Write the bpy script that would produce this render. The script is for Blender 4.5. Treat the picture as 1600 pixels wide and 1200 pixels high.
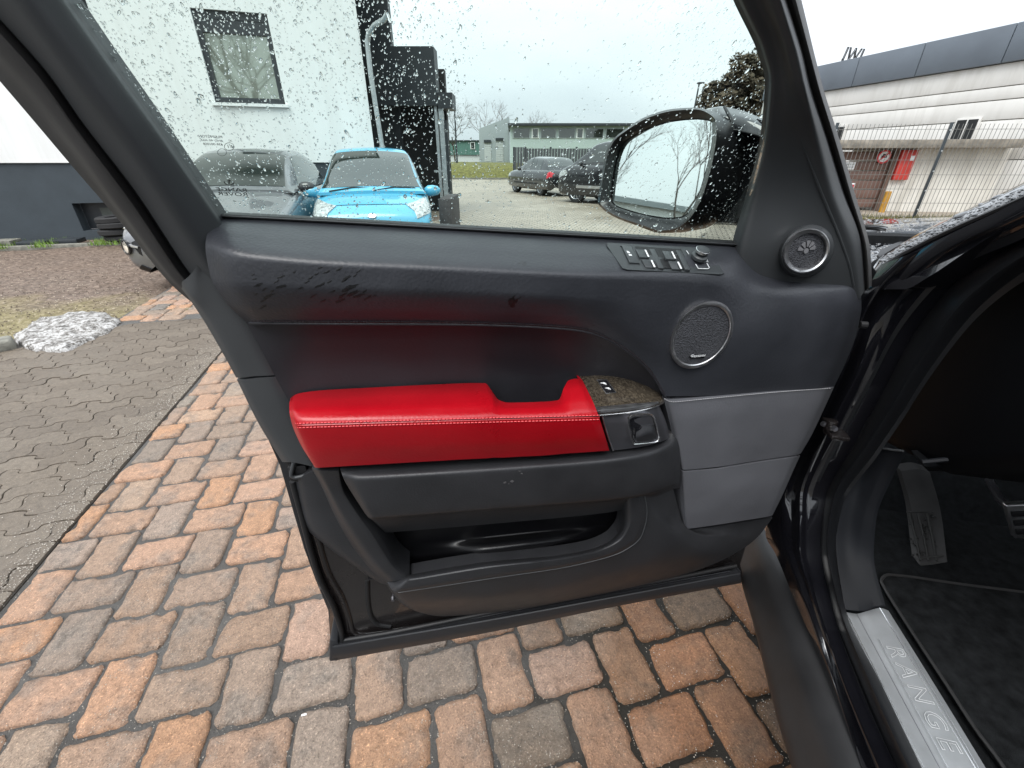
import bpy, bmesh, math, random
import numpy as np
from mathutils import Vector, Matrix, noise

for o in list(bpy.data.objects):
    bpy.data.objects.remove(o)
SC = bpy.context.scene
COL = SC.collection
rad = math.radians

# ------------------------------------------------------------------ camera
F, PITCH, CAMH = 668.0, rad(27.7), 1.30
cam = bpy.data.cameras.new('camera')
cam.sensor_width = 36.0
cam.lens = 36.0 * F / 1600.0
cam.clip_start = 0.02
cam.clip_end = 1500
camo = bpy.data.objects.new('camera', cam)
camo.location = (0, 0, CAMH)
camo.rotation_euler = (math.pi / 2 - PITCH, 0, 0)
COL.objects.link(camo)
SC.camera = camo

# ------------------------------------------------------------------ world, sun, exposure
SUN_EL, SUN_AZ = rad(58), rad(205)      # azimuth measured clockwise from +Y
world = bpy.data.worlds.new('World')
SC.world = world
world.use_nodes = True
wt = world.node_tree
wt.nodes.clear()
w_out = wt.nodes.new('ShaderNodeOutputWorld')
w_bg = wt.nodes.new('ShaderNodeBackground')
w_sky = wt.nodes.new('ShaderNodeTexSky')
w_sky.sky_type = 'NISHITA'
w_sky.sun_disc = False
w_sky.sun_elevation = SUN_EL
w_sky.sun_rotation = SUN_AZ
w_sky.dust_density = 4.0
w_hsv = wt.nodes.new('ShaderNodeHueSaturation')
w_hsv.inputs['Saturation'].default_value = 0.06
w_tc = wt.nodes.new('ShaderNodeTexCoord')
w_map = wt.nodes.new('ShaderNodeMapping')
w_map.inputs['Scale'].default_value = (1, 1, 2.4)
w_noise = wt.nodes.new('ShaderNodeTexNoise')
w_noise.inputs['Scale'].default_value = 2.2
w_noise.inputs['Detail'].default_value = 5
w_ramp = wt.nodes.new('ShaderNodeValToRGB')
w_ramp.color_ramp.elements[0].position = 0.3
w_ramp.color_ramp.elements[0].color = (0.74, 0.77, 0.80, 1)
w_ramp.color_ramp.elements[1].position = 0.72
w_ramp.color_ramp.elements[1].color = (1, 1, 1, 1)
w_mix = wt.nodes.new('ShaderNodeMix')          # sky light spread evenly by a closed cloud layer
w_mix.data_type = 'RGBA'
w_mix.inputs['Factor'].default_value = 0.88
w_mix.inputs[7].default_value = (8.95, 9.4, 9.9, 1)
w_mul = wt.nodes.new('ShaderNodeMix')
w_mul.data_type = 'RGBA'
w_mul.blend_type = 'MULTIPLY'
w_mul.inputs['Factor'].default_value = 1.0
L = wt.links.new
L(w_sky.outputs[0], w_hsv.inputs['Color'])
L(w_hsv.outputs[0], w_mix.inputs[6])
L(w_tc.outputs['Generated'], w_map.inputs[0])
L(w_map.outputs[0], w_noise.inputs['Vector'])
L(w_noise.outputs['Fac'], w_ramp.inputs[0])
L(w_mix.outputs[2], w_mul.inputs[6])
L(w_ramp.outputs[0], w_mul.inputs[7])
# standard overcast sky: the closed cloud layer is brightest overhead and falls off evenly to the horizon
w_sep = wt.nodes.new('ShaderNodeSeparateXYZ')
w_cl = wt.nodes.new('ShaderNodeClamp')
w_ma = wt.nodes.new('ShaderNodeMath'); w_ma.operation = 'MULTIPLY_ADD'
w_ma.inputs[1].default_value = 1.6 / 2.6; w_ma.inputs[2].default_value = 1.0 / 2.6
w_m2 = wt.nodes.new('ShaderNodeMath'); w_m2.operation = 'MULTIPLY'; w_m2.inputs[1].default_value = 0.15
L(w_tc.outputs['Generated'], w_sep.inputs[0]); L(w_sep.outputs['Z'], w_cl.inputs[0]); L(w_cl.outputs[0], w_ma.inputs[0])
L(w_ma.outputs[0], w_m2.inputs[0]); L(w_m2.outputs[0], w_bg.inputs[1])
L(w_mul.outputs[2], w_bg.inputs[0])
L(w_bg.outputs[0], w_out.inputs[0])

sun = bpy.data.lights.new('sun', 'SUN')
sun.energy = 1.4
sun.angle = rad(40)
sun.color = (1.0, 0.97, 0.93)
suno = bpy.data.objects.new('sun', sun)
sd = Vector((math.sin(SUN_AZ) * math.cos(SUN_EL), math.cos(SUN_AZ) * math.cos(SUN_EL), math.sin(SUN_EL)))
suno.rotation_euler = sd.to_track_quat('Z', 'Y').to_euler()
suno.location = sd * 20
COL.objects.link(suno)

SC.view_settings.view_transform = 'Standard'
SC.view_settings.look = 'None'
SC.view_settings.gamma = 1
SC.view_settings.exposure = 1.15
SC.view_settings.use_curve_mapping = False
SC.render.engine = 'CYCLES'
SC.cycles.max_bounces = 10
SC.cycles.transparent_max_bounces = 12
SC.cycles.transmission_bounces = 8
SC.cycles.glossy_bounces = 4
SC.cycles.diffuse_bounces = 3
SC.cycles.caustics_refractive = True
SC.cycles.caustics_reflective = False

# ------------------------------------------------------------------ view geometry of the place
CP, SP = math.cos(PITCH), math.sin(PITCH)
CAM = Vector((0, 0, CAMH))
def ray(px, py):
    v = (600.0 - py) / F
    return Vector(((px - 800.0) / F, CP + v * SP, -SP + v * CP))
def plane(px, py, P0, n):
    r = ray(px, py)
    return CAM + r * ((P0 - CAM).dot(n) / r.dot(n))
DD = Vector((math.cos(rad(11.1)), math.sin(rad(11.1)), 0))     # along the open door, towards its hinges
DN = Vector((math.sin(rad(11.1)), -math.cos(rad(11.1)), 0))    # door's inner side, towards the driver
DP0 = Vector((0, 0.56, 0))
def dp(px, py, off=0.0):
    return plane(px, py, DP0 + DN * off, DN)
TUMB = rad(20)
GN = (DN * math.cos(TUMB) - Vector((0, 0, 1)) * math.sin(TUMB)).normalized()
GP0 = dp(745, 360, 0.0)
GU = GN.cross(DD); GU = GU if GU.z > 0 else -GU
def gp(px, py, off=0.0):
    return plane(px, py, GP0 + GN * off, GN)
CF = Vector((math.sin(rad(12.5)), math.cos(rad(12.5)), 0))     # car's forward direction
CR = Vector((math.cos(rad(12.5)), -math.sin(rad(12.5)), 0))    # into the car
def bp(px, py, r):
    return plane(px, py, CR * r, CR)
def hp(px, py, z=0.0):
    return plane(px, py, Vector((0, 0, z)), Vector((0, 0, 1)))
def fp(px, py, y):
    return plane(px, py, Vector((0, y, 0)), Vector((0, 1, 0)))
def cfp(px, py, f):
    return plane(px, py, CF * f, CF)

# ------------------------------------------------------------------ object helpers
def link(o, parent=None):
    COL.objects.link(o)
    if parent is not None:
        o.parent = parent
        m = parent
        T = Matrix.Identity(4)
        o.matrix_parent_inverse = parent['_mw'].inverted() if False else world_of(parent).inverted()
    return o
def world_of(o):
    m = o.matrix_basis.copy()
    if o.parent is not None:
        m = world_of(o.parent) @ o.matrix_parent_inverse @ m
    return m
def tag(o, label=None, cat=None, group=None, kind=None):
    if label: o['label'] = label
    if cat: o['category'] = cat
    if group: o['group'] = group
    if kind: o['kind'] = kind
    return o
def empty(name, loc, label=None, cat=None, group=None, rz=0, kind=None):
    o = bpy.data.objects.new(name, None)
    o.empty_display_size = 0.1
    o.location = loc
    o.rotation_euler = (0, 0, rz)
    COL.objects.link(o)
    return tag(o, label, cat, group, kind)
def mesh_obj(name, verts, faces, mat, parent=None, smooth=True, sharp=40, local=False):
    me = bpy.data.meshes.new(name)
    me.from_pydata([tuple(v) for v in verts], [], [tuple(f) for f in faces])
    me.update()
    bm = bmesh.new(); bm.from_mesh(me)
    bmesh.ops.recalc_face_normals(bm, faces=bm.faces)
    bm.to_mesh(me); bm.free()
    return obj_from(name, me, mat, parent, smooth, sharp, local)
def obj_from(name, me, mat, parent=None, smooth=True, sharp=40, local=False):
    if mat is not None:
        me.materials.append(mat)
    if smooth:
        me.polygons.foreach_set('use_smooth', [True] * len(me.polygons))
        me.set_sharp_from_angle(angle=rad(sharp))
    o = bpy.data.objects.new(name, me)
    COL.objects.link(o)
    if parent is not None:
        o.parent = parent
        if not local:
            o.matrix_parent_inverse = world_of(parent).inverted()
    return o

class MB:
    """collects simple solids into one mesh"""
    def __init__(s): s.v = []; s.f = []
    def add(s, verts, faces):
        n = len(s.v); s.v += [Vector(v) for v in verts]; s.f += [tuple(i + n for i in f) for f in faces]
        return s
    def box(s, c, dx, dy, dz, X=Vector((1, 0, 0)), Y=Vector((0, 1, 0)), Z=Vector((0, 0, 1))):
        c = Vector(c); vs = []
        for k in (-1, 1):
            for j in (-1, 1):
                for i in (-1, 1):
                    vs.append(c + X * (i * dx / 2) + Y * (j * dy / 2) + Z * (k * dz / 2))
        return s.add(vs, [(0, 2, 3, 1), (4, 5, 7, 6), (0, 1, 5, 4), (2, 6, 7, 3), (0, 4, 6, 2), (1, 3, 7, 5)])
    def bx(s, x0, x1, y0, y1, z0, z1):
        return s.box(((x0 + x1) / 2, (y0 + y1) / 2, (z0 + z1) / 2), abs(x1 - x0), abs(y1 - y0), abs(z1 - z0))
    def tube(s, pts, r, n=8, cap=True):
        pts = [Vector(p) for p in pts]
        rs = r if isinstance(r, (list, tuple)) else [r] * len(pts)
        rings = []; prev = None
        for i, p in enumerate(pts):
            t = (pts[min(i + 1, len(pts) - 1)] - pts[max(i - 1, 0)])
            t = t.normalized() if t.length > 1e-9 else Vector((0, 0, 1))
            if prev is None:
                a = t.orthogonal().normalized()
            else:
                a = prev - t * prev.dot(t)
                a = a.normalized() if a.length > 1e-6 else t.orthogonal().normalized()
            prev = a; b = t.cross(a)
            rings.append([p + (a * math.cos(2 * math.pi * k / n) + b * math.sin(2 * math.pi * k / n)) * rs[i] for k in range(n)])
        vs = [v for R_ in rings for v in R_]
        fs = [(i * n + k, i * n + (k + 1) % n, (i + 1) * n + (k + 1) % n, (i + 1) * n + k) for i in range(len(pts) - 1) for k in range(n)]
        if cap:
            fs.append(tuple(range(n))[::-1]); fs.append(tuple((len(pts) - 1) * n + k for k in range(n)))
        return s.add(vs, fs)
    def prism(s, pts, d):
        """closed outline pts extruded by vector d"""
        pts = [Vector(p) for p in pts]; n = len(pts); d = Vector(d)
        vs = pts + [p + d for p in pts]
        fs = [tuple(range(n)), tuple(range(2 * n - 1, n - 1, -1))] + [(i, (i + 1) % n, n + (i + 1) % n, n + i) for i in range(n)]
        return s.add(vs, fs)
    def disc(s, c, n, r, h, seg=24, r2=None):
        """round plate of height h along n, base at c"""
        n = Vector(n).normalized(); a = n.orthogonal().normalized(); b = n.cross(a); c = Vector(c)
        r2 = r if r2 is None else r2
        vs = [c + (a * math.cos(t) + b * math.sin(t)) * r for t in [2 * math.pi * k / seg for k in range(seg)]]
        vs += [c + n * h + (a * math.cos(t) + b * math.sin(t)) * r2 for t in [2 * math.pi * k / seg for k in range(seg)]]
        fs = [tuple(range(seg))[::-1], tuple(range(seg, 2 * seg))] + [(i, (i + 1) % seg, seg + (i + 1) % seg, seg + i) for i in range(seg)]
        return s.add(vs, fs)
    def lathe(s, c, n, prof, seg=32):
        """prof: list of (radius, height)"""
        n = Vector(n).normalized(); a = n.orthogonal().normalized(); b = n.cross(a); c = Vector(c)
        vs = []
        for (r, h) in prof:
            for k in range(seg):
                t = 2 * math.pi * k / seg
                vs.append(c + n * h + (a * math.cos(t) + b * math.sin(t)) * r)
        fs = [(i * seg + k, i * seg + (k + 1) % seg, (i + 1) * seg + (k + 1) % seg, (i + 1) * seg + k) for i in range(len(prof) - 1) for k in range(seg)]
        return s.add(vs, fs)
    def build(s, name, mat, parent=None, smooth=False, sharp=35, bevel=0, seg=2, local=False):
        me = bpy.data.meshes.new(name)
        me.from_pydata([tuple(v) for v in s.v], [], s.f)
        bm = bmesh.new(); bm.from_mesh(me)
        bmesh.ops.recalc_face_normals(bm, faces=bm.faces)
        if bevel > 0:
            es = [e for e in bm.edges if len(e.link_faces) == 2 and e.calc_face_angle(0) > rad(30)]
            bmesh.ops.bevel(bm, geom=es, offset=bevel, segments=seg, affect='EDGES', profile=0.5, clamp_overlap=True)
            smooth = True
        bm.to_mesh(me); bm.free()
        return obj_from(name, me, mat, parent, smooth, sharp, local)

def pchip(Y, n):
    """resample rows of Y (k,d) to n samples, monotone cubic, uniform knots"""
    Y = np.asarray(Y, float); k = len(Y)
    if k == 1: return np.repeat(Y, n, 0)
    if k == 2:
        t = np.linspace(0, 1, n)[:, None]; return Y[0] * (1 - t) + Y[1] * t
    d = np.diff(Y, axis=0); m = np.zeros_like(Y)
    a, b = d[:-1], d[1:]
    with np.errstate(divide='ignore', invalid='ignore'):
        h = np.where(a * b > 0, 2 * a * b / (a + b), 0)
    m[1:-1] = np.nan_to_num(h)
    m[0] = d[0]; m[-1] = d[-1]
    x = np.linspace(0, k - 1, n); i = np.minimum(x.astype(int), k - 2); t = (x - i)[:, None]
    return ((2 * t**3 - 3 * t**2 + 1) * Y[i] + (t**3 - 2 * t**2 + t) * m[i] + (-2 * t**3 + 3 * t**2) * Y[i + 1] + (t**3 - t**2) * m[i + 1])
def grid(cols, nu, nv):
    C = [pchip(c, nv) for c in cols]
    C = np.stack(C)                                     # (ncol, nv, 3)
    G = np.zeros((nu, nv, C.shape[2]))
    for j in range(nv):
        G[:, j] = pchip(C[:, j], nu)
    return G
SURF = {}
def surf(name, cols, mat, parent, nu=40, nv=20, conv=None, back=None, back0=None, key=None, sharp=35, label=None, smooth=True, rim=0.0):
    """loft through traced sections; the rim is turned back by the vector `back` so the piece has a real thickness"""
    conv = conv or dp
    G = grid(cols, nu, nv)
    if key: SURF[key] = G.reshape(-1, 3)
    P = [[conv(*G[i, j]) for j in range(nv)] for i in range(nu)]
    vs = [p for r in P for p in r]
    fs = [(i * nv + j, (i + 1) * nv + j, (i + 1) * nv + j + 1, i * nv + j + 1) for i in range(nu - 1) for j in range(nv - 1)]
    if back is not None:
        ring = [(i, 0) for i in range(nu)] + [(nu - 1, j) for j in range(1, nv)] + [(i, nv - 1) for i in range(nu - 2, -1, -1)] + [(0, j) for j in range(nv - 2, 0, -1)]
        n0 = len(vs)
        for (i, j) in ring: vs.append(P[i][j] + (Vector(back) * .2 if back0 is not None and i == 0 else Vector(back0) if back0 is not None and j == 0 else Vector(back)))
        m = len(ring)
        for k in range(m):
            i, j = ring[k]; i2, j2 = ring[(k + 1) % m]
            fs.append((i * nv + j, i2 * nv + j2, n0 + (k + 1) % m, n0 + k))
    o = mesh_obj(name, vs, fs, mat, parent, smooth, sharp)
    if label: o['label'] = label
    return o
def offat(key, px, py):
    G = SURF[key]
    d = (G[:, 0] - px)**2 + (G[:, 1] - py)**2
    k = np.argpartition(d, 6)[:6]
    w = 1 / (d[k] + 0.3)
    return float((G[k, 2] * w).sum() / w.sum())
def decal(pts, key, eps):
    c = (sum(p[0] for p in pts) / len(pts), sum(p[1] for p in pts) / len(pts))
    V = [dp(p[0], p[1], offat(key, *p) + eps) for p in pts] + [dp(c[0], c[1], offat(key, *c) + eps * 1.6)]
    n = len(pts)
    return V, [(i, (i + 1) % n, n) for i in range(n)]
def ellipse(cx, cy, hw, hh, sxy, n=48, k=1.0):
    """pixel points of an ellipse with half width, half height and shear (y up)"""
    A = np.array([[hw * hw, -sxy], [-sxy, hh * hh]])
    w, U = np.linalg.eigh(A)
    S = U @ np.diag(np.sqrt(np.maximum(w, 1e-6))) @ U.T
    return [(cx + k * (S[0, 0] * math.cos(t) + S[0, 1] * math.sin(t)), cy + k * (S[1, 0] * math.cos(t) + S[1, 1] * math.sin(t))) for t in [2 * math.pi * i / n for i in range(n)]]
def rings(name, ringlist, mat, parent, close=False, sharp=35, label=None):
    """skin between closed rings of equal length (world points)"""
    n = len(ringlist[0]); vs = [p for r in ringlist for p in r]
    fs = [(i * n + k, i * n + (k + 1) % n, (i + 1) * n + (k + 1) % n, (i + 1) * n + k) for i in range(len(ringlist) - 1) for k in range(n)]
    if close: fs.append(tuple((len(ringlist) - 1) * n + k for k in range(n)))
    o = mesh_obj(name, vs, fs, mat, parent, True, sharp)
    if label: o['label'] = label
    return o
def text_obj(name, body, size, origin, X, Y, mat, parent, depth=0.0004, align='CENTER', spacing=1.0, width=None, outline=None):
    cu = bpy.data.curves.new(name, 'FONT')
    cu.body = body; cu.size = size; cu.align_x = align; cu.align_y = 'CENTER'; cu.extrude = depth; cu.space_character = spacing
    cu.resolution_u = 3
    if outline:
        cu.extrude = 0; cu.fill_mode = 'NONE'; cu.bevel_depth = outline; cu.bevel_resolution = 0
    to = bpy.data.objects.new(name, cu); COL.objects.link(to)
    me = bpy.data.meshes.new_from_object(to)
    bpy.data.objects.remove(to)
    X = Vector(X).normalized(); Y = Vector(Y).normalized(); Z = X.cross(Y)
    sx = 1.0
    if width:
        xs = [v.co.x for v in me.vertices]; sx = width / (max(xs) - min(xs))
    for v in me.vertices:
        c = v.co.copy(); v.co = Vector(origin) + X * (c.x * sx) + Y * c.y + Z * c.z
    return obj_from(name, me, mat, parent, False)

# ------------------------------------------------------------------ materials
def newmat(name):
    m = bpy.data.materials.new(name); m.use_nodes = True
    nt = m.node_tree; b = nt.nodes['Principled BSDF']
    return m, nt, b
def noise_node(nt, scale, detail=4, rough=0.55, vec=None, stretch=None):
    n = nt.nodes.new('ShaderNodeTexNoise'); n.inputs['Scale'].default_value = scale
    n.inputs['Detail'].default_value = detail; n.inputs['Roughness'].default_value = rough
    tc = nt.nodes.new('ShaderNodeTexCoord'); src = tc.outputs['Object']
    if stretch:
        mp = nt.nodes.new('ShaderNodeMapping'); mp.inputs['Scale'].default_value = stretch
        nt.links.new(src, mp.inputs[0]); src = mp.outputs[0]
    nt.links.new(src, n.inputs['Vector'])
    return n
def ramp(nt, src, stops):
    r = nt.nodes.new('ShaderNodeValToRGB')
    e = r.color_ramp.elements
    while len(e) < len(stops): e.new(0.5)
    for i, (p, c) in enumerate(stops):
        e[i].position = p; e[i].color = tuple(c) + ((1,) if len(c) == 3 else ())
    nt.links.new(src, r.inputs[0])
    return r.outputs[0]
def mixc(nt, fac, a, b, mode='MIX'):
    m = nt.nodes.new('ShaderNodeMix'); m.data_type = 'RGBA'; m.blend_type = mode
    for s, i in ((fac, 0), (a, 6), (b, 7)):
        if hasattr(s, 'links'): nt.links.new(s, m.inputs[i])
        else: m.inputs[i].default_value = s if i == 0 else tuple(s) + ((1,) if len(s) == 3 else ())
    return m.outputs[2]
def bump(nt, b, src, strength=0.3, dist=0.01):
    n = nt.nodes.new('ShaderNodeBump'); n.inputs['Strength'].default_value = strength; n.inputs['Distance'].default_value = dist
    prev = b.inputs['Normal'].links[0].from_socket if b.inputs['Normal'].links else None
    if prev: nt.links.new(prev, n.inputs['Normal'])
    nt.links.new(src, n.inputs['Height']); nt.links.new(n.outputs[0], b.inputs['Normal'])
def simple(name, col, rough=0.5, metal=0.0, spec=0.5, var=0.0, vscale=8, bscale=0, bstr=0.2, bdist=0.002, coat=0, rvar=0.0, emit=0):
    m, nt, b = newmat(name)
    b.inputs['Base Color'].default_value = tuple(col) + (1,)
    b.inputs['Roughness'].default_value = rough
    b.inputs['Metallic'].default_value = metal
    b.inputs['Specular IOR Level'].default_value = spec
    b.inputs['Coat Weight'].default_value = coat
    if coat: b.inputs['Coat Roughness'].default_value = 0.04
    if var > 0:
        n = noise_node(nt, vscale)
        c0 = tuple(max(0, c * (1 - var)) for c in col); c1 = tuple(min(1, c * (1 + var)) for c in col)
        nt.links.new(ramp(nt, n.outputs['Fac'], [(0.3, c0), (0.7, c1)]), b.inputs['Base Color'])
    if rvar > 0:
        n = noise_node(nt, vscale * 1.7, 5)
        nt.links.new(ramp(nt, n.outputs['Fac'], [(0.3, (max(0, rough - rvar),) * 3), (0.7, (min(1, rough + rvar),) * 3)]), b.inputs['Roughness'])
    if bscale > 0:
        n = noise_node(nt, bscale, 3)
        bump(nt, b, n.outputs['Fac'], bstr, bdist)
    return m
def leather(name, col, rough=0.42, scale=420, bstr=0.35, var=0.12):
    m, nt, b = newmat(name)
    n = noise_node(nt, 14, 4)
    c0 = tuple(c * (1 - var) for c in col); c1 = tuple(c * (1 + var) for c in col)
    nt.links.new(ramp(nt, n.outputs['Fac'], [(0.3, c0), (0.7, c1)]), b.inputs['Base Color'])
    nt.links.new(ramp(nt, n.outputs['Fac'], [(0.3, (rough - .06,) * 3), (0.7, (rough + .07,) * 3)]), b.inputs['Roughness'])
    v = nt.nodes.new('ShaderNodeTexVoronoi'); v.inputs['Scale'].default_value = scale
    v.feature = 'SMOOTH_F1'
    tc = nt.nodes.new('ShaderNodeTexCoord')
    wob = noise_node(nt, scale * .6, 2)
    mx = mixc(nt, 0.001, tc.outputs['Object'], wob.outputs['Color'], 'ADD')
    nt.links.new(mx, v.inputs['Vector'])
    bump(nt, b, v.outputs['Distance'], bstr, 0.0012)
    return m

M = {}
M['leather'] = leather('dark_leather', (0.027, 0.029, 0.035), 0.42, 300, 0.22)
M['leather2'] = leather('door_inset_leather', (0.017, 0.017, 0.021), 0.52, 320, 0.16)
M['red'] = leather('red_leather', (0.35, 0.0022, 0.008), 0.32, 300, 0.14, 0.08)
M['plastic'] = leather('grained_plastic', (0.021, 0.0215, 0.024), 0.46, 420, 0.16, 0.15)
M['plastic_dk'] = simple('deep_black_plastic', (0.0035, 0.0035, 0.0045), 0.38, var=.2, bscale=700, bstr=.15, bdist=.001)
M['frame'] = simple('window_frame_trim', (0.040, 0.043, 0.046), 0.46, var=.12, vscale=5, bscale=900, bstr=.12, bdist=.001)
M['greyfab'] = leather('grey_trim_vinyl', (0.094, 0.096, 0.107), 0.55, 360, 0.25, 0.08)
M['rubber'] = simple('black_rubber', (0.008, 0.008, 0.009), 0.55, bscale=60, bstr=.1)
M['seal'] = simple('door_seal_rubber', (0.007, 0.0075, 0.009), 0.40, bscale=200, bstr=.1)
M['cabin'] = simple('black_cabin_plastic', (0.0014, 0.0017, 0.0024), 0.6, spec=.12, var=.2, bscale=500, bstr=.1, bdist=.001)
M['cabin2'] = simple('dark_cabin_trim', (0.007, 0.008, 0.0105), 0.62, spec=.22, var=.15, bscale=500, bstr=.12, bdist=.001)
M['rubber_grey'] = simple('grey_rubber', (0.030, 0.029, 0.029), 0.6, var=.2, vscale=20, bscale=200, bstr=.1)
M['paint'] = simple('black_car_paint', (0.006, 0.006, 0.008), 0.12, coat=1.0, spec=.5, rvar=.05, vscale=9)
M['paint_in'] = simple('black_inner_paint', (0.012, 0.010, 0.010), 0.22, coat=.5, rvar=.1, vscale=14, bscale=30, bstr=.05)
M['gloss'] = simple('gloss_black', (0.010, 0.010, 0.012), 0.08, coat=.6)
M['switch'] = simple('switch_plastic', (0.040, 0.045, 0.048), 0.42, var=.1, bscale=600, bstr=.1, bdist=.0006)
M['switch_dk'] = simple('switch_recess', (0.006, 0.006, 0.007), 0.5)
M['chrome'] = simple('chrome', (0.88, 0.88, 0.88), 0.24, 1.0)
M['satin'] = simple('satin_metal', (0.62, 0.62, 0.63), 0.38, 1.0, rvar=.08, vscale=60)
M['darkchrome'] = simple('dark_chrome', (0.20, 0.20, 0.22), 0.34, 0.85, rvar=.06, vscale=30)
M['white'] = simple('white_print', (0.75, 0.77, 0.78), 0.5)
M['tyre'] = simple('tyre_rubber', (0.012, 0.012, 0.013), 0.75, bscale=80, bstr=.2)
M['rim'] = simple('alloy', (0.35, 0.36, 0.38), 0.3, 0.9)
M['carpet'] = simple('black_carpet', (0.008, 0.009, 0.010), 0.95, var=.5, vscale=60, bscale=700, bstr=.6, bdist=.003, spec=.2)
M['matpile'] = simple('black_mat_pile', (0.014, 0.015, 0.016), 0.95, var=.6, vscale=35, bscale=900, bstr=.7, bdist=.003, spec=.15)
M['trim_dk'] = simple('dark_trim', (0.020, 0.021, 0.024), 0.5, var=.15, bscale=500, bstr=.15, bdist=.001)
M['cladding'] = simple('wheel_arch_plastic', (0.019, 0.019, 0.020), 0.48, var=.3, vscale=6, bscale=500, bstr=.15, bdist=.001, rvar=.08)
M['stitch'] = simple('red_thread', (0.75, 0.10, 0.11), 0.7)
M['stitch_dk'] = simple('dark_thread', (0.02, 0.012, 0.016), 0.8)
M['stitch_grey'] = simple('grey_thread', (0.32, 0.32, 0.33), 0.8)
M['etch'] = simple('etched_print', (0.012, 0.014, 0.014), 0.7)

def wood():
    m, nt, b = newmat('grey_oak_veneer')
    n = noise_node(nt, 260, 5, .65, stretch=(1.0, 1.0, 0.45))
    n2 = noise_node(nt, 30, 3)
    c = ramp(nt, n.outputs['Fac'], [(0.35, (0.012, 0.009, 0.007)), (0.5, (0.045, 0.036, 0.026)), (0.66, (0.12, 0.098, 0.07))])
    nt.links.new(mixc(nt, 0.35, c, ramp(nt, n2.outputs['Fac'], [(0.3, (.03, .024, .018)), (.7, (.075, .062, .045))])), b.inputs['Base Color'])
    b.inputs['Roughness'].default_value = 0.22; b.inputs['Coat Weight'].default_value = .8; b.inputs['Coat Roughness'].default_value = .06
    return m
M['wood'] = wood()
def mesh_grille():
    m, nt, b = newmat('speaker_mesh')
    v = nt.nodes.new('ShaderNodeTexVoronoi'); v.inputs['Scale'].default_value = 420
    tc = nt.nodes.new('ShaderNodeTexCoord'); mp = nt.nodes.new('ShaderNodeMapping'); mp.inputs['Scale'].default_value = (1, 1, 1.6)
    nt.links.new(tc.outputs['Object'], mp.inputs[0]); nt.links.new(mp.outputs[0], v.inputs['Vector'])
    nt.links.new(ramp(nt, v.outputs['Distance'], [(0.2, (.003, .003, .004)), (.5, (.06, .062, .07))]), b.inputs['Base Color'])
    b.inputs['Roughness'].default_value = .45
    bump(nt, b, v.outputs['Distance'], .6, .002)
    return m
M['grille'] = mesh_grille()
def glass_thin(name, tint, gl=1.0):
    m = bpy.data.materials.new(name); m.use_nodes = True; nt = m.node_tree; nt.nodes.clear()
    out = nt.nodes.new('ShaderNodeOutputMaterial'); t = nt.nodes.new('ShaderNodeBsdfTransparent'); t.inputs[0].default_value = tuple(tint) + (1,)
    g = nt.nodes.new('ShaderNodeBsdfGlossy'); g.inputs['Roughness'].default_value = 0.01
    f = nt.nodes.new('ShaderNodeFresnel'); f.inputs[0].default_value = 1.45
    mx = nt.nodes.new('ShaderNodeMixShader')
    ml = nt.nodes.new('ShaderNodeMath'); ml.operation = 'MULTIPLY'; ml.inputs[1].default_value = gl
    nt.links.new(f.outputs[0], ml.inputs[0]); nt.links.new(ml.outputs[0], mx.inputs[0])
    nt.links.new(t.outputs[0], mx.inputs[1]); nt.links.new(g.outputs[0], mx.inputs[2]); nt.links.new(mx.outputs[0], out.inputs[0])
    return m
M['glass'] = glass_thin('green_tinted_glass', (0.885, 0.938, 0.917), 0.6)
def water():
    m = bpy.data.materials.new('water_drop'); m.use_nodes = True; nt = m.node_tree; nt.nodes.clear()
    out = nt.nodes.new('ShaderNodeOutputMaterial'); g = nt.nodes.new('ShaderNodeBsdfGlass')
    g.inputs['Roughness'].default_value = 0.0; g.inputs['IOR'].default_value = 1.33
    nt.links.new(g.outputs[0], out.inputs[0]); return m
M['water'] = water()
M['water_body'] = simple('bead_on_paint', (0.02, 0.022, 0.026), 0.03, coat=1.0)
M['mirror'] = simple('mirror_silver', (0.86, 0.90, 0.88), 0.015, 1.0)
# ================================================================== GROUND
BA = rad(14.5)
BU = Vector((math.cos(BA), math.sin(BA), 0)); BW = Vector((-math.sin(BA), math.cos(BA), 0))
def uw(u, w, z=0.0): return BU * u + BW * w + Vector((0, 0, z))
EDGE_U = -1.40          # straight joint between the red bricks and the grey blocks

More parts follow.
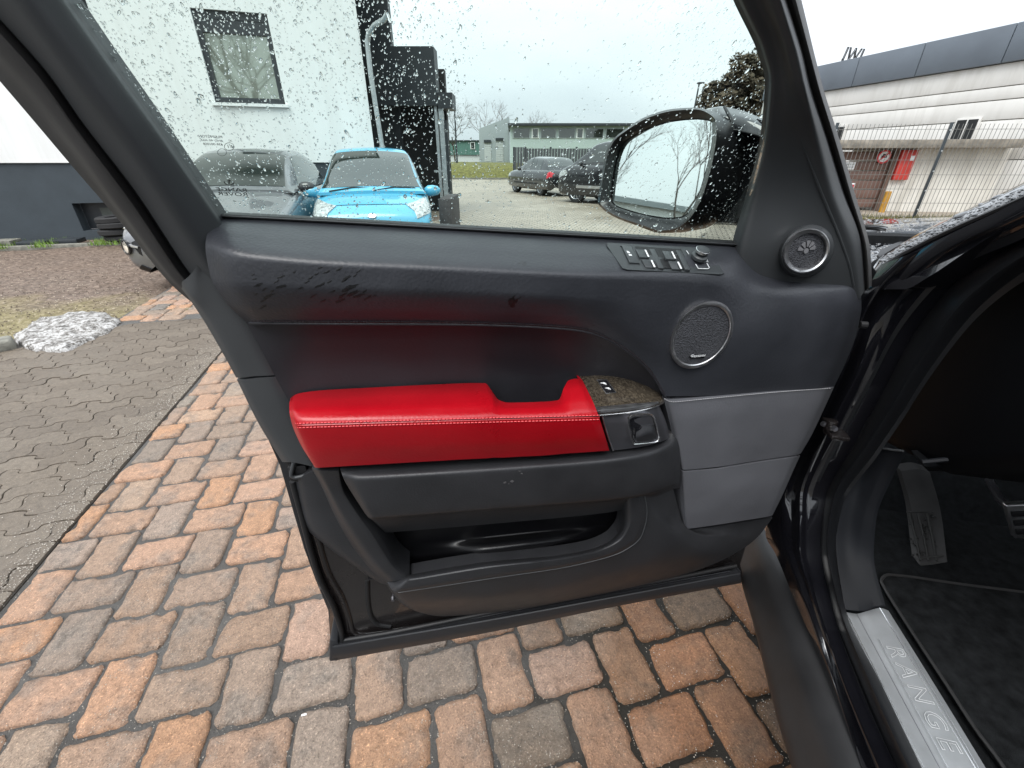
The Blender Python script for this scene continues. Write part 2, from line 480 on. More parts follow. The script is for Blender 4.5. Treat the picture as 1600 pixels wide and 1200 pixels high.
def mat_soil():
    m, nt, b = newmat('dark_soil')
    n = noise_node(nt, 3, 6)
    nt.links.new(ramp(nt, n.outputs['Fac'], [(0.3, (.05, .042, .033)), (0.7, (.11, .095, .07))]), b.inputs['Base Color'])
    b.inputs['Roughness'].default_value = .9
    return m
def mat_dirt():
    m, nt, b = newmat('wet_mud')
    n1 = noise_node(nt, 1.1, 6, .65); n2 = noise_node(nt, 22, 5, .7); n3 = noise_node(nt, 120, 3)
    mud = ramp(nt, n2.outputs['Fac'], [(0.28, (.035, .024, .018)), (0.46, (.11, .076, .056)), (0.70, (.27, .205, .16))])
    moss = ramp(nt, n2.outputs['Fac'], [(0.25, (.06, .05, .022)), (0.5, (.18, .15, .068)), (0.75, (.32, .275, .17))])
    # moss takes over towards the paved edge
    tc = nt.nodes.new('ShaderNodeTexCoord'); sp = nt.nodes.new('ShaderNodeSeparateXYZ'); nt.links.new(tc.outputs['Object'], sp.inputs[0])
    ma = nt.nodes.new('ShaderNodeMath'); ma.operation = 'MULTIPLY_ADD'; ma.inputs[1].default_value = -0.55; ma.inputs[2].default_value = 2.95
    nt.links.new(sp.outputs['Y'], ma.inputs[0])
    ad = nt.nodes.new('ShaderNodeMath'); ad.operation = 'ADD'; nt.links.new(ma.outputs[0], ad.inputs[0])
    mm = nt.nodes.new('ShaderNodeMath'); mm.operation = 'MULTIPLY_ADD'; mm.inputs[1].default_value = 1.6; mm.inputs[2].default_value = -.9
    nt.links.new(n1.outputs['Fac'], mm.inputs[0]); nt.links.new(mm.outputs[0], ad.inputs[1])
    fac = ramp(nt, ad.outputs[0], [(0.25, (0, 0, 0)), (0.75, (1, 1, 1))])
    nt.links.new(mixc(nt, fac, mud, moss), b.inputs['Base Color'])
    nt.links.new(ramp(nt, n1.outputs['Fac'], [(0.35, (.45,) * 3), (0.6, (.9,) * 3)]), b.inputs['Roughness'])
    bump(nt, b, n2.outputs['Fac'], .6, .03); bump(nt, b, n3.outputs['Fac'], .5, .008)
    return m
def mat_brick():
    m, nt, b = newmat('tumbled_red_brick')
    oi = nt.nodes.new('ShaderNodeObjectInfo')
    base = ramp(nt, oi.outputs['Random'], [(0.0, (.355, .215, .14)), (.14, (.285, .205, .15)), (.28, (.385, .235, .155)), (.40, (.195, .165, .135)), (.52, (.41, .225, .125)), (.64, (.37, .25, .19)), (.76, (.24, .20, .16)), (.88, (.41, .265, .175)), (1.0, (.155, .143, .128))])
    # each stone gets its own piece of the noise
    tc = nt.nodes.new('ShaderNodeTexCoord'); vm = nt.nodes.new('ShaderNodeVectorMath'); vm.operation = 'MULTIPLY_ADD'
    cmb = nt.nodes.new('ShaderNodeCombineXYZ')
    for k in range(3): nt.links.new(oi.outputs['Random'], cmb.inputs[k])
    vm.inputs[1].default_value = (37, 53, 71)
    nt.links.new(cmb.outputs[0], vm.inputs[0]); nt.links.new(tc.outputs['Object'], vm.inputs[2])
    def nz(s, d=4, r=.6):
        n = nt.nodes.new('ShaderNodeTexNoise'); n.inputs['Scale'].default_value = s; n.inputs['Detail'].default_value = d; n.inputs['Roughness'].default_value = r
        nt.links.new(vm.outputs[0], n.inputs['Vector']); return n
    big, mid, fine = nz(9, 3), nz(45, 5, .7), nz(210, 4, .75)
    patch = ramp(nt, big.outputs['Fac'], [(0.50, (0, 0, 0)), (0.66, (1, 1, 1))])
    grey = ramp(nt, mid.outputs['Fac'], [(.3, (.10, .092, .083)), (.7, (.23, .20, .17))])
    c = mixc(nt, mixc(nt, .55, (0, 0, 0), patch), base, grey)
    c = mixc(nt, .85, c, ramp(nt, mid.outputs['Fac'], [(0.22, (.50, .47, .44)), (0.5, (.98, .98, .98)), (0.8, (1.35, 1.33, 1.3))]), 'MULTIPLY')
    c = mixc(nt, .8, c, ramp(nt, fine.outputs['Fac'], [(0.32, (.30, .27, .25)), (0.45, (1, 1, 1)), (0.58, (1.1, 1.1, 1.1)), (0.68, (2.7, 2.6, 2.5))]), 'MULTIPLY')
    # damp and the car's shade, both painted into the brick colour beside the sill
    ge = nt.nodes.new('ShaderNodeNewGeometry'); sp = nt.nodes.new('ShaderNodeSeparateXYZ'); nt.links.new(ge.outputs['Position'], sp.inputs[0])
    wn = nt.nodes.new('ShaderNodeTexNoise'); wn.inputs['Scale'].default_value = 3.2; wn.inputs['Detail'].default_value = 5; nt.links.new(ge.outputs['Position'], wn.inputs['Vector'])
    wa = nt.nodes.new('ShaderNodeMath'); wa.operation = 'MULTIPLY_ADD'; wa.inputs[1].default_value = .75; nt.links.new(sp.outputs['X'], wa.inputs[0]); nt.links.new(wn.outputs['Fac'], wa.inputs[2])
    shade_wet = ramp(nt, wa.outputs[0], [(.44, (0, 0, 0)), (.78, (1, 1, 1))])
    c = mixc(nt, shade_wet, c, mixc(nt, 1.0, c, (.70, .55, .42), 'MULTIPLY'))
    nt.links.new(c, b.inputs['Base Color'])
    nt.links.new(mixc(nt, shade_wet, ramp(nt, big.outputs['Fac'], [(0.3, (.30,) * 3), (0.65, (.58,) * 3)]), (.27, .27, .27)), b.inputs['Roughness'])
    bump(nt, b, mid.outputs['Fac'], .8, .010); bump(nt, b, fine.outputs['Fac'], 1.0, .006)
    return m
def mat_block():
    m, nt, b = newmat('worn_grey_block')
    oi = nt.nodes.new('ShaderNodeObjectInfo')
    base = ramp(nt, oi.outputs['Random'], [(0, (.096, .076, .058)), (.5, (.112, .090, .069)), (1, (.130, .106, .082))])
    n = noise_node(nt, 40, 5, .7); f = noise_node(nt, 260, 4, .75); g = noise_node(nt, 2.0, 4)
    c = mixc(nt, .8, base, ramp(nt, n.outputs['Fac'], [(.25, (.55, .53, .5)), (.5, (1, 1, 1)), (.8, (1.35, 1.35, 1.35))]), 'MULTIPLY')
    c = mixc(nt, .85, c, ramp(nt, f.outputs['Fac'], [(.3, (.5, .48, .46)), (.47, (1, 1, 1)), (.60, (1.15, 1.15, 1.12)), (.70, (3.4, 3.3, 3.1))]), 'MULTIPLY')
    nt.links.new(c, b.inputs['Base Color'])
    nt.links.new(ramp(nt, g.outputs['Fac'], [(.35, (.35,) * 3), (.6, (.7,) * 3)]), b.inputs['Roughness'])
    bump(nt, b, n.outputs['Fac'], .5, .006); bump(nt, b, f.outputs['Fac'], .5, .003)
    return m
def mat_joint(name, c0, c1, shade_wet=False):  # sandy joint filling
    m, nt, b = newmat(name)
    n = noise_node(nt, 190, 5, .75); g = noise_node(nt, 2.2, 3)
    c = mixc(nt, .5, ramp(nt, n.outputs['Fac'], [(.3, c0), (.7, c1)]), ramp(nt, g.outputs['Fac'], [(.35, c0), (.65, c1)]))
    if shade_wet:        # damp joints towards the car, its shade painted into their colour
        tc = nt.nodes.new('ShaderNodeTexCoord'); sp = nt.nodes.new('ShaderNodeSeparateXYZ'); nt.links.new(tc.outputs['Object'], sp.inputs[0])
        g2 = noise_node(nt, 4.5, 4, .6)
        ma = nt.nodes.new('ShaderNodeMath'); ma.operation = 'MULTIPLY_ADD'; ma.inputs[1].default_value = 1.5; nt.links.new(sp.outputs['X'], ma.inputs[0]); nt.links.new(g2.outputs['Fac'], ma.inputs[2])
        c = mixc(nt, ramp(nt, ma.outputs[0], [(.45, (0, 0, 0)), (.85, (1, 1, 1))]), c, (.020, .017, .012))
    nt.links.new(c, b.inputs['Base Color'])
    b.inputs['Roughness'].default_value = .62
    bump(nt, b, n.outputs['Fac'], 1.0, .012)
    return m
def mat_yard():
    m, nt, b = newmat('worn_cobble_yard')
    tc = nt.nodes.new('ShaderNodeTexCoord'); mp = nt.nodes.new('ShaderNodeMapping'); mp.inputs['Rotation'].default_value = (0, 0, rad(20))
    nt.links.new(tc.outputs['Object'], mp.inputs[0])
    br = nt.nodes.new('ShaderNodeTexBrick'); br.inputs['Scale'].default_value = 4.5
    br.inputs['Color1'].default_value = (.36, .325, .275, 1); br.inputs['Color2'].default_value = (.45, .41, .355, 1); br.inputs['Mortar'].default_value = (.085, .07, .055, 1)
    br.inputs['Mortar Size'].default_value = .06; br.inputs['Brick Width'].default_value = .9; br.inputs['Row Height'].default_value = .5
    nt.links.new(mp.outputs[0], br.inputs['Vector'])
    n = noise_node(nt, .55, 5, .6); f = noise_node(nt, 25, 5, .7)
    c = mixc(nt, .9, br.outputs['Color'], ramp(nt, n.outputs['Fac'], [(.3, (.62, .55, .45)), (.6, (1.0, .98, .95)), (.8, (1.15, 1.15, 1.15))]), 'MULTIPLY')
    c = mixc(nt, .7, c, ramp(nt, f.outputs['Fac'], [(.3, (.6, .58, .55)), (.7, (1.25, 1.25, 1.25))]), 'MULTIPLY')
    nt.links.new(c, b.inputs['Base Color'])
    nt.links.new(ramp(nt, n.outputs['Fac'], [(.35, (.35,) * 3), (.6, (.7,) * 3)]), b.inputs['Roughness'])
    bump(nt, b, br.outputs['Fac'], -.4, .02); bump(nt, b, f.outputs['Fac'], .5, .02)
    return m
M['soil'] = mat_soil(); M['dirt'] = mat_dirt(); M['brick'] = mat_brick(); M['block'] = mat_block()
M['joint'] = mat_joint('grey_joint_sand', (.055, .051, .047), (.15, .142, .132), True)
M['joint2'] = mat_joint('dark_joint_sand', (.035, .031, .027), (.105, .092, .078))
M['yard'] = mat_yard()
M['grass'] = simple('winter_grass', (.13, .125, .035), .9, var=.45, vscale=6, bscale=40, bstr=.8, bdist=.05)

# ground sheet to the horizon
g = MB(); g.add([(-400, -300, -.06), (400, -300, -.06), (400, 700, -.06), (-400, 700, -.06)], [(0, 1, 2, 3)])
tag(g.build('ground', M['soil']), kind='structure')

def sheet(name, pts, z, mat):
    b = MB(); b.add([Vector((p[0], p[1], z)) for p in pts], [tuple(range(len(pts)))])
    return tag(b.build(name, mat), kind='structure')
def uwp(u, w): v = uw(u, w); return (v.x, v.y)

# yard beyond the door
sheet('yard', [(-2.2, 4.6), (20, 4.6), (30, 37.5), (-9, 37.5), (-4.5, 12)], -.035, M['yard'])

# dirt strip in front of the white house, real bumps
random.seed(4)
nx, ny = 120, 70
vs, fs = [], []
for j in range(ny):
    for i in range(nx):
        x = -13 + 11.6 * i / (nx - 1); y = 2.2 + 10.2 * j / (ny - 1)
        h = noise.fractal(Vector((x * .9, y * .9, 3)), 1, 2, 4) * .03 + noise.noise(Vector((x * 4, y * 4, 1))) * .012
        # wheel ruts
        for s in (0, .11):
            d = (x + 3.6 + s) * .80 - (y - 4.9) * .60 + noise.noise(Vector((y, 0, 5))) * .05
            h -= .022 * math.exp(-(d / .035)**2)
        vs.append((x, y, -.03 + h)); 
for j in range(ny - 1):
    for i in range(nx - 1):
        fs.append((j * nx + i, j * nx + i + 1, (j + 1) * nx + i + 1, (j + 1) * nx + i))
tag(mesh_obj('dirt_strip', vs, fs, M['dirt'], None, True, 180), kind='structure')

# ---- red brick paving (14 x 21 cm stones, herringbone)
def brick_mesh(name, a, b, seed, h=.045):
    rnd = random.Random(seed)
    nx, ny = 19, 13
    ax, by = a / 2 - .0068, b / 2 - .0068
    cr = [rnd.uniform(.010, .030) for _ in range(4)]
    V = []; Fc = []
    for j in range(ny):
        for i in range(nx):
            s = -1 + 2 * i / (nx - 1); t = -1 + 2 * j / (ny - 1)
            s = math.copysign(abs(s)**.75, s); t = math.copysign(abs(t)**.75, t)
            x, y = s * ax, t * by
            # rounded corners
            k = (1 if s > 0 else 0) + (2 if t > 0 else 0); r = cr[k]
            dx, dy = ax - abs(x), by - abs(y)
            if dx < r and dy < r:
                ex, ey = r - dx, r - dy; d = math.hypot(ex, ey)
                m = max(ex, ey)
                if d > 1e-6:
                    f = m / d
                    x = math.copysign(ax - r + ex * f, x); y = math.copysign(by - r + ey * f, y)
            edge = i in (0, nx - 1) or j in (0, ny - 1)
            q = Vector((x * 38 + seed * 7.1, y * 38, seed * 3.3))
            e = min(ax - abs(x), by - abs(y))
            wob = noise.noise(q) * .0055 + noise.noise(q * 2.3) * .004 + noise.noise(q * 5) * .002
            fall = math.exp(-max(e, 0) / .006)
            x += math.copysign(wob, x) * fall; y += math.copysign(wob, y) * fall
            z = noise.noise(Vector((x * 22, y * 22, seed * 5.7))) * .0022 - .009 * math.exp(-max(e, 0) / .0045) - max(0, noise.noise(q * .55) - .12) * .034 * math.exp(-max(e, 0) / .016) - max(0, noise.noise(q * 1.9) - .2) * .012 * math.exp(-max(e, 0) / .012)
            V.append((x, y, z))
    for j in range(ny - 1):
        for i in range(nx - 1):
            Fc.append((j * nx + i, j * nx + i + 1, (j + 1) * nx + i + 1, (j + 1) * nx + i))
    ring = [(i, 0) for i in range(nx)] + [(nx - 1, j) for j in range(1, ny)] + [(i, ny - 1) for i in range(nx - 2, -1, -1)] + [(0, j) for j in range(ny - 2, 0, -1)]
    n0 = len(V)
    for (i, j) in ring:
        v = V[j * nx + i]; V.append((v[0] * 1.01, v[1] * 1.01, -h))
    m = len(ring)
    for k in range(m):
        i, j = ring[k]; i2, j2 = ring[(k + 1) % m]
        Fc.append((j * nx + i, n0 + k, n0 + (k + 1) % m, j2 * nx + i2))
    me = bpy.data.meshes.new(name); me.from_pydata(V, [], Fc); me.update()
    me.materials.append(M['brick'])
    me.polygons.foreach_set('use_smooth', [True] * len(me.polygons)); me.set_sharp_from_angle(angle=rad(80))
    return me
A_, B_ = .21, .14
PH = (0.0839, 0.4496)
full = [brick_mesh('brick', A_, B_, 11 + k) for k in range(12)]
cut_cache = {}
def proj(p):
    d = Vector(p) - CAM; y = d.y * CP - d.z * SP; v = d.y * SP + d.z * CP
    if y <= .05: return None
    return (800 + F * d.x / y, 600 - F * v / y)
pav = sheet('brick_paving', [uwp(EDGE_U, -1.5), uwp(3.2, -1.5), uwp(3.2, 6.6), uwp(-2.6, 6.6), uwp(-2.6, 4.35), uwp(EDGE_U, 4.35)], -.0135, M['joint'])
cands = []
for i in range(-60, 60):
    for j in range(-60, 60):
        u0 = PH[0] + i * B_ + j * A_; w0 = PH[1] + i * B_ - j * A_
        for kind in (0, 1):
            if kind == 0: u1, u2, w1, w2 = u0, u0 + A_, w0, w0 + B_
            else: u1, u2, w1, w2 = u0 + A_, u0 + A_ + B_, w0 + B_ - A_, w0 + B_
            lim = EDGE_U if w2 <= 4.42 else -2.6
            if w1 < 4.42 < w2: lim = EDGE_U
            if u2 < lim + .025 or u1 > 3.1 or w1 < -1.2 or w2 > 6.4: continue
            cands.append((max(u1, lim), u2, w1, w2, kind))
vis, hid = [], []
rnd = random.Random(7)
for c in cands:
    ctr = uw((c[0] + c[1]) / 2, (c[2] + c[3]) / 2)
    q = proj(ctr)
    if q is None: continue
    if not (-140 < q[0] < 1740 and 380 < q[1] < 1330): continue
    blocked = (520 < q[0] < 1120 and 380 < q[1] < 850) or q[0] > 1310 or (455 < q[0] < 1200 and 340 < q[1] < 660)
    (hid if blocked else vis).append((ctr.length, c, ctr))
vis.sort(key=lambda t: t[0])
hid = [h for h in hid if h[0] < 4.5] + vis[300:]
vis = vis[:300]
def place(c):
    u1, u2, w1, w2, kind = c
    a, b = (u2 - u1, w2 - w1)
    if kind == 1: a, b = b, a
    if abs(a - A_) < 1e-4 and abs(b - B_) < 1e-4:
        me = full[rnd.randrange(12)]
    else:
        key = (round(a, 2), round(b, 2))
        if key not in cut_cache: cut_cache[key] = brick_mesh('brick', max(a, .02), max(b, .02), 40 + len(cut_cache))
        me = cut_cache[key]
    p = uw((u1 + u2) / 2, (w1 + w2) / 2, rnd.gauss(0, .0016))
    rz = BA + (math.pi / 2 if kind == 1 else 0) + rnd.choice((0, math.pi)) * (1 if me in full else 0) + rnd.gauss(0, .010)
    tilt = (rnd.gauss(0, .007), rnd.gauss(0, .007))
    p += Vector((rnd.gauss(0, .0014), rnd.gauss(0, .0014), 0))
    return me, p, (tilt[0], tilt[1], rz)
for (_, c, ctr) in vis:
    me, p, r = place(c)
    o = bpy.data.objects.new('brick', me); o.location = p; o.rotation_euler = r
    COL.objects.link(o); o.parent = pav
mb = MB()
for (_, c, ctr) in hid:
    me, p, r = place(c)
    T = Matrix.Translation(p) @ Matrix.Rotation(r[2], 4, 'Z')
    mb.box(p + Vector((0, 0, -.02)), max(v.co.x for v in me.vertices) * 1.97, max(v.co.y for v in me.vertices) * 1.97, .04, Vector((math.cos(r[2]), math.sin(r[2]), 0)), Vector((-math.sin(r[2]), math.cos(r[2]), 0)))
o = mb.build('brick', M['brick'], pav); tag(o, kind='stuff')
print('bricks', len(vis), 'hidden', len(hid))

# ---- grey wavy interlocking blocks
bpav = sheet('block_paving', [uwp(EDGE_U - .002, -1.4), uwp(EDGE_U - .002, 4.35), uwp(-2.6, 4.35), uwp(-3.2, 4.2), uwp(-4.9, 2.6), uwp(-6.5, 1.0), uwp(-4.5, -1.4)], -.010, M['joint2'])
BL, BH, WA = .225, .112, .036
LAM = BL
def fw(s):
    q = s - (EDGE_U - .06) + LAM / 4
    return (s - .019 * math.sin(4 * math.pi * q / LAM), .022 * math.sin(2 * math.pi * q / LAM))
def block_outline(u0, w0, gap=.0020):
    pts = []
    n = 24; m = 10
    def wu(w): return .010 * math.sin(2 * math.pi * w / BH)
    def P(s, w):            # one shared warp of the plane keeps neighbouring stones parallel
        a, f = fw(s); return (a + wu(w), w + f)
    for k in range(n): pts.append(P(u0 + BL * k / n, w0))
    for k in range(m): pts.append(P(u0 + BL, w0 + BH * k / m))
    for k in range(n): pts.append(P(u0 + BL - BL * k / n, w0 + BH))
    for k in range(m): pts.append(P(u0, w0 + BH - BH * k / m))
    out = []
    N = len(pts)
    for i in range(N):      # joint of even width
        a, p, c = pts[i - 1], pts[i], pts[(i + 1) % N]
        tx, ty = c[0] - a[0], c[1] - a[1]; l = math.hypot(tx, ty) or 1
        out.append((p[0] - ty / l * gap, p[1] + tx / l * gap))
    return out
def clip(pts, a, b, c):
    """keep a*u+b*w<=c"""
    out = []
    for i in range(len(pts)):
        p, q = pts[i], pts[(i + 1) % len(pts)]
        dp_, dq = a * p[0] + b * p[1] - c, a * q[0] + b * q[1] - c
        if dp_ <= 0: out.append(p)
        if (dp_ < 0) != (dq < 0):
            t = dp_ / (dp_ - dq); out.append((p[0] + (q[0] - p[0]) * t, p[1] + (q[1] - p[1]) * t))
    return out
def block_geo(pts, z, mbx, h=.05, inset=.0015):
    n = len(pts); c = (sum(p[0] for p in pts) / n, sum(p[1] for p in pts) / n)
    top = []
    for p in pts:
        d = math.hypot(p[0] - c[0], p[1] - c[1]) or 1; k = 1 - inset / d
        top.append(uw(c[0] + (p[0] - c[0]) * k, c[1] + (p[1] - c[1]) * k, z))
    mid = [uw(p[0], p[1], z - .002) for p in pts]; bot = [uw(p[0], p[1], z - h) for p in pts]
    vs = top + mid + bot
    fs = [tuple(range(n))] + [(i, (i + 1) % n, n + (i + 1) % n, n + i) for i in range(n)] + [(n + i, n + (i + 1) % n, 2 * n + (i + 1) % n, 2 * n + i) for i in range(n)]
    mbx.add(vs, fs)
bl = []
for r in range(-14, 42):
    for k in range(-30, 3):
        u0 = EDGE_U + k * BL + (BL / 2 if r % 2 else 0) - .06; w0 = r * BH
        if u0 > EDGE_U - .03: continue
        pts = clip(block_outline(u0, w0), 1, 0, EDGE_U - .006)
        pts = clip(pts, -.62, .785, 4.93)
        pts = clip(pts, 0, 1, 4.38)
        if len(pts) < 4: continue
        us = [p[0] for p in pts]; ws = [p[1] for p in pts]
        if (max(us) - min(us)) * (max(ws) - min(ws)) < .0015: continue
        ctr = uw(sum(us) / len(us), sum(ws) / len(ws)); q = proj(ctr)
        if q is None or not (-160 < q[0] < 520 and 420 < q[1] < 1100): continue
        bl.append((ctr.length, pts, ctr))
bl.sort(key=lambda t: t[0])
rest = MB()
for n_, (_, pts, ctr) in enumerate(bl):
    z = rnd.gauss(-.002, .0012)
    if n_ < 300:
        b = MB(); block_geo(pts, z, b); b.build('paving_block', M['block'], bpav)
    else: block_geo(pts, z, rest)
if rest.v: tag(rest.build('paving_block', M['block'], bpav), kind='stuff')
print('blocks', len(bl))
# loose sand and grit lying along the joint between the two pavings
def grit(name, spots, mat, s0, s1, label=None):
    b = MB()
    for p in spots:
        s = rnd.uniform(s0, s1); R3 = [Vector((rnd.gauss(0, 1), rnd.gauss(0, 1), rnd.gauss(0, 1))).normalized() for _ in range(3)]
        p = Vector(p)
        vs = [p + Vector((rnd.uniform(-s, s), rnd.uniform(-s, s), 0)) for _ in range(4)] + [p + Vector((0, 0, s))]
        vs = [p + Vector((s, 0, 0)), p + Vector((0, s * .8, 0)), p + Vector((-s * .9, 0, 0)), p + Vector((0, -s, 0)), p + Vector((rnd.uniform(-s, s) * .3, 0, s * .9))]
        b.add(vs, [(0, 1, 4), (1, 2, 4), (2, 3, 4), (3, 0, 4)])
    return tag(b.build(name, mat), kind='stuff')
M['grit'] = simple('pale_grit', (.36, .325, .28), .6, var=.5, vscale=90)
sp = []
for k in range(3600):
    w = rnd.uniform(.2, 3.9); u = EDGE_U - abs(rnd.gauss(0, .11 * (.5 + .5 * noise.noise(Vector((w * 1.6, 0, 9))) + .4)))
    sp.append(uw(u, w, .0005))
grit('grit', sp, M['grit'], .0012, .0034)
sp = []
for k in range(5000):
    p = hp(rnd.uniform(0, 1250), rnd.uniform(900, 1210)); sp.append(p + Vector((0, 0, -.002)))
tag(grit('grit', sp, M['grit'], .0006, .0021), kind='stuff')
M['debris'] = simple('leaf_litter', (.07, .05, .035), .8, var=.6, vscale=40)
M['debris2'] = simple('pale_chips', (.36, .31, .24), .7, var=.4, vscale=40)
for mat_, n_, s0, s1 in ((M['debris'], 1300, .003, .013), (M['debris2'], 900, .003, .009)):
    sp = []
    for k in range(n_):
        q = hp(rnd.uniform(-40, 345), rnd.uniform(392, 530) if rnd.random() < .7 else rnd.uniform(440, 530))
        if -.62 * q.dot(BU) + .785 * q.dot(BW) < 4.95: continue
        sp.append(q + Vector((0, 0, -.02 + noise.fractal(Vector((q.x * .9, q.y * .9, 3)), 1, 2, 4) * .03)))
    grit('litter', sp, mat_, s0, s1)
b = MB(); p = hp(475, 1117, .001); b.box(p, .012, .004, .003, BU, BW); tag(b.build('paper_scrap', M['white']), 'tiny white scrap of paper on a brick joint left of the door', 'litter')

# ---- dirty snow heap and edging stone at the left
def mat_snow():
    m, nt, b = newmat('dirty_old_snow')
    n = noise_node(nt, 17, 6, .8); f = noise_node(nt, 70, 3)
    nt.links.new(mixc(nt, .3, ramp(nt, n.outputs['Fac'], [(.42, (.025, .02, .015)), (.485, (.16, .14, .118)), (.56, (.56, .55, .54))]), ramp(nt, f.outputs['Fac'], [(.42, (.04, .032, .025)), (.58, (.60, .59, .58))])), b.inputs['Base Color'])
    b.inputs['Roughness'].default_value = .55; bump(nt, b, n.outputs['Fac'], .8, .03)
    return m
M['snow'] = mat_snow()
outl = [(22, 532), (40, 520), (52, 506), (75, 500), (110, 494), (150, 491), (187, 501), (180, 514), (160, 527), (130, 541), (95, 552), (60, 552), (38, 544)]
outl = [tuple(p) for p in pchip(outl + [outl[0]], 49)[:-1]]
base = [hp(x + 5 * noise.noise(Vector((x * .13, y * .13, 2))), y + 4 * noise.noise(Vector((x * .16, y * .16, 7))), -.01) for x, y in outl]
cx = sum((p for p in base), Vector()) / len(base)
R_ = [base]
vs = list(base); n = len(base)
lev = [(.98, .014), (.9, .030), (.7, .040), (.5, .045), (.3, .048), (.12, .05)]
for (k, z) in lev:
    for i, p in enumerate(base):
        q = cx + (p - cx) * k
        zz = z * (.55 + .6 * noise.noise(Vector((q.x * 5, q.y * 5, 1))) + .45) + noise.noise(Vector((q.x * 22, q.y * 22, 4))) * .022
        vs.append(Vector((q.x + noise.noise(q * 20) * .012, q.y, max(.004, zz))))
vs.append(Vector((cx.x, cx.y, .05)))
fs = [(l * n + i, l * n + (i + 1) % n, (l + 1) * n + (i + 1) % n, (l + 1) * n + i) for l in range(len(lev)) for i in range(n)]
fs += [(len(lev) * n + i, len(lev) * n + (i + 1) % n, len(vs) - 1) for i in range(n)]
tag(mesh_obj('snow_heap', vs, fs, M['snow'], None, True, 180), 'low heap of dirty melting snow on the edge of the grey paving', 'snow heap')
M['stone'] = simple('grey_stone', (.17, .165, .14), .8, var=.35, vscale=14, bscale=40, bstr=.6, bdist=.01)
p0, p1 = hp(-60, 562, 0), hp(26, 545, 0)
b = MB(); d = (p1 - p0); n_ = Vector((-d.y, d.x, 0)).normalized()
b.box((p0 + p1) / 2 + Vector((0, 0, .02)) + n_ * .08, d.length, .16, .12, d.normalized(), n_)
tag(b.build('kerb_stone', M['stone'], bevel=.025, seg=3), 'rounded grey stone at the left end of the snow heap', 'stone')
# ================================================================== BACKGROUND BUILDINGS
M['render_white'] = simple('white_render', (.76, .77, .76), .85, var=.04, vscale=.6, bscale=90, bstr=.25, bdist=.004)
M['render_dark'] = simple('anthracite_base_render', (.040, .052, .062), .8, var=.12, vscale=2.5, bscale=70, bstr=.35, bdist=.006)
M['anthracite'] = simple('anthracite_cladding', (.022, .027, .032), .5, var=.1, vscale=2)
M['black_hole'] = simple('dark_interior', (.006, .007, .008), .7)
M['zinc'] = simple('zinc_pipe', (.42, .45, .46), .4, .6, var=.2, vscale=12)
M['pane'] = simple('window_pane', (.030, .036, .032), .04, spec=1.0, coat=1.0)
M['pane_house'] = simple('coated_pane', (.34, .37, .32), .03, .55, spec=1.0)
M['pvc'] = simple('white_plastic_frame', (.75, .76, .75), .4)
M['dkframe'] = simple('dark_window_frame', (.025, .03, .035), .4)

def streaks(m, k=.16, sc=(5.0, 5.0, .35)):
    nt = m.node_tree; b = nt.nodes['Principled BSDF']; src = b.inputs['Base Color'].links[0].from_socket
    n = noise_node(nt, 1.0, 6, .7, stretch=sc); n2 = noise_node(nt, .5, 4)
    d = mixc(nt, ramp(nt, n2.outputs['Fac'], [(.35, (.25,) * 3), (.65, (1,) * 3)]), (1, 1, 1), ramp(nt, n.outputs['Fac'], [(.38, (1 - k * 2.2, 1 - k * 2.3, 1 - k * 2.5)), (.55, (1, 1, 1))]))
    nt.links.new(mixc(nt, 1.0, src, d, 'MULTIPLY'), b.inputs['Base Color'])
streaks(M['render_white'], .035)
WANG = rad(17)
WP0 = hp(0, 378, 0); WD = Vector((math.cos(WANG), math.sin(WANG), 0)); WN = Vector((math.sin(WANG), -math.cos(WANG), 0))
def wp(px, py, off=0.0): return plane(px, py, WP0 + WN * off, WN)
def wq(p): return (p - WP0).dot(WD), p.z            # wall coordinates
def wc(s, z, off=0.0): return WP0 + WD * s + WN * off + Vector((0, 0, z))
s_cor = wq(wp(586, 240))[0]; s_l = -7.0
house = empty('white_house', wc(3, 0), 'white rendered house with dark grey base and dark framed windows, left of the yard', 'house')
def wslab(s0, s1, z0, z1, o0, o1, mb=None):
    mb = mb or MB()
    return mb.box(wc((s0 + s1) / 2, (z0 + z1) / 2, (o0 + o1) / 2), abs(s1 - s0), abs(z1 - z0), abs(o1 - o0), WD, Vector((0, 0, 1)), WN)
zb = 1.25
W1 = [wq(wp(*p)) for p in ((299, 14), (334, 160), (447, 163), (415, 19))]
w1s0, w1s1 = (W1[0][0] + W1[1][0]) / 2, (W1[2][0] + W1[3][0]) / 2
w1z0, w1z1 = (W1[1][1] + W1[2][1]) / 2, (W1[0][1] + W1[3][1]) / 2
w2s1 = wq(wp(146, 35))[0]; w2s0 = w2s1 - (w1s1 - w1s0)
zt = 6.2
mb = MB()                                            # white wall with two window openings
for (a, c) in ((s_l, w2s0), (w2s1, w1s0), (w1s1, s_cor)): wslab(a, c, zb, zt, -.3, 0, mb)
for (a, c) in ((w2s0, w2s1), (w1s0, w1s1)):
    wslab(a, c, zb, w1z0, -.3, 0, mb); wslab(a, c, w1z1, zt, -.3, 0, mb)
mb.build('wall', M['render_white'], house)
cs0 = wq(wp(110, 318))[0]; cz1 = wq(wp(110, 318))[1]; cs1 = cs0 + 1.15; cz0 = .13
mb = MB()                                            # base with the cellar window opening
wslab(s_l, cs0, -.2, zb, -.3, -.03, mb); wslab(cs1, s_cor, -.2, zb, -.3, -.03, mb)
wslab(cs0, cs1, -.2, cz0, -.3, -.03, mb); wslab(cs0, cs1, cz1, zb, -.3, -.03, mb)
mb.build('base', M['render_dark'], house)
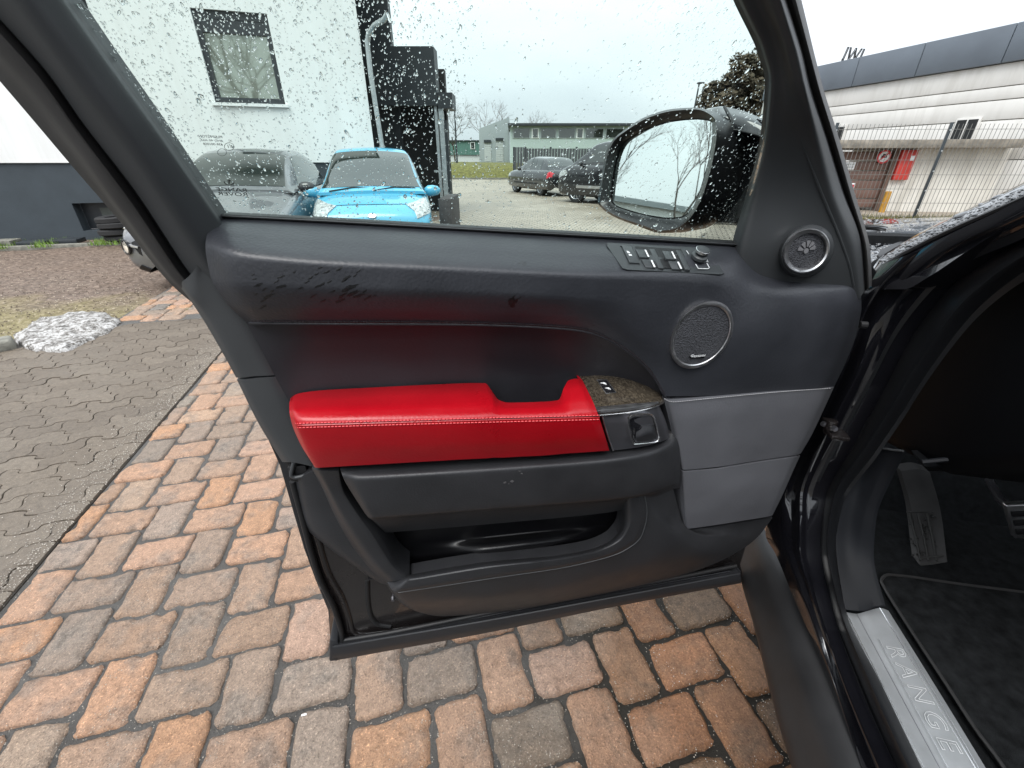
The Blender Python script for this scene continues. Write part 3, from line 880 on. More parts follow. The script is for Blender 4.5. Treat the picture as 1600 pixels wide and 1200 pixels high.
# gable side, dark cladding
mb = MB(); mb.box(wc(s_cor - .14, 3.0, -2.3), .24, 6.6, 3.98, WD, Vector((0, 0, 1)), WN); mb.build('side_wall', M['anthracite'], house)
mb = MB(); wslab(s_l, s_cor + .1, zt, zt + .2, -4, .35, mb); mb.build('eaves', M['anthracite'], house)
def house_window(s0, s1, z0, z1):
    mb = MB(); t = .085
    for q in ((s0, s0 + t, z0, z1), (s1 - t, s1, z0, z1), (s0 + t, s1 - t, z0, z0 + t), (s0 + t, s1 - t, z1 - t * 1.3, z1)):
        wslab(*q, -.14, -.05, mb)
    wslab(s0 + t, s1 - t, z1 - .30, z1 - t * 1.3, -.12, -.06, mb)
    f = mb.build('window', M['dkframe'], house)
    mb = MB(); wslab(s0 + t, s1 - t, z0 + t, z1 - .29, -.115, -.10, mb); mb.build('pane', M['pane_house'], f)
    mb = MB(); wslab(s0 - .05, s1 + .05, z0 - .05, z0 - .003, -.05, .05, mb); mb.build('sill', M['pvc'], f)
house_window(w1s0, w1s1, w1z0, w1z1); house_window(w2s0, w2s1, w1z0, w1z1)
mb = MB(); wslab(cs0 + .01, cs1 - .01, cz0 + .01, cz1 - .01, -.28, -.26, mb); cw = mb.build('cellar_window', M['dkframe'], house)
mb = MB(); wslab(cs0 + .28, cs0 + .72, cz0 + .06, cz1 - .10, -.262, -.25, mb); mb.build('pane', simple('dull_pane', (.09, .105, .10), .15), cw)
# rainwater pipe down the corner with a swan neck at the top
pp = [wp(606, 20, .55), wp(600, 31, .5), wp(585, 40, .2), wp(576, 52, .12), wp(574, 68, .10), wp(579, 115, .1), wp(586, 160, .1), wp(597, 228, .1)]
pp.append(Vector((pp[-1].x, pp[-1].y, .3)))
mb = MB(); mb.tube(pp, .045, 10); mb.build('downpipe', M['zinc'], house, True)
# kerb, weeds, loose slabs and the tyre pile at the foot of the wall
mb = MB(); wslab(-3, s_cor - .4, -.1, .03, .75, .85, mb); kb = tag(mb.build('kerb', M['stone'], bevel=.012), 'low stone kerb in front of the dark house base', 'kerb')
rnd2 = random.Random(3)
b = MB()
for k in range(5200):
    s = rnd2.uniform(.6, s_cor - 1.5) if rnd2.random() < .8 else rnd2.uniform(-1, .6); o = .40 + rnd2.random() * .62
    if noise.noise(Vector((s * 1.7, 0, 2))) < -.05: continue
    p = wc(s, .01, o); h = rnd2.uniform(.03, .11); a = rnd2.uniform(0, 6.28); d = Vector((math.cos(a), math.sin(a), 0)) * h * .35; q = d.orthogonal().normalized() * .008
    b.add([p - q, p + q, p + d + Vector((0, 0, h))], [(0, 1, 2)])
tag(b.build('weeds', simple('fresh_weed', (.14, .24, .03), .6, var=.3, vscale=30)), kind='stuff')
def slab_at(px0, px1, py, h, name, lab, tilt=0):
    a = wp(px0, py, .55); c = wp(px1, py, .55); b = MB(); X = (c - a); X.z = 0
    b.box((a + c) / 2 + Vector((0, 0, -(a + c).z / 2 + h / 2 + .01)), X.length, .3, h, X.normalized(), WN)
    tag(b.build(name, M['anthracite'] if 'strip' in name else M['stone'], bevel=.006), lab, name.replace('_', ' '))
slab_at(-60, 28, 383, .09, 'concrete_slab', 'grey slab lying flat against the house base at the far left')
slab_at(34, 80, 380, .06, 'roof_strip', 'dark flat strip lying along the house base, right of the grey slab')
slab_at(86, 128, 377, .07, 'plastic_strip', 'dark plastic strip at the foot of the house base under the cellar window')
tp = wp(186, 372, .55); tp.z = 0
for k in range(4):
    c = tp + Vector((rnd2.uniform(-.03, .03) + .12, rnd2.uniform(-.03, .03), .02 + k * .105)); R0 = .31
    b = MB(); b.lathe(c, (rnd2.uniform(-.05, .05), rnd2.uniform(-.05, .05), 1), [(R0 * .55, .015), (R0 * .9, 0), (R0, .02), (R0, .08), (R0 * .9, .1), (R0 * .55, .085), (R0 * .55, .015)], 28)
    o = b.build('tyre', M['tyre'], None, True)
    tag(o, ['worn black tyre, bottom of the pile by the cellar window', 'black tyre second from the bottom in the pile by the cellar window', 'black tyre second from the top in the pile by the cellar window', 'black tyre on top of the pile by the cellar window'][k], 'tyre', 'tyres piled by the cellar window')

# ---- dark entrance annex right of the house
AY = 12.6
ann = empty('entrance_annex', fp(640, 300, AY) * 1, 'dark flat roofed entrance block with a deep shaded porch beside the white house', 'building')
a0, a1 = fp(600, 70, AY), fp(677, 72, AY)
b0, b1 = fp(600, 165, AY), fp(681, 165, AY)
mb = MB(); mb.bx(a0.x - .35, a1.x, AY, AY + .55, b0.z, a1.z); mb.build('fascia_block', M['anthracite'], ann)
c0, c1 = fp(681, 144, AY), fp(707, 169, AY)
mb = MB(); mb.bx(a1.x + .004, c1.x, AY + .05, AY + .8, c1.z, c0.z); mb.build('canopy', M['anthracite'], ann)
mb = MB(); mb.bx(fp(530, 100, AY).x, fp(607, 100, AY).x, AY + .56, AY + .8, -.1, 7.4); mb.build('tall_block', M['anthracite'], ann)
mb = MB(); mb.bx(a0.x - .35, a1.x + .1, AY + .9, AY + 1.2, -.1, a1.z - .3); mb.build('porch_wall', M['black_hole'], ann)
for (px, w) in ((681.5, .07), (689.5, .12)):
    q = fp(px, 200, AY); mb = MB(); mb.bx(q.x - w / 2, q.x + w / 2, AY + .1, AY + .22, -.05, b0.z - .005); mb.build('post', M['zinc'], ann)
q = fp(695, 200, AY); mb = MB(); mb.bx(q.x - .045, q.x + .045, AY + .12, AY + .24, -.05, b0.z - .3); mb.build('post', M['anthracite'], ann)
mb = MB(); q = fp(685, 250, AY); mb.bx(q.x - .15, q.x + .1, AY + .11, AY + .2, 1.0, 1.05); mb.build('rail', M['zinc'], ann)
q0, q1 = fp(687, 345, 7.4), fp(706, 345, 7.4)
b = MB(); b.bx(q0.x, q1.x, 7.4, 8.6, -.03, fp(700, 311, 7.4).z); tag(b.build('low_wall', simple('dark_brick_wall', (.05, .045, .045), .8, var=.3, vscale=20), bevel=.01), 'low dark brick wall just right of the bright blue car', 'wall')

# ---- far side of the yard
bank = MB(); q = fp(690, 262, 37.0)
nb = 60; vs, fs = [], []
for i in range(nb):
    x = -20 + 34 * i / (nb - 1)
    for (y, z) in ((36.2, -.05), (36.6, .35), (37.4, .85), (39, 1.02), (60, 1.05)):
        vs.append((x, y + noise.noise(Vector((x, y, 0))) * .2, z + noise.noise(Vector((x * .5, y, 3))) * .07))
for i in range(nb - 1):
    for j in range(4): fs.append((i * 5 + j, (i + 1) * 5 + j, (i + 1) * 5 + j + 1, i * 5 + j + 1))
tag(mesh_obj('grass_bank', vs, fs, M['grass'], None, True, 180), kind='structure')
b = MB(); b.bx(-8, 5, 35.9, 36.1, -.05, .08); tag(b.build('kerb', M['stone']), 'far pale kerb along the foot of the grass bank', 'kerb')

def zat(py, y): return fp(800, py, y).z
def xat(px, y, py=250): return fp(px, py, y).x
M['hall_green'] = simple('green_sheet_cladding', (.10, .20, .17), .6, var=.08, vscale=.8)
M['hall_white'] = simple('pale_wall', (.62, .63, .61), .8, var=.1, vscale=.5)
M['hall_grey'] = simple('grey_sheet_cladding', (.30, .33, .34), .6, var=.06, vscale=.7)
hall = empty('green_hall', (xat(720, 62), 62, 1), 'long low hall with green sheet upper wall and pale base beyond the bank', 'building')
y = 62; b = MB()
x0, x1 = xat(640, y), xat(760, y)
n = 46
for k in range(n):
    b.bx(x0 + (x1 - x0) * k / n, x0 + (x1 - x0) * (k + .78) / n, y - .06, y + .2, zat(242, y), zat(220.5, y))
b.bx(x0, x1, y, y + 8, zat(242, y), zat(220.5, y)); b.build('cladding', M['hall_green'], hall)
b = MB(); b.bx(x0, x1, y + .1, y + 8, .9, zat(242, y) - .003); b.build('wall', M['hall_white'], hall)
b = MB(); b.bx(x0 - .3, x1, y - .25, y + 8, zat(220.4, y), zat(219, y)); b.build('roof', M['anthracite'], hall)
b = MB(); b.bx(xat(736, y), xat(743, y), y - .12, y - .07, zat(233, y), zat(222, y)); w = b.build('window', M['pvc'], hall)
b = MB(); b.bx(xat(737, y), xat(742, y), y - .14, y - .125, zat(232, y), zat(223, y)); b.build('pane', M['pane'], w)

y = 52; ws = empty('grey_workshop', (xat(775, y), y, 1), 'grey workshop with sloped roof edge and two roller doors beyond the bank', 'building')
X = lambda p: xat(p, y); Z = lambda p: zat(p, y)
b = MB(); b.prism([(X(749), y, .9), (X(796), y, .9), (X(796), y, Z(183)), (X(750), y, Z(201))], (0, 7, 0)); b.build('wall', M['hall_grey'], ws)
for (p0, p1, q0) in ((757, 768, 223), (775, 787, 220)):
    b = MB(); b.bx(X(p0), X(p1), y - .04, y - .003, 1.0, Z(q0)); d = b.build('roller_door', simple('pale_roller_door', (.40, .42, .42), .6), ws)
    b = MB()
    for k in range(8):
        z = 1.15 + k * (Z(q0) - 1.3) / 8; b.bx(X(p0) + .05, X(p1) - .05, y - .07, y - .045, z, z + .18)
    b.build('door_slats', simple('roller_slat', (.46, .48, .48), .55), d)
    b = MB(); b.bx(X(p0), X(p1), y - .2, y - .08, Z(q0), Z(q0) + .25); b.build('shutter_box', M['anthracite'], d)

y = 44; of = empty('long_office', (xat(900, y), y, 1), 'long pale green building with a dark window strip under a thin flat roof', 'building')
b = MB(); b.bx(X(797), X(1000) + 9, y, y + 9, .5, Z(197)); b.build('wall', simple('pale_green_wall', (.40, .47, .45), .7, var=.05, vscale=.4), of)
b = MB(); b.bx(X(794), X(1000) + 9.2, y - .5, y + 9, Z(196.9), Z(193)); b.build('roof', M['anthracite'], of)
px = 800
for (p0, p1, dark) in ((801, 828, 0), (830, 841, 1), (843, 868, 0), (870, 897, 0), (898, 909, 1), (911, 940, 0), (942, 970, 0)):
    b = MB(); b.bx(X(p0), X(p1), y - .06, y - .003, Z(216), Z(200.5)); f = b.build('window', M['pvc'] if dark else M['hall_grey'], of)
    b = MB(); b.bx(X(p0) + .1, X(p1) - .1, y - .075, y - .063, Z(215), Z(201.7)); b.build('pane', M['pane'], f)
y = 31; pf = empty('slat_fence', (X(860), y, 0), 'tall dark grey vertical slat fence behind the parked black cars', 'fence')
M['slat'] = simple('dark_grey_slat', (.055, .06, .065), .6, var=.15, vscale=3)
x = X(803.5); k = 0
while x < X(985):
    hh = Z(230) if x < X(820) else Z(232)
    b = MB(); b.bx(x, x + .16, y, y + .03, -.05, hh); o = b.build('slat', M['slat'], pf); x += .185; k += 1
for px in (803, 821, 860, 900):
    b = MB(); b.bx(X(px) - .06, X(px) + .06, y + .035, y + .13, -.05, Z(229.5)); b.build('post', M['anthracite'], pf)

# lamp post and trees
y = 34; lp = empty('lamp_post', (X(1069), y, 0), 'slim lamp post with a flat head left of the brown leaved tree', 'lamp post')
b = MB(); b.tube([(X(1069), y, -.1), (X(1072.5), y, Z(131))], [.09, .05], 8); b.build('pole', M['anthracite'], lp, True)
b = MB(); b.bx(X(1070), X(1079), y - .15, y + .15, Z(131), Z(128.5)); b.build('lamp_head', M['anthracite'], lp, bevel=.02)
b = MB(); y = 40; lp2 = empty('lamp_post', (X(714), y, 0), 'thin dark street light column in front of the green hall', 'lamp post')
b.tube([(X(714), y, .5), (X(714.5), y, Z(160))], [.08, .05], 8); b.build('pole', M['anthracite'], lp2, True)

M['bark'] = simple('bare_bark', (.09, .075, .062), .9, var=.3, vscale=5)
M['twig'] = simple('bare_twigs', (.13, .105, .095), .9, var=.3, vscale=3)
def bare_tree(name, label, loc, H, seed, spread=.45, depth=6, mat=None, group=None, r0=.02, lowfork=.3):
    r = random.Random(seed); t = empty(name, loc, label, 'tree', group); L0 = Vector(loc)
    trunk, crown = MB(), MB()
    def grow(p, d, l, rr, lev):
        pts = [p]; q = p; dd = d.copy()
        for k in range(3):
            dd = (dd + Vector((r.gauss(0, .09), r.gauss(0, .09), .05))).normalized(); q = q + dd * (l / 3); pts.append(q)
        (trunk if lev < 2 else crown).tube(pts, [rr, rr * .9, rr * .8, rr * .68], 5 if lev < 2 else 3, False)
        if lev >= depth: return
        for k in range(r.choice((2, 3, 3) if lev else (3, 4))):
            a = r.uniform(0, 6.28); e = Vector((math.cos(a), math.sin(a), 0)); e = (e - dd * e.dot(dd)).normalized()
            nd = (dd * (1 - spread * .5) + e * spread * r.uniform(.6, 1.3)).normalized()
            grow(pts[r.choice((2, 3))], nd, l * r.uniform(.62, .82), rr * .6, lev + 1)
    grow(L0 + Vector((0, 0, -.1)), Vector((0, 0, 1)), H * lowfork, H * r0, 0)
    trunk.build('trunk', M['bark'], t, True); crown.build('crown', mat or M['twig'], t, True)
    return t
bare_tree('bare_tree', 'bare tree rising behind the dark entrance canopy', (xat(712, 48), 48, .9), 8.5, 5, .5, 7, r0=.010)
bare_tree('bare_tree', 'faint bare tree behind the grey workshop, the left one', (xat(768, 75), 75, .9), 9.5, 9, .5, 6, r0=.014)
bare_tree('bare_tree', 'faint bare tree peeping over the workshop roof, the right one', (xat(838, 78), 78, .9), 9.0, 12, .5, 6, r0=.012)

def leaf_tree(name, label, loc, rx, rz, zc, n, mat, seed):
    r = random.Random(seed); t = empty(name, loc, label, 'tree'); L0 = Vector(loc)
    b = MB(); b.tube([L0 + Vector((0, 0, -.1)), L0 + Vector((.1, 0, zc * .6)), L0 + Vector((.1, .1, zc))], [.22, .15, .06], 7)
    for k in range(7):
        a = r.uniform(0, 6.28); b.tube([L0 + Vector((0, 0, zc * .5)), L0 + Vector((math.cos(a) * rx * .4, math.sin(a) * rx * .4, zc)), L0 + Vector((math.cos(a) * rx * .7, math.sin(a) * rx * .7, zc + rz * .4))], [.09, .06, .02], 5)
    b.build('trunk', M['bark'], t, True)
    cl = []
    while len(cl) < 150:
        q = Vector((r.uniform(-1, 1), r.uniform(-1, 1), r.uniform(-1, 1)))
        if q.length < 1: cl.append((Vector((q.x * rx, q.y * rx, zc + q.z * rz)), r.uniform(.10, .24) * rx))
    vs, fs = [], []
    for k in range(n):
        c, s = r.choice(cl); v = Vector((r.gauss(0, 1), r.gauss(0, 1), r.gauss(0, 1))).normalized() * s * r.random()**.4
        p = L0 + c + v; sz = r.uniform(.07, .17)
        u = Vector((r.gauss(0, 1), r.gauss(0, 1), r.gauss(0, 1))).normalized(); w = u.orthogonal().normalized()
        i = len(vs); vs += [p - u * sz, p + w * sz * .5, p + u * sz, p - w * sz * .5]; fs.append((i, i + 1, i + 2, i + 3))
    me = bpy.data.meshes.new('crown'); me.from_pydata([tuple(v) for v in vs], [], fs)
    obj_from('crown', me, mat, t, False)
    return t
def leafmat():
    m, nt, b = newmat('dry_brown_leaves')
    n = noise_node(nt, 1.1, 4); g = nt.nodes.new('ShaderNodeNewGeometry')
    nt.links.new(mixc(nt, .6, ramp(nt, n.outputs['Fac'], [(.35, (.028, .027, .015)), (.6, (.072, .050, .027))]), ramp(nt, g.outputs['Random Per Island'], [(0, (.018, .020, .012)), (.6, (.058, .042, .022)), (1, (.10, .072, .038))])), b.inputs['Base Color'])
    b.inputs['Roughness'].default_value = .8
    return m
M['leaves'] = leafmat()
leaf_tree('leafy_tree', 'dense tree with dry brown and green leaves behind the wing mirror', (xat(1150, 27), 27, -.05), 2.3, 2.6, zat(176, 27), 34000, M['leaves'], 8)

# ---- right: white industrial building, annex with garage door, fence
RA = rad(-14.4); RD = Vector((math.sin(RA), math.cos(RA), 0)); RN = Vector((-math.cos(RA), math.sin(RA), 0))   # RD runs away from us, RN faces the yard
RP0 = fp(1400, 300, 15.5)
def rp(px, py, off=0.0): return plane(px, py, RP0 + RN * off, RN)
def rc(s, z, off=0.0): return Vector((RP0.x, RP0.y, 0)) + RD * s + RN * off + Vector((0, 0, z))
def rq(p): return (p - RP0).dot(RD), p.z
def rslab(mb, s0, s1, z0, z1, o0, o1): return mb.box(rc((s0 + s1) / 2, (z0 + z1) / 2, (o0 + o1) / 2), abs(s1 - s0), abs(z1 - z0), abs(o1 - o0), RD, Vector((0, 0, 1)), RN)
zroof = rq(rp(1400, 78))[1]; zband = rq(rp(1400, 125))[1]
zj = [rq(rp(1400, q))[1] for q in (155, 172, 198)]
sf = rq(rp(1210, 200))[0] + 1.0; sn = rq(rp(1600, 200))[0] - 6
wh = empty('white_warehouse', rc(0, 0), 'large white panelled warehouse with a grey roof band on the right', 'building')
M['wpanel'] = simple('white_wall_panel', (.62, .61, .585), .75, var=.035, vscale=.5, bscale=30, bstr=.1)
streaks(M['wpanel'], .07, (3.0, 3.0, .4))
M['band'] = simple('grey_roof_band', (.105, .125, .15), .45, var=.12, vscale=.8)
levels = [-.1, zj[2] - .95, zj[2], zj[1], zj[0], zband - .004]
for i in range(5):
    b = MB(); rslab(b, sn, sf, levels[i] + .012, levels[i + 1] - .012, -.2, 0); b.build('wall_panel', M['wpanel'], wh, bevel=.006)
b = MB(); rslab(b, sn, sf, -.1, zband, -.4, -.03); b.build('wall_core', M['stone'], wh)
ss = [sf] + [rq(rp(q, 100))[0] for q in (1345, 1440, 1568)] + [sn]
for i in range(4):
    b = MB(); rslab(b, ss[i + 1] + .012, ss[i] - .012, zband, zroof, -.3, .12); b.build('roof_fascia', M['band'], wh, bevel=.01)
wl = [rq(rp(*q)) for q in ((1497, 195), (1513, 215))]
b = MB()
c = rp(1508, 203); s0 = rq(c)[0]
rslab(b, s0 - .31, s0 + .29, c.z - .30, c.z + .30, .0, .06); f = b.build('window', M['wpanel'], wh, bevel=.006)
for d in (-.15, .13):
    b = MB(); rslab(b, s0 + d - .12, s0 + d + .12, c.z - .25, c.z + .25, .055, .068); b.build('pane', M['black_hole'], f)
c = rp(1308, 212); s0 = rq(c)[0]
b = MB(); rslab(b, s0 - .3, s0 + .3, c.z - .33, c.z + .33, 0, .06); f = b.build('window', M['wpanel'], wh)
b = MB(); rslab(b, s0 - .26, s0 + .26, c.z - .27, c.z + .27, .055, .068); b.build('pane', M['black_hole'], f)
# skeleton letters of a roof sign, seen from behind
sg = empty('roof_sign', rc(rq(rp(1330, 95))[0], zroof, -1), 'roof sign of dark outlined capital letters seen above the warehouse roof', 'sign')
c = rp(1331, 93, -1.2)
text_obj('letters', 'IWI', .62, c + Vector((0, 0, .10)), RD * .35 + Vector((1.0, 0, 0)), Vector((.18, 0, 1)), M['anthracite'], sg, .05, outline=.022, spacing=1.1)
for d in (-.5, 0, .5):
    b = MB(); q = (RD * .35 + Vector((1, 0, 0))).normalized() * d; b.tube([c + q + Vector((0, 0, -.9)), c + q + Vector((0, 0, .0))], .03, 5); b.build('support', M['anthracite'], sg)

# garage annex: its face runs across our view
GY = 13.4
GA = rad(9); GD = Vector((math.cos(GA), -math.sin(GA), 0)); GNn = Vector((-math.sin(GA), -math.cos(GA), 0))
GQ0 = fp(1400, 300, GY)
def gq(px, py, off=0.0): return plane(px, py, GQ0 + GNn * off, GNn)
def gs(p): return (p - GQ0).dot(GD)
def gcn(s, z, o): return Vector((GQ0.x, GQ0.y, 0)) + GD * s + GNn * o + Vector((0, 0, z))
def gslab(mb, s0, s1, z0, z1, o0, o1): return mb.box(gcn((s0 + s1) / 2, (z0 + z1) / 2, (o0 + o1) / 2), abs(s1 - s0), abs(z1 - z0), abs(o1 - o0), GD, Vector((0, 0, 1)), GNn)
gar = empty('garage', gcn(0, 0, 0), 'low white garage annex with a brown sectional door and a grey concrete canopy', 'garage')
sd0 = gs(gq(1385, 285)); zc0 = gq(1400, 232).z; zc1 = gq(1400, 219).z; sdl = sd0 - 3.2; sr = gs(gq(1575, 232))
M['garage_white'] = simple('stained_white_wall', (.66, .64, .59), .8, var=.10, vscale=1.4, bscale=30, bstr=.15)
streaks(M['garage_white'], .10, (4.0, 4.0, .5))
b = MB(); gslab(b, sd0 + .06, sr + 1.2, -.1, zc0, -2.5, 0); b.build('wall', M['garage_white'], gar)
b = MB(); gslab(b, sdl - 2, sdl - .05, -.1, zc0, -2.5, 0); b.build('wall', M['garage_white'], gar)
b = MB(); gslab(b, sdl - 2.2, sr, zc0 + .002, zc1, -2.5, .45); b.build('canopy', simple('mossy_concrete', (.20, .18, .15), .85, var=.4, vscale=5, bscale=30, bstr=.4), gar, bevel=.01)
M['bframe'] = simple('brown_frame', (.13, .085, .065), .5)
for (q0, q1) in ((sd0 - .035, sd0 + .03), (sdl - .04, sdl + .06)):
    b = MB(); gslab(b, q0, q1, -.1, zc0 - .003, -.2, .02); b.build('door_frame', M['bframe'], gar)
M['gdoor'] = simple('brown_garage_door', (.15, .088, .070), .5, var=.1, vscale=2)
nz_ = 6
for k in range(nz_):
    z0 = .04 + (zc0 - .1) * k / nz_; z1 = .04 + (zc0 - .1) * (k + 1) / nz_
    b = MB(); gslab(b, sdl + .065, sd0 - .04, z0 + .012, z1 - .012, -.16, -.10); b.build('door_panel', M['gdoor'], gar, bevel=.012)
M['signred'] = simple('sign_red', (.55, .02, .025), .4)
def sign_plate(px, py, w, h, name, label, cat):
    c = gq(px, py, -.06); b = MB(); b.box(c, w, h, .012, GD, Vector((0, 0, 1)), GNn); o = b.build(name, M['white'], bevel=.002); return c, tag(o, label, cat)
c = gq(1381, 245, -.05)
t = empty('round_sign', c, 'round red ringed prohibition sign fixed to the brown garage door', 'sign')
b = MB(); b.lathe(c, GNn, [(0.0, .006), (.165, .006), (.165, 0)], 32); b.build('plate', M['white'], t)
b = MB(); b.lathe(c, GNn, [(.13, .007), (.13, .011), (.17, .011), (.17, 0)], 32); b.build('ring', M['signred'], t)
b = MB(); b.box(c + GNn * .010, .25, .032, .006, (GD + Vector((0, 0, 1))).normalized(), (Vector((0, 0, 1)) - GD).normalized(), GNn); b.build('bar', M['signred'], t)
b = MB(); b.box(c + GNn * .0075, .14, .06, .005, GD, Vector((0, 0, 1)), GNn); b.box(c + GNn * .0075 + Vector((0, 0, .052)), .08, .035, .005, GD, Vector((0, 0, 1)), GNn); b.build('pictogram', M['anthracite'], t)
c, o = sign_plate(1328, 259, .26, .2, 'notice', 'small white notice with grid print on the garage door', 'sign')
b = MB()
for i in range(3):
    for j in range(2): b.box(c + GNn * .008 + GD * (-.07 + .07 * i) + Vector((0, 0, -.035 + .07 * j)), .045, .035, .004, GD, Vector((0, 0, 1)), GNn)
b.build('print', M['zinc'], o)
c, o = sign_plate(1329, 292, .2, .2, 'warning_notice', 'small red and white notice low on the garage door edge', 'sign')
b = MB(); b.box(c + GNn * .008, .15, .12, .004, GD, Vector((0, 0, 1)), GNn); b.build('print', M['signred'], o)
c = gq(1413, 258, .06)
t = empty('red_box', c, 'red metal cabinet with a small white label on the white garage wall', 'cabinet')
b = MB(); b.box(c, .38, .74, .12, GD, Vector((0, 0, 1)), GNn); b.build('body', simple('faded_red_box', (.50, .045, .035), .5, var=.15, vscale=6), t, bevel=.012)
b = MB(); b.box(c + GNn * .063 + GD * .1 + Vector((0, 0, .17)), .10, .12, .006, GD, Vector((0, 0, 1)), GNn); b.build('sticker', M['white'], t)
q = gq(1377, 330, .35); q.z = 0; top = gq(1389, 299, .35)
b = MB(); b.tube([Vector((top.x, top.y, -.1)), top], .075, 12); tag(b.build('bollard', simple('yellow_ochre_paint', (.42, .22, .03), .6, var=.2, vscale=8), None, True), 'yellow ochre post standing in front of the white garage wall', 'post')
# wire fence
FY = 11.3
FA = rad(-3); FD = Vector((math.cos(FA), math.sin(FA), 0)); FN = Vector((math.sin(FA), -math.cos(FA), 0))
FQ = fp(1428, 338, FY); FQ.z = 0
def fq(px, py): return plane(px, py, FQ, FN)
wf = empty('wire_fence', FQ, 'grey double wire mesh fence with a dark post in front of the garage', 'fence')
ztop = fq(1491, 191).z
M['wire'] = simple('galvanised_wire', (.20, .20, .19), .5, .5)
def post_at(s):
    b = MB(); p = FQ + FD * s; b.box(p + Vector((0, 0, ztop / 2 - .05)), .06, .04, ztop + .1, FD, FN); o = b.build('post', simple('anthracite_post', (.02, .028, .034), .45), wf, bevel=.004)
    b = MB()
    for k in range(5): b.box(p + FN * .03 + Vector((0, 0, ztop - .15 - k * .42)), .03, .012, .03, FD, FN)
    b.build('clip', M['zinc'], o)
sp_ = 2.5
for k in (-1, 0, 1, 2): post_at(k * sp_)
for k in (-1, 0, 1):
    b = MB(); s0 = k * sp_ + .05; n = 25
    for i in range(n + 1):
        p = FQ + FD * (s0 + i * (sp_ - .1) / n) + FN * .02; b.tube([p, p + Vector((0, 0, ztop - .03))], .0050, 4, False)
    for j in range(11):
        z = .05 + j * .31
        if z > ztop: break
        for o_ in (.012, .028):
            p = FQ + FD * s0 + FN * o_ + Vector((0, 0, z)); b.tube([p, p + FD * (sp_ - .1)], .0055, 4, False)
    b.build('mesh_panel', M['wire'], wf)
b = MB(); rr = random.Random(5)
for k in range(2500):
    p = FQ + FD * rr.uniform(-3.5, 8) + FN * rr.uniform(-.3, .5); h = rr.uniform(.04, .13); a = rr.uniform(0, 6.28)
    b.add([p, p + Vector((math.cos(a), math.sin(a), 0)) * .02, p + Vector((rr.gauss(0, .03), rr.gauss(0, .03), h))], [(0, 1, 2)])
tag(b.build('grass', M['grass']), kind='stuff')

# ---- things behind us on the left, seen only in the wing mirror
MX = -46
mo = empty('office_row', (MX, -3, 0), 'low pale office row with a strip of windows, seen in the wing mirror', 'building')
b = MB(); b.bx(MX - 8, MX, -22, 22, -.05, 5.0); b.build('wall', M['hall_white'], mo)
b = MB(); b.bx(MX - 8.4, MX + .4, -22.4, 22.4, 5.0, 5.5); b.build('roof', M['hall_grey'], mo)
for k in range(22):
    y0 = -14 + k * 1.35
    b = MB(); b.bx(MX + .002, MX + .06, y0, y0 + 1.15, 2.6, 4.3); f = b.build('window', M['pvc'], mo)
    b = MB(); b.bx(MX + .055, MX + .075, y0 + .08, y0 + 1.07, 2.68, 4.22); b.build('pane', M['pane'], f)
bare_tree('bare_tree', 'bare tree behind the camera, mirrored in the house window', (-2.7, -5.5, 0), 10, 44, .5, 7, r0=.02)
bare_tree('bare_tree', 'tall bare tree on the left of the wing mirror reflection', (-21, 2.3, 0), 8.0, 21, .45, 7, r0=.011)
bare_tree('bare_tree', 'tall bare tree on the right of the wing mirror reflection', (-20, -.3, 0), 8.0, 33, .45, 7, r0=.011)
# ================================================================== PARKED CARS
def paintmat(name, col, metal=0.0, rough=.25):
    m, nt, b = newmat(name); b.inputs['Base Color'].default_value = tuple(col) + (1,)
    b.inputs['Metallic'].default_value = metal; b.inputs['Roughness'].default_value = rough; b.inputs['Coat Weight'].default_value = 1; b.inputs['Coat Roughness'].default_value = .05
    n = noise_node(nt, 5, 4); nt.links.new(ramp(nt, n.outputs['Fac'], [(.3, (rough - .06,) * 3), (.7, (rough + .1,) * 3)]), b.inputs['Roughness'])
    return m
M['carglass'] = simple('car_window_glass', (.018, .024, .022), .03, spec=.9, coat=.5)
M['lamp'] = simple('headlamp_glass', (.36, .38, .38), .12, coat=1, var=.55, vscale=26)
M['amber'] = simple('amber_lens', (.55, .18, .08), .2, coat=1)
M['tail'] = simple('red_tail_lens', (.55, .015, .03), .15, coat=1)
def section(hw, z0, zs, zc):
    return [(hw * .80, z0), (hw * .96, z0 + .07), (hw, z0 + (zs - z0) * .45), (hw * .985, z0 + (zs - z0) * .8), (hw * .93, zs - .015), (hw * .80, zs + (zc - zs) * .55), (hw * .4, zs + (zc - zs) * .95), (0, zc)]
def cabsec(hb, ht, zb, zt):
    d = zt - zb
    return [(hb, zb), (hb + (ht - hb) * .35, zb + d * .35), (hb + (ht - hb) * .72, zb + d * .72), (ht, zt - d * .12), (ht * .90, zt - d * .035), (ht * .5, zt + .005), (0, zt + .015)]
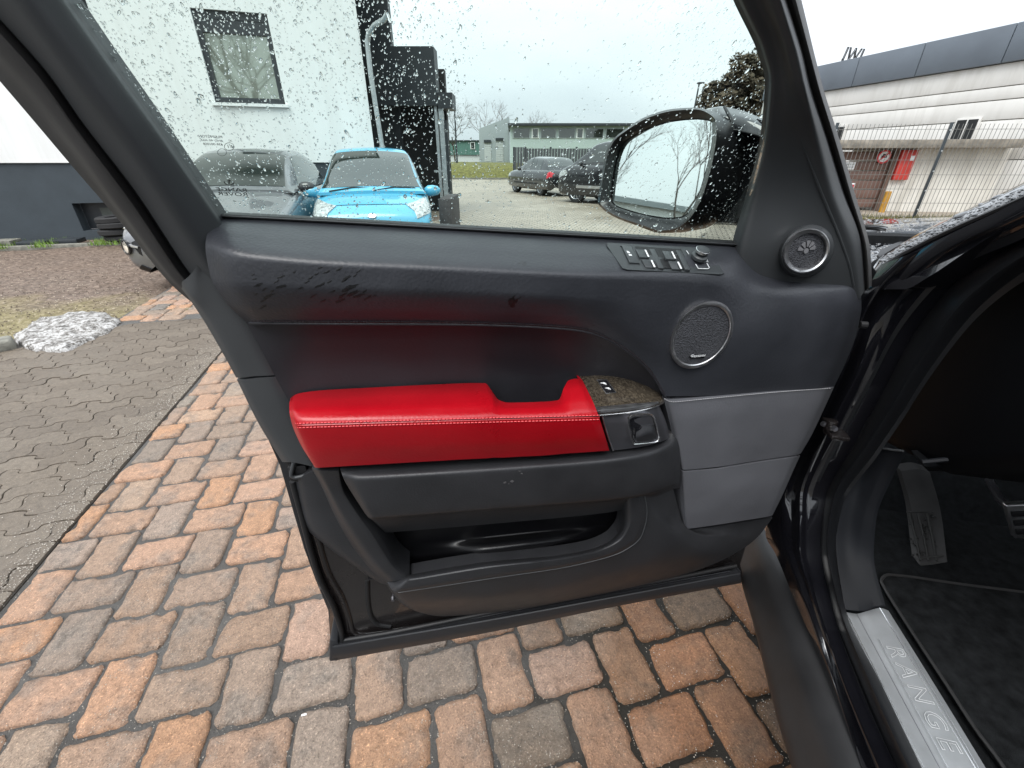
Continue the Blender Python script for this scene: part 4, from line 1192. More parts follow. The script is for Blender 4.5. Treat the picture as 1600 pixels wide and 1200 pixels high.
class Shell:
    def __init__(s, stations, fn, xs, nu=72, nv=16):
        C = []
        for x, st in zip(xs, stations):
            half = fn(*st); f = [(x, y, z) for (y, z) in half]; f += [(x, -y, z) for (y, z) in half[-2::-1]]
            C.append(f)
        s.G = grid(C, nu, 2 * nv + 1); s.nu, s.nv = nu, 2 * nv + 1
    def at(s, u, v):
        """u 0..1 along, v 0..1 across"""
        a = min(max(u, 0), 1) * (s.nu - 1); b = min(max(v, 0), 1) * (s.nv - 1)
        i, j = min(int(a), s.nu - 2), min(int(b), s.nv - 2); a -= i; b -= j
        G = s.G; p = (G[i, j] * (1 - a) + G[i + 1, j] * a) * (1 - b) + (G[i, j + 1] * (1 - a) + G[i + 1, j + 1] * a) * b
        return Vector(p)
    def nrm(s, u, v):
        e = .006; a = s.at(u + e, v) - s.at(u - e, v); b = s.at(u, v + e) - s.at(u, v - e)
        n = a.cross(b); n = n.normalized() if n.length > 1e-9 else Vector((0, 0, 1))
        p = s.at(u, v); c = Vector((p.x * .6, 0, .5))
        return n if n.dot(p - c) > 0 else -n
    def u_of_x(s, x):
        X = s.G[:, s.nv // 2, 0]; k = np.interp(x, X[::-1] if X[0] > X[-1] else X, (np.arange(s.nu)[::-1] if X[0] > X[-1] else np.arange(s.nu)))
        return float(k) / (s.nu - 1)
    def mesh(s, name, mat, parent):
        nu, nv = s.nu, s.nv; vs = [Vector(s.G[i, j]) for i in range(nu) for j in range(nv)]
        fs = [(i * nv + j, (i + 1) * nv + j, (i + 1) * nv + j + 1, i * nv + j + 1) for i in range(nu - 1) for j in range(nv - 1)]
        fs += [tuple(range(nv)), tuple((nu - 1) * nv + j for j in range(nv))]
        return mesh_obj(name, vs, fs, mat, parent, True, 45, True)
    def patch(s, name, quad, mat, parent, off=.004, n=12, m=8, thick=.01, fn=None):
        """quad: four (u,v) corners; a thin shell piece lying proud of the body"""
        P, Q = [], []
        for i in range(n):
            for j in range(m):
                a, b = i / (n - 1), j / (m - 1)
                if fn: a, b = fn(a, b)
                u = (quad[0][0] * (1 - a) + quad[1][0] * a) * (1 - b) + (quad[3][0] * (1 - a) + quad[2][0] * a) * b
                v = (quad[0][1] * (1 - a) + quad[1][1] * a) * (1 - b) + (quad[3][1] * (1 - a) + quad[2][1] * a) * b
                p = s.at(u, v); nn = s.nrm(u, v); P.append(p + nn * off); Q.append(p - nn * thick)
        fs = [(i * m + j, (i + 1) * m + j, (i + 1) * m + j + 1, i * m + j + 1) for i in range(n - 1) for j in range(m - 1)]
        ring = [(i, 0) for i in range(n)] + [(n - 1, j) for j in range(1, m)] + [(i, m - 1) for i in range(n - 2, -1, -1)] + [(0, j) for j in range(m - 2, 0, -1)]
        k0 = len(P); vs = P + [Q[i * m + j] for (i, j) in ring]; r = len(ring)
        for k in range(r):
            i, j = ring[k]; i2, j2 = ring[(k + 1) % r]; fs.append((i * m + j, i2 * m + j2, k0 + (k + 1) % r, k0 + k))
        return mesh_obj(name, vs, fs, mat, parent, True, 40, True)
def wheel(root, x, y, r=.31, w=.2, spokes=10):
    s = 1 if y > 0 else -1
    b = MB(); b.lathe((x, y, r), (0, s, 0), [(r * .66, -w), (r * .93, -w), (r, -w * .85), (r, -w * .12), (r * .95, 0), (r * .68, .005), (r * .66, -w * .3)], 28)
    t = b.build('wheel', M['tyre'], root, True, local=True)
    b = MB(); b.lathe((x, y, r), (0, s, 0), [(0, -.02), (r * .12, -.012), (r * .14, -.04), (r * .6, -.07), (r * .64, -.01), (r * .68, .002), (r * .68, -.05)], 28)
    for k in range(spokes):
        a = 2 * math.pi * k / spokes; d = Vector((math.cos(a), 0, math.sin(a))); q = Vector((-math.sin(a), 0, math.cos(a)))
        b.box(Vector((x, y - s * .025, r)) + d * r * .38, r * .56, r * .1, .03, d, q, Vector((0, 1, 0)))
    b.build('rim', M['rim'], t, True, local=True)
def mirrors(root, x, y, z, mat, black=None):
    for s in (1, -1):
        b = MB(); vs = []
        prof = [(-.02, .45), (.03, .95), (.10, 1.0), (.17, .8), (.205, .35)]
        R_ = []
        for (d, k) in prof:
            R_.append([Vector((x - .03 + .06 * k * math.cos(t), s * (y + d), z + .075 * k * math.sin(t))) for t in [2 * math.pi * i / 14 for i in range(14)]])
        n = 14; vs = [p for r in R_ for p in r]; fs = [(i * n + k, i * n + (k + 1) % n, (i + 1) * n + (k + 1) % n, (i + 1) * n + k) for i in range(4) for k in range(n)] + [tuple(range(n)), tuple(4 * n + k for k in range(n))]
        mesh_obj('wing_mirror', vs, fs, mat, root, True, 60, True)

# ---- bright blue small hatchback, nose towards us
def dir_heading(v): return math.atan2(v[1], v[0])
BC = Vector((-2.16, 5.85 + 1.68, -.03))
blue = empty('blue_car', BC, 'bright sky blue small hatchback facing us beside the dark entrance', 'car', None, dir_heading((.22, -1)))
PB = paintmat('sky_blue_paint', (.075, .36, .53), .0, .3)
bs = Shell([(.50, .32, .52, .55), (.68, .24, .62, .68), (.755, .20, .73, .80), (.78, .18, .86, .92), (.79, .18, .90, .95), (.79, .18, .93, .97), (.785, .2, .95, .97), (.73, .25, .93, .95), (.58, .35, .85, .86)], section, [1.76, 1.72, 1.58, 1.2, .78, 0, -1.2, -1.6, -1.74])
cb = Shell([(.73, .68, .905, .945), (.715, .62, .92, 1.08), (.71, .545, .94, 1.38), (.70, .525, .945, 1.475), (.70, .515, .95, 1.49), (.68, .51, .95, 1.43), (.65, .53, .95, 1.14), (.63, .58, .93, .97)], cabsec, [1.20, .98, .52, .25, -.2, -1.0, -1.45, -1.64])
b_ = bs.mesh('body', PB, blue); cb.mesh('cabin', PB, blue)
u0, u1 = cb.u_of_x(1.12), cb.u_of_x(.42)
def vdist(j0, j1): return j0, j1
cb.patch('windscreen', [(u0, .27), (u1, .27), (u1, .73), (u0, .73)], M['carglass'], blue, .006, 14, 18)
for s in (0, 1):
    f = lambda v: v if s == 0 else 1 - v
    cb.patch('side_window', [(cb.u_of_x(.85), f(.04)), (cb.u_of_x(.30), f(.22)), (cb.u_of_x(-.85), f(.22)), (cb.u_of_x(-1.0), f(.04))], M['carglass'], blue, .005)
for s in (0, 1):
    f = lambda v: v if s == 0 else 1 - v
    bs.patch('headlight', [(bs.u_of_x(1.15), f(.295)), (bs.u_of_x(1.52), f(.245)), (bs.u_of_x(1.722), f(.345)), (bs.u_of_x(1.56), f(.40))], M['lamp'], blue, .012, 12, 10)
b = MB(); b.lathe((1.715, 0, .685), (1, 0, .7), [(0, .02), (.03, .018), (.034, 0)], 20)
o = b.build('badge', M['satin'], blue, True, local=True)
for v in o.data.vertices: v.co.y *= 1.7
b = MB(); pts = []
for k in range(25):
    v = .30 + .40 * k / 24; u = bs.u_of_x(1.50 + .06 * math.cos((v - .5) * 6)); p = bs.at(u, v) + bs.nrm(u, v) * .002; pts.append(p)
b.tube(pts, .004, 5); b.build('bonnet_gap', M['rubber'], blue, True, local=True)
bs.patch('grille', [(bs.u_of_x(1.752), .36), (bs.u_of_x(1.759), .36), (bs.u_of_x(1.759), .64), (bs.u_of_x(1.752), .64)], M['plastic_dk'], blue, .008)
mirrors(blue, .92, .735, .93, PB)
for x in (1.15, -1.15):
    for y in (.72, -.72): wheel(blue, x, y, .29, .19)
for (y0, y1, z0) in ((-.55, .05, .985), (.02, .58, .985)):
    b = MB(); b.tube([(1.20, y0, .955), (1.14, (y0 + y1) / 2, .995), (1.14, y1, .98)], .01, 5); b.build('wiper', M['rubber'], blue, True, local=True)
M['pale_int'] = simple('pale_dash_cover', (.25, .27, .25), .6)

# ---- silver grey car, half behind the window post
gh = Vector((.17, -1)); gh.normalize()
GC0 = hp(352, 446, 0); GC = Vector((GC0.x - gh.x * 2.05 - .12, GC0.y - gh.y * 2.05 - .02, -.02))
grey = empty('grey_car', GC, 'metallic grey saloon with round fog lamp, parked by the house behind the door post', 'car', None, dir_heading(gh))
PG = paintmat('metallic_grey_paint', (.175, .18, .19), .5, .3)
gsn = Shell([(.58, .30, .52, .54), (.74, .22, .60, .64), (.83, .18, .68, .73), (.87, .17, .80, .87), (.88, .17, .90, .97), (.88, .17, .93, .98), (.87, .18, .95, .98), (.84, .22, .93, .95), (.66, .35, .82, .84)], section, [2.10, 2.05, 1.88, 1.35, .86, 0, -1.4, -1.9, -2.08])
gcb = Shell([(.80, .72, .93, .97), (.79, .66, .94, 1.10), (.78, .58, .95, 1.36), (.775, .56, .955, 1.445), (.77, .55, .96, 1.46), (.75, .54, .96, 1.38), (.72, .56, .95, 1.1), (.70, .62, .93, .95)], cabsec, [.98, .72, .22, -.1, -.6, -1.25, -1.7, -1.9])
gsn.mesh('body', PG, grey); gcb.mesh('cabin', PG, grey)
gcb.patch('windscreen', [(gcb.u_of_x(.90), .27), (gcb.u_of_x(.12), .27), (gcb.u_of_x(.12), .73), (gcb.u_of_x(.90), .73)], M['carglass'], grey, .006, 14, 18)
for s in (0, 1):
    f = lambda v: v if s == 0 else 1 - v
    gcb.patch('side_window', [(gcb.u_of_x(.60), f(.04)), (gcb.u_of_x(.05), f(.22)), (gcb.u_of_x(-1.1), f(.22)), (gcb.u_of_x(-1.35), f(.04))], M['carglass'], grey, .005)
    gsn.patch('headlight', [(gsn.u_of_x(1.52), f(.25)), (gsn.u_of_x(1.86), f(.25)), (gsn.u_of_x(2.02), f(.36)), (gsn.u_of_x(1.98), f(.40))], M['lamp'], grey, .012, 12, 10)
    gsn.patch('bumper_grille', [(gsn.u_of_x(2.075), f(.24)), (gsn.u_of_x(2.099), f(.12)), (gsn.u_of_x(2.099), f(.33)), (gsn.u_of_x(2.08), f(.30))], M['plastic_dk'], grey, .004)
    gsn.patch('chrome_strip', [(gsn.u_of_x(1.96), f(.195)), (gsn.u_of_x(2.095), f(.205)), (gsn.u_of_x(2.095), f(.225)), (gsn.u_of_x(1.96), f(.21))], M['chrome'], grey, .02)
    gsn.patch('lower_lip', [(gsn.u_of_x(1.5), f(.0)), (gsn.u_of_x(2.07), f(.0)), (gsn.u_of_x(2.07), f(.05)), (gsn.u_of_x(1.5), f(.035))], M['plastic_dk'], grey, .012)
    uf, vf = gsn.u_of_x(2.045), f(.185); p = gsn.at(uf, vf); nn = gsn.nrm(uf, vf)
    b = MB(); b.lathe(p, nn, [(.075, -.02), (.085, .012), (.068, .016), (.066, 0)], 24); fo = b.build('fog_lamp', M['gloss'], grey, True, local=True)
    b = MB(); b.lathe(p, nn, [(0, .014), (.04, .012), (.064, .004), (.066, -.01)], 24); b.build('lens', simple('fog_lens', (.75, .68, .58), .1, coat=1), fo, True, local=True)
gsn.patch('grille', [(gsn.u_of_x(2.05), .36), (gsn.u_of_x(2.095), .36), (gsn.u_of_x(2.095), .64), (gsn.u_of_x(2.05), .64)], M['plastic_dk'], grey, .012)
mirrors(grey, .66, .80, .98, M['gloss'])
for x in (1.3, -1.3):
    for y in (.82, -.82): wheel(grey, x, y, .31, .2)

# ---- two black cars across the yard
PK = paintmat('black_wet_paint', (.012, .013, .015), 0, .2)
def dark_car(name, label, px, py, heading, L_, W_, Hh, van):
    c0 = hp(px, py, -.03); h = Vector((math.cos(heading), math.sin(heading), 0))
    root = empty(name, c0, label, 'car', 'black cars parked across the yard', heading)
    nb = .58 if van else 1.05
    q = Hh - 1.46; hl = L_ / 2; w = W_ / 2
    zs = .93 + q * .55
    body = Shell([(w * .66, .32, .6 + q * .5, .64 + q * .5), (w * .88, .24, .72 + q * .5, .78 + q * .5), (w * .97, .22, .84 + q * .55, .9 + q * .55), (w, .2, zs, zs + .05), (w, .2, zs + .02, zs + .05), (w, .2, zs + .03, zs + .05), (w * .97, .24, zs + .02, zs + .03), (w * .8, .36, zs - .1, zs - .08)], section, [hl, hl - .06, hl - .3, hl - nb - .1, 0, -hl + .6, -hl + .12, -hl])
    rr_ = -hl + (.12 if van else .35)
    cab = Shell([(w * .9, w * .85, zs, zs + .03), (w * .89, w * .74, zs, zs + (Hh - zs) * .45), (w * .88, w * .70, zs, Hh - .06), (w * .88, w * .69, zs, Hh), (w * .88, w * .68, zs, Hh), (w * .87, w * .67, zs, Hh - .05), (w * .84, w * .75, zs, zs + (Hh - zs) * .4), (w * .8, w * .78, zs - .02, zs + .02)], cabsec, [hl - nb, hl - nb - .35, hl - nb - .85, hl - nb - 1.25, -.2, rr_ + .55, rr_ + .15, rr_ - .03])
    body.mesh('body', PK, root); cab.mesh('cabin', PK, root)
    cab.patch('windscreen', [(cab.u_of_x(hl - nb - .07), .27), (cab.u_of_x(hl - nb - .9), .27), (cab.u_of_x(hl - nb - .9), .73), (cab.u_of_x(hl - nb - .07), .73)], M['carglass'], root, .006)
    cab.patch('rear_window', [(cab.u_of_x(rr_ + .5), .3), (cab.u_of_x(rr_ + .08), .27), (cab.u_of_x(rr_ + .08), .73), (cab.u_of_x(rr_ + .5), .7)], M['carglass'], root, .006)
    for s in (0, 1):
        f = lambda v: v if s == 0 else 1 - v
        cuts = [hl - nb - .5, .35, -.65, rr_ + .55]
        for k in range(3):
            cab.patch('side_window', [(cab.u_of_x(cuts[k] - .05), f(.035)), (cab.u_of_x(cuts[k] - (.45 if k == 0 else .05)), f(.225)), (cab.u_of_x(cuts[k + 1] + .05), f(.225)), (cab.u_of_x(cuts[k + 1] + .02), f(.035))], M['carglass'], root, .005)
        body.patch('tail_light', [(body.u_of_x(-hl + .22), f(.17)), (body.u_of_x(-hl + .02), f(.20)), (body.u_of_x(-hl + .01), f(.33)), (body.u_of_x(-hl + .2), f(.235))], M['tail'], root, .01)
        body.patch('headlight', [(body.u_of_x(hl - .5), f(.2)), (body.u_of_x(hl - .08), f(.2)), (body.u_of_x(hl - .03), f(.3)), (body.u_of_x(hl - .4), f(.25))], M['lamp'], root, .008)
        body.patch('door_gap', [(body.u_of_x(hl - 1.75), f(.03)), (body.u_of_x(hl - 1.76), f(.03)), (body.u_of_x(hl - 1.76), f(.24)), (body.u_of_x(hl - 1.75), f(.24))], M['rubber'], root, .002, 3, 10)
        body.patch('side_moulding', [(body.u_of_x(hl - .9), f(.115)), (body.u_of_x(-hl + .9), f(.115)), (body.u_of_x(-hl + .9), f(.13)), (body.u_of_x(hl - .9), f(.13))], M['satin'] if van else M['rubber'], root, .012, 20, 4)
    mirrors(root, hl - nb - .45, w * .93, zs + .06, PK)
    for x in (hl - .85, -hl + .85):
        for y in (w * .93, -w * .93): wheel(root, x, y, .33 if not van else .36, .22)
    b = MB(); b.box((-hl - .01, 0, .62), .02, .5, .11); b.build('number_plate', M['white'], root, local=True, bevel=.004)
    return root
dark_car('black_hatchback', 'black estate car with red tail light, left of the tall black van', 848, 302, rad(115), 4.1, 1.74, 1.44, False)
dark_car('black_van', 'tall black van with a side moulding, half hidden by the wing mirror', 974, 318, rad(137), 4.5, 1.85, 1.86, True)
# ================================================================== THE BLACK CAR WITH ITS OPEN DOOR
car = empty('off_road_car', CR * .44 + CF * .5, 'large black off-road car in the foreground with its front door wide open and red armrest', 'car')
BK = -DN * .03

# ---- door shell (steel), everything else on the door hangs on it
outl = [(300, 462), (353, 549), (410, 657), (446, 728), (466, 800), (482, 858), (497, 905), (517, 950), (528, 985), (532, 1003), (600, 996), (760, 967), (960, 930), (1155, 893), (1168, 852), (1240, 740), (1318, 562), (1346, 470), (1332, 446), (1200, 420), (1150, 388), (746, 366), (346, 346)]
b = MB(); b.prism([dp(x, y, -.012) for x, y in outl], -DN * .075)
door = b.build('door', M['paint_in'], car, bevel=.006)
# outer skin with the sill flap that shows below and at the rear edge
outs = [(436, 728), (454, 790), (474, 858), (492, 907), (512, 955), (515, 1000), (514, 1034), (527, 1033), (760, 990), (960, 948), (1158, 912), (1160, 893), (1155, 870), (1240, 730), (1330, 540), (1346, 470), (1200, 422), (746, 370), (330, 352), (290, 455), (350, 552), (405, 660)]
b = MB(); b.prism([dp(x, y, -.09) for x, y in outs], -DN * .02); b.build('outer_skin', M['paint'], door, bevel=.004)
surf('sill_flap', [[(520, 1006, -.004), (520, 1012, .004), (519, 1024, .004), (517, 1033, -.004)], [(760, 965, -.004), (760, 971, .006), (760, 981, .006), (760, 989, -.004)], [(960, 929, -.004), (960, 934, .006), (960, 942, .006), (960, 948, -.004)], [(1157, 892, -.004), (1157, 897, .004), (1158, 906, .004), (1158, 911, -.004)]], M['trim_dk'], door, 40, 10, back=-DN * .07)
b = MB(); b.prism([dp(x, y, .0) for x, y in ((515, 1000), (528, 1002), (531, 1016), (528, 1033), (514, 1034))], -DN * .08); b.build('end_cap', M['trim_dk'], door, bevel=.003)
# pressed ribs and seal on the bare steel corner
def dtube(name, pts, r, mat, off=0.0, n=8, k=40, parent=None):
    P = pchip([(p[0], p[1], p[2] if len(p) > 2 else off) for p in pts], k)
    b = MB(); b.tube([dp(*q) for q in P], r, n); return b.build(name, mat, parent or door, True, 60)
dtube('edge_seal', [(457, 752), (470, 800), (486, 862), (500, 905), (522, 950), (533, 985), (536, 1000), (600, 990), (760, 958), (960, 921), (1150, 884)], .0048, M['rubber'], -.006, k=80)
dtube('pressed_rib', [(486, 800), (500, 850), (512, 890), (536, 935), (546, 965), (552, 985), (575, 990), (700, 968)], .006, M['paint_in'], -.014, k=60)
dtube('pressed_rib', [(574, 905), (575, 935), (580, 962), (592, 975), (610, 978)], .005, M['rubber'], -.013, k=40)
dtube('pressed_rib', [(540, 998), (700, 973), (900, 935), (1140, 892)], .003, M['gloss'], -.007, k=40)
for (x, y) in ((614, 934), (503, 915), (530, 1000)):
    b = MB(); b.disc(dp(x, y, -.012), DN, .004, .006, 10, .003); b.build('bolt', M['darkchrome'], door, True)
# rubber wedge / striker pocket at the rear edge
b = MB(); b.prism([dp(x, y, -.01) for x, y in ((452, 722), (480, 720), (486, 740), (470, 746), (456, 744))], DN * .012); b.build('door_wedge', M['rubber'], door, bevel=.002)
dtube('door_wedge_clip', [(459, 722), (455, 741), (462, 746), (482, 741), (486, 738)], .003, M['frame'], .006)

# ---- window frame, rear post
def glue(px, py, off): return gp(px, py, off)
inner = [(28, -110), (62, -62), (157, 75), (247, 200), (300, 277), (345, 343), (378, 392)]
facet = [(-34, -125), (5, -62), (120, 100), (197, 200), (253, 283), (310, 372), (340, 422)]
fac2 = [(-44, -112), (-6, -48), (108, 112), (186, 212), (244, 296), (305, 388), (336, 436)]
sealA = [(-98, -90), (-55, -32), (75, 114), (130, 192), (213, 300), (298, 428), (334, 468)]
sealB = [(-102, -84), (-60, -26), (70, 121), (125, 200), (207, 308), (291, 433), (330, 472)]
rib = [(-120, -58), (-75, 0), (50, 140), (110, 218), (195, 335), (277, 442), (324, 480)]
oute = [(-140, -35), (-92, 20), (52, 188), (107, 253), (183, 341), (270, 447), (317, 486)]
for ln, kk in ((inner, 10), (facet, 7.8), (fac2, 7.8), (sealA, 8), (sealB, 8), (rib, 8), (oute, 8.5)):      # straight on up to the roof line
    ln.insert(0, (ln[0][0] + (ln[0][0] - ln[1][0]) * kk, ln[0][1] + (ln[0][1] - ln[1][1]) * kk))
cols = []
for i in range(8):
    cols.append([(*inner[i], .0), (inner[i][0] - 3, inner[i][1] + 3, .012), (*facet[i], .034), (*fac2[i], .036), (*sealA[i], .022)])
surf('window_post', cols, M['frame'], door, 60, 22, conv=gp, back=-GN * .02)
cols = [[(*sealA[i], .021), ((sealA[i][0] + sealB[i][0]) / 2, (sealA[i][1] + sealB[i][1]) / 2, .008), (*sealB[i], .018)] for i in range(8)]
surf('post_groove', cols, M['rubber'], door, 60, 6, conv=gp, back=-GN * .01)
cols = [[(*sealB[i], .019), ((sealB[i][0] * 2 + rib[i][0]) / 3, (sealB[i][1] * 2 + rib[i][1]) / 3, .026), (*rib[i], .020), ((rib[i][0] + oute[i][0]) / 2, (rib[i][1] + oute[i][1]) / 2, .004), (*oute[i], -.006)] for i in range(8)]
surf('post_seal', cols, M['rubber_grey'], door, 60, 16, conv=gp, back=-GN * .03)
# continuing trim below the belt line down to the striker pocket
tr = [[(352, 338, .0), (318, 392, .026), (301, 425, .022), (284, 440, .010), (276, 442, -.005)],
      [(352, 372, .01), (322, 412, .022), (308, 448, .020), (298, 462, .012), (289, 458, -.005)],
      [(352, 440, .015), (338, 455, .02), (328, 475, .018), (322, 492, .010), (314, 494, -.005)],
      [(400, 505, .012), (380, 520, .018), (366, 535, .016), (356, 548, .010), (347, 550, -.005)],
      [(440, 585, .008), (418, 587, .014), (396, 588, .012), (380, 590, .008), (369, 590, -.005)]]
surf('post_trim', tr, M['frame'], door, 50, 16, back=-DN * .02)
tr2 = [[(440, 588, .008), (418, 590, .014), (396, 592, .012), (380, 594, .008), (370, 593, -.005)],
       [(470, 640, .006), (444, 648, .012), (424, 654, .011), (411, 658, .006), (402, 658, -.005)],
       [(505, 735, .004), (484, 728, .010), (466, 724, .010), (452, 722, .006), (441, 722, -.005)]]
surf('post_trim', tr2, M['frame'], door, 40, 16, back=-DN * .02)
surf('edge_trim', [[(500, 735, .012), (486, 738, .012), (470, 745, .008), (458, 747, -.008)], [(530, 800, .012), (510, 812, .012), (490, 822, .006), (477, 822, -.008)], [(570, 870, .014), (548, 872, .011), (524, 862, .003), (506, 850, -.010)], [(615, 915, .014), (597, 912, .010), (575, 900, 0.0), (560, 888, -.012)]], M['plastic'], door, 40, 12, back=-DN * .02)

# ---- upper pad and main panel, one leather piece
A = [[(344, 341, .0), (327, 356, 0.0243), (321, 385, 0.0401), (330, 435, 0.0410), (352, 472, 0.0335), (384, 503, .020)],
     [(385, 342, .0), (374, 368, 0.0405), (370, 402, 0.0680), (380, 440, 0.0691), (394, 475, 0.0570), (412, 504, .038)],
     [(500, 348, .0), (500, 380, 0.0459), (500, 415, 0.0753), (500, 446, 0.0756), (500, 478, 0.0630), (500, 503, .044)],
     [(700, 359, .0), (700, 390, 0.0459), (700, 424, 0.0753), (700, 452, 0.0756), (700, 482, 0.0630), (700, 504, .046)],
     [(900, 371, .0), (900, 402, 0.0459), (900, 434, 0.0742), (900, 462, 0.0734), (900, 490, 0.0630), (900, 513, .048)],
     [(1020, 378, .0), (1015, 407, 0.0429), (1008, 438, 0.0655), (995, 472, 0.0645), (985, 512, 0.0575), (974, 541, .046)],
     [(1100, 382, .0), (1095, 410, 0.0375), (1085, 442, 0.0563), (1060, 492, 0.0580), (1040, 550, 0.0532), (1018, 579, .046)],
     [(1150, 386, .0), (1145, 417, 0.0322), (1135, 450, 0.0486), (1110, 510, 0.0506), (1080, 570, 0.0476), (1042, 619, .046)],
     [(1195, 423, .006), (1185, 438, 0.0273), (1175, 468, 0.0473), (1165, 520, 0.0546), (1150, 575, 0.0515), (1122, 618, .045)],
     [(1262, 439, .012), (1255, 450, 0.0280), (1250, 478, 0.0440), (1245, 525, 0.0490), (1235, 570, 0.0470), (1215, 611, .042)],
     [(1320, 443, .012), (1325, 452, 0.0240), (1325, 480, 0.0370), (1315, 525, 0.0410), (1300, 565, 0.0390), (1282, 607, .036)],
     [(1338, 448, .0), (1345, 458, 0.0040), (1346, 480, 0.0090), (1337, 525, 0.0110), (1322, 565, 0.0110), (1303, 605, .011)]]
surf('door_panel', A, M['leather'], door, 150, 50, back=-DN * .03, key='A')
# inset behind the armrest
Bc = [[(382, 500, .018), (405, 540, .016), (432, 592, .012), (470, 660, .010)],
      [(500, 500, .037), (500, 532, .018), (500, 580, .006), (500, 662, .005)],
      [(700, 501, .040), (700, 534, .018), (700, 582, .004), (700, 662, .003)],
      [(900, 510, .041), (897, 545, .018), (893, 595, .002), (890, 655, .002)],
      [(975, 538, .040), (962, 568, .020), (950, 605, .006), (940, 655, .004)],
      [(1022, 578, .040), (1010, 598, .026), (1000, 622, .014), (990, 655, .008)],
      [(1050, 622, .041), (1044, 634, .034), (1038, 648, .024), (1030, 664, .012)]]
surf('door_inset', Bc, M['leather2'], door, 90, 30, back=-DN * .02, key='B')
# stitched seam along the pad's lower edge
seam = pchip([(390, 505), (500, 506), (700, 507), (900, 516), (972, 544), (1016, 582), (1040, 621)], 200)
def stitches(name, line, key, eps, mat, step, ln, r, dy=0.0):
    acc = 0; last = None; b = MB(); L_ = [0]
    for i in range(1, len(line)): L_.append(L_[-1] + math.hypot(line[i][0] - line[i - 1][0], line[i][1] - line[i - 1][1]))
    s = 2
    while s + ln < L_[-1]:
        def at(q):
            return (np.interp(q, L_, [p[0] for p in line]), np.interp(q, L_, [p[1] for p in line]) + dy)
        p0, p1 = at(s), at(s + ln)
        b.tube([dp(*p0, offat(key, *p0) + eps), dp((p0[0] + p1[0]) / 2, (p0[1] + p1[1]) / 2, offat(key, *p0) + eps + r * .6), dp(*p1, offat(key, *p1) + eps)], r, 5); s += step
    return tag(b.build(name, mat, door, True), kind='stuff')
stitches('stitching', seam, 'A', .0006, M['stitch_dk'], 5.0, 3.4, .0006, -3.5)
b = MB(); b.tube([dp(x, y, offat('A', x, y - 1) - .001) for x, y in seam], .0016, 6); b.build('piping', M['leather2'], door, True)

# ---- red armrest with pull-handle notch
C = [[(454, 622, .010), (452, 632, .040), (452.5, 645, .066), (456, 662, .074), (470, 695, .066), (488, 724, .058)],
     [(463, 616, .010), (462, 630, .050), (463, 645, .078), (466, 664, .088), (478, 698, .080), (494, 731, .068)],
     [(490, 611, .010), (490, 626, .050), (490, 644, .080), (492, 664, .092), (500, 698, .086), (512, 730, .074)],
     [(610, 604, .008), (610, 621, .050), (610, 641, .082), (610, 662, .095), (612, 694, .090), (616, 724, .078)],
     [(735, 598.5, .008), (735, 616, .050), (735, 638, .082), (735, 659, .096), (737, 690, .091), (740, 717, .079)],
     [(757, 598.5, .010), (757, 615, .050), (757, 637, .082), (757, 658, .096), (759, 689, .091), (762, 716, .079)],
     [(768, 610, .030), (768, 620, .058), (768, 637, .082), (768, 658, .096), (770, 689, .091), (773, 715, .079)],
     [(780, 625, .052), (780, 631, .068), (780, 640, .083), (780, 658, .096), (782, 688, .091), (785, 715, .079)],
     [(797, 629, .058), (797, 634, .071), (797, 641, .084), (797, 657.5, .096), (799, 687, .091), (802, 714, .079)],
     [(840, 628, .058), (840, 633, .071), (840, 640, .084), (840, 656.5, .096), (842, 686, .091), (845, 712, .079)],
     [(872, 625, .056), (873, 630, .069), (873, 638, .083), (874, 655.5, .096), (877, 684, .091), (880, 709, .079)],
     [(881, 606, .040), (883, 618, .058), (884, 634, .080), (886, 655, .096), (890, 683, .091), (893, 708, .079)],
     [(889, 594, .022), (892, 610, .052), (895, 631, .080), (899, 654.5, .096), (905, 682, .091), (910, 707, .079)],
     [(901, 591.5, .020), (907, 608, .052), (914, 630, .080), (922, 654, .096), (930, 681, .091), (937, 705, .079)],
     [(910, 594, .018), (918, 610, .050), (928, 631, .077), (936.5, 653.5, .092), (945, 680, .087), (952, 704, .074)]]
surf('armrest', C, M['red'], door, 160, 40, back=-DN * .05, back0=Vector((0, 0, -.03)) + DN * .0, key='C', sharp=50)
l0 = pchip([(460, 665), (610, 660.5), (757, 656.5), (900, 653), (938, 652)], 200)
stitches('stitching', l0, 'C', .0004, M['stitch'], 5.6, 3.6, .00065, -3.2)
stitches('stitching', l0, 'C', .0004, M['stitch'], 5.6, 3.6, .00065, 3.4)
b = MB(); b.tube([dp(x, y, offat('C', x, y) - .0002) for x, y in l0[2:-2]], .0011, 6); b.build('seam_piping', M['red'], door, True)
b = MB(); b.tube([dp(x, y - 1.6, offat('C', x, y) - .0003) for x, y in l0[2:-2]], .0005, 5); b.build('seam_shadow', M['rubber'], door, True)

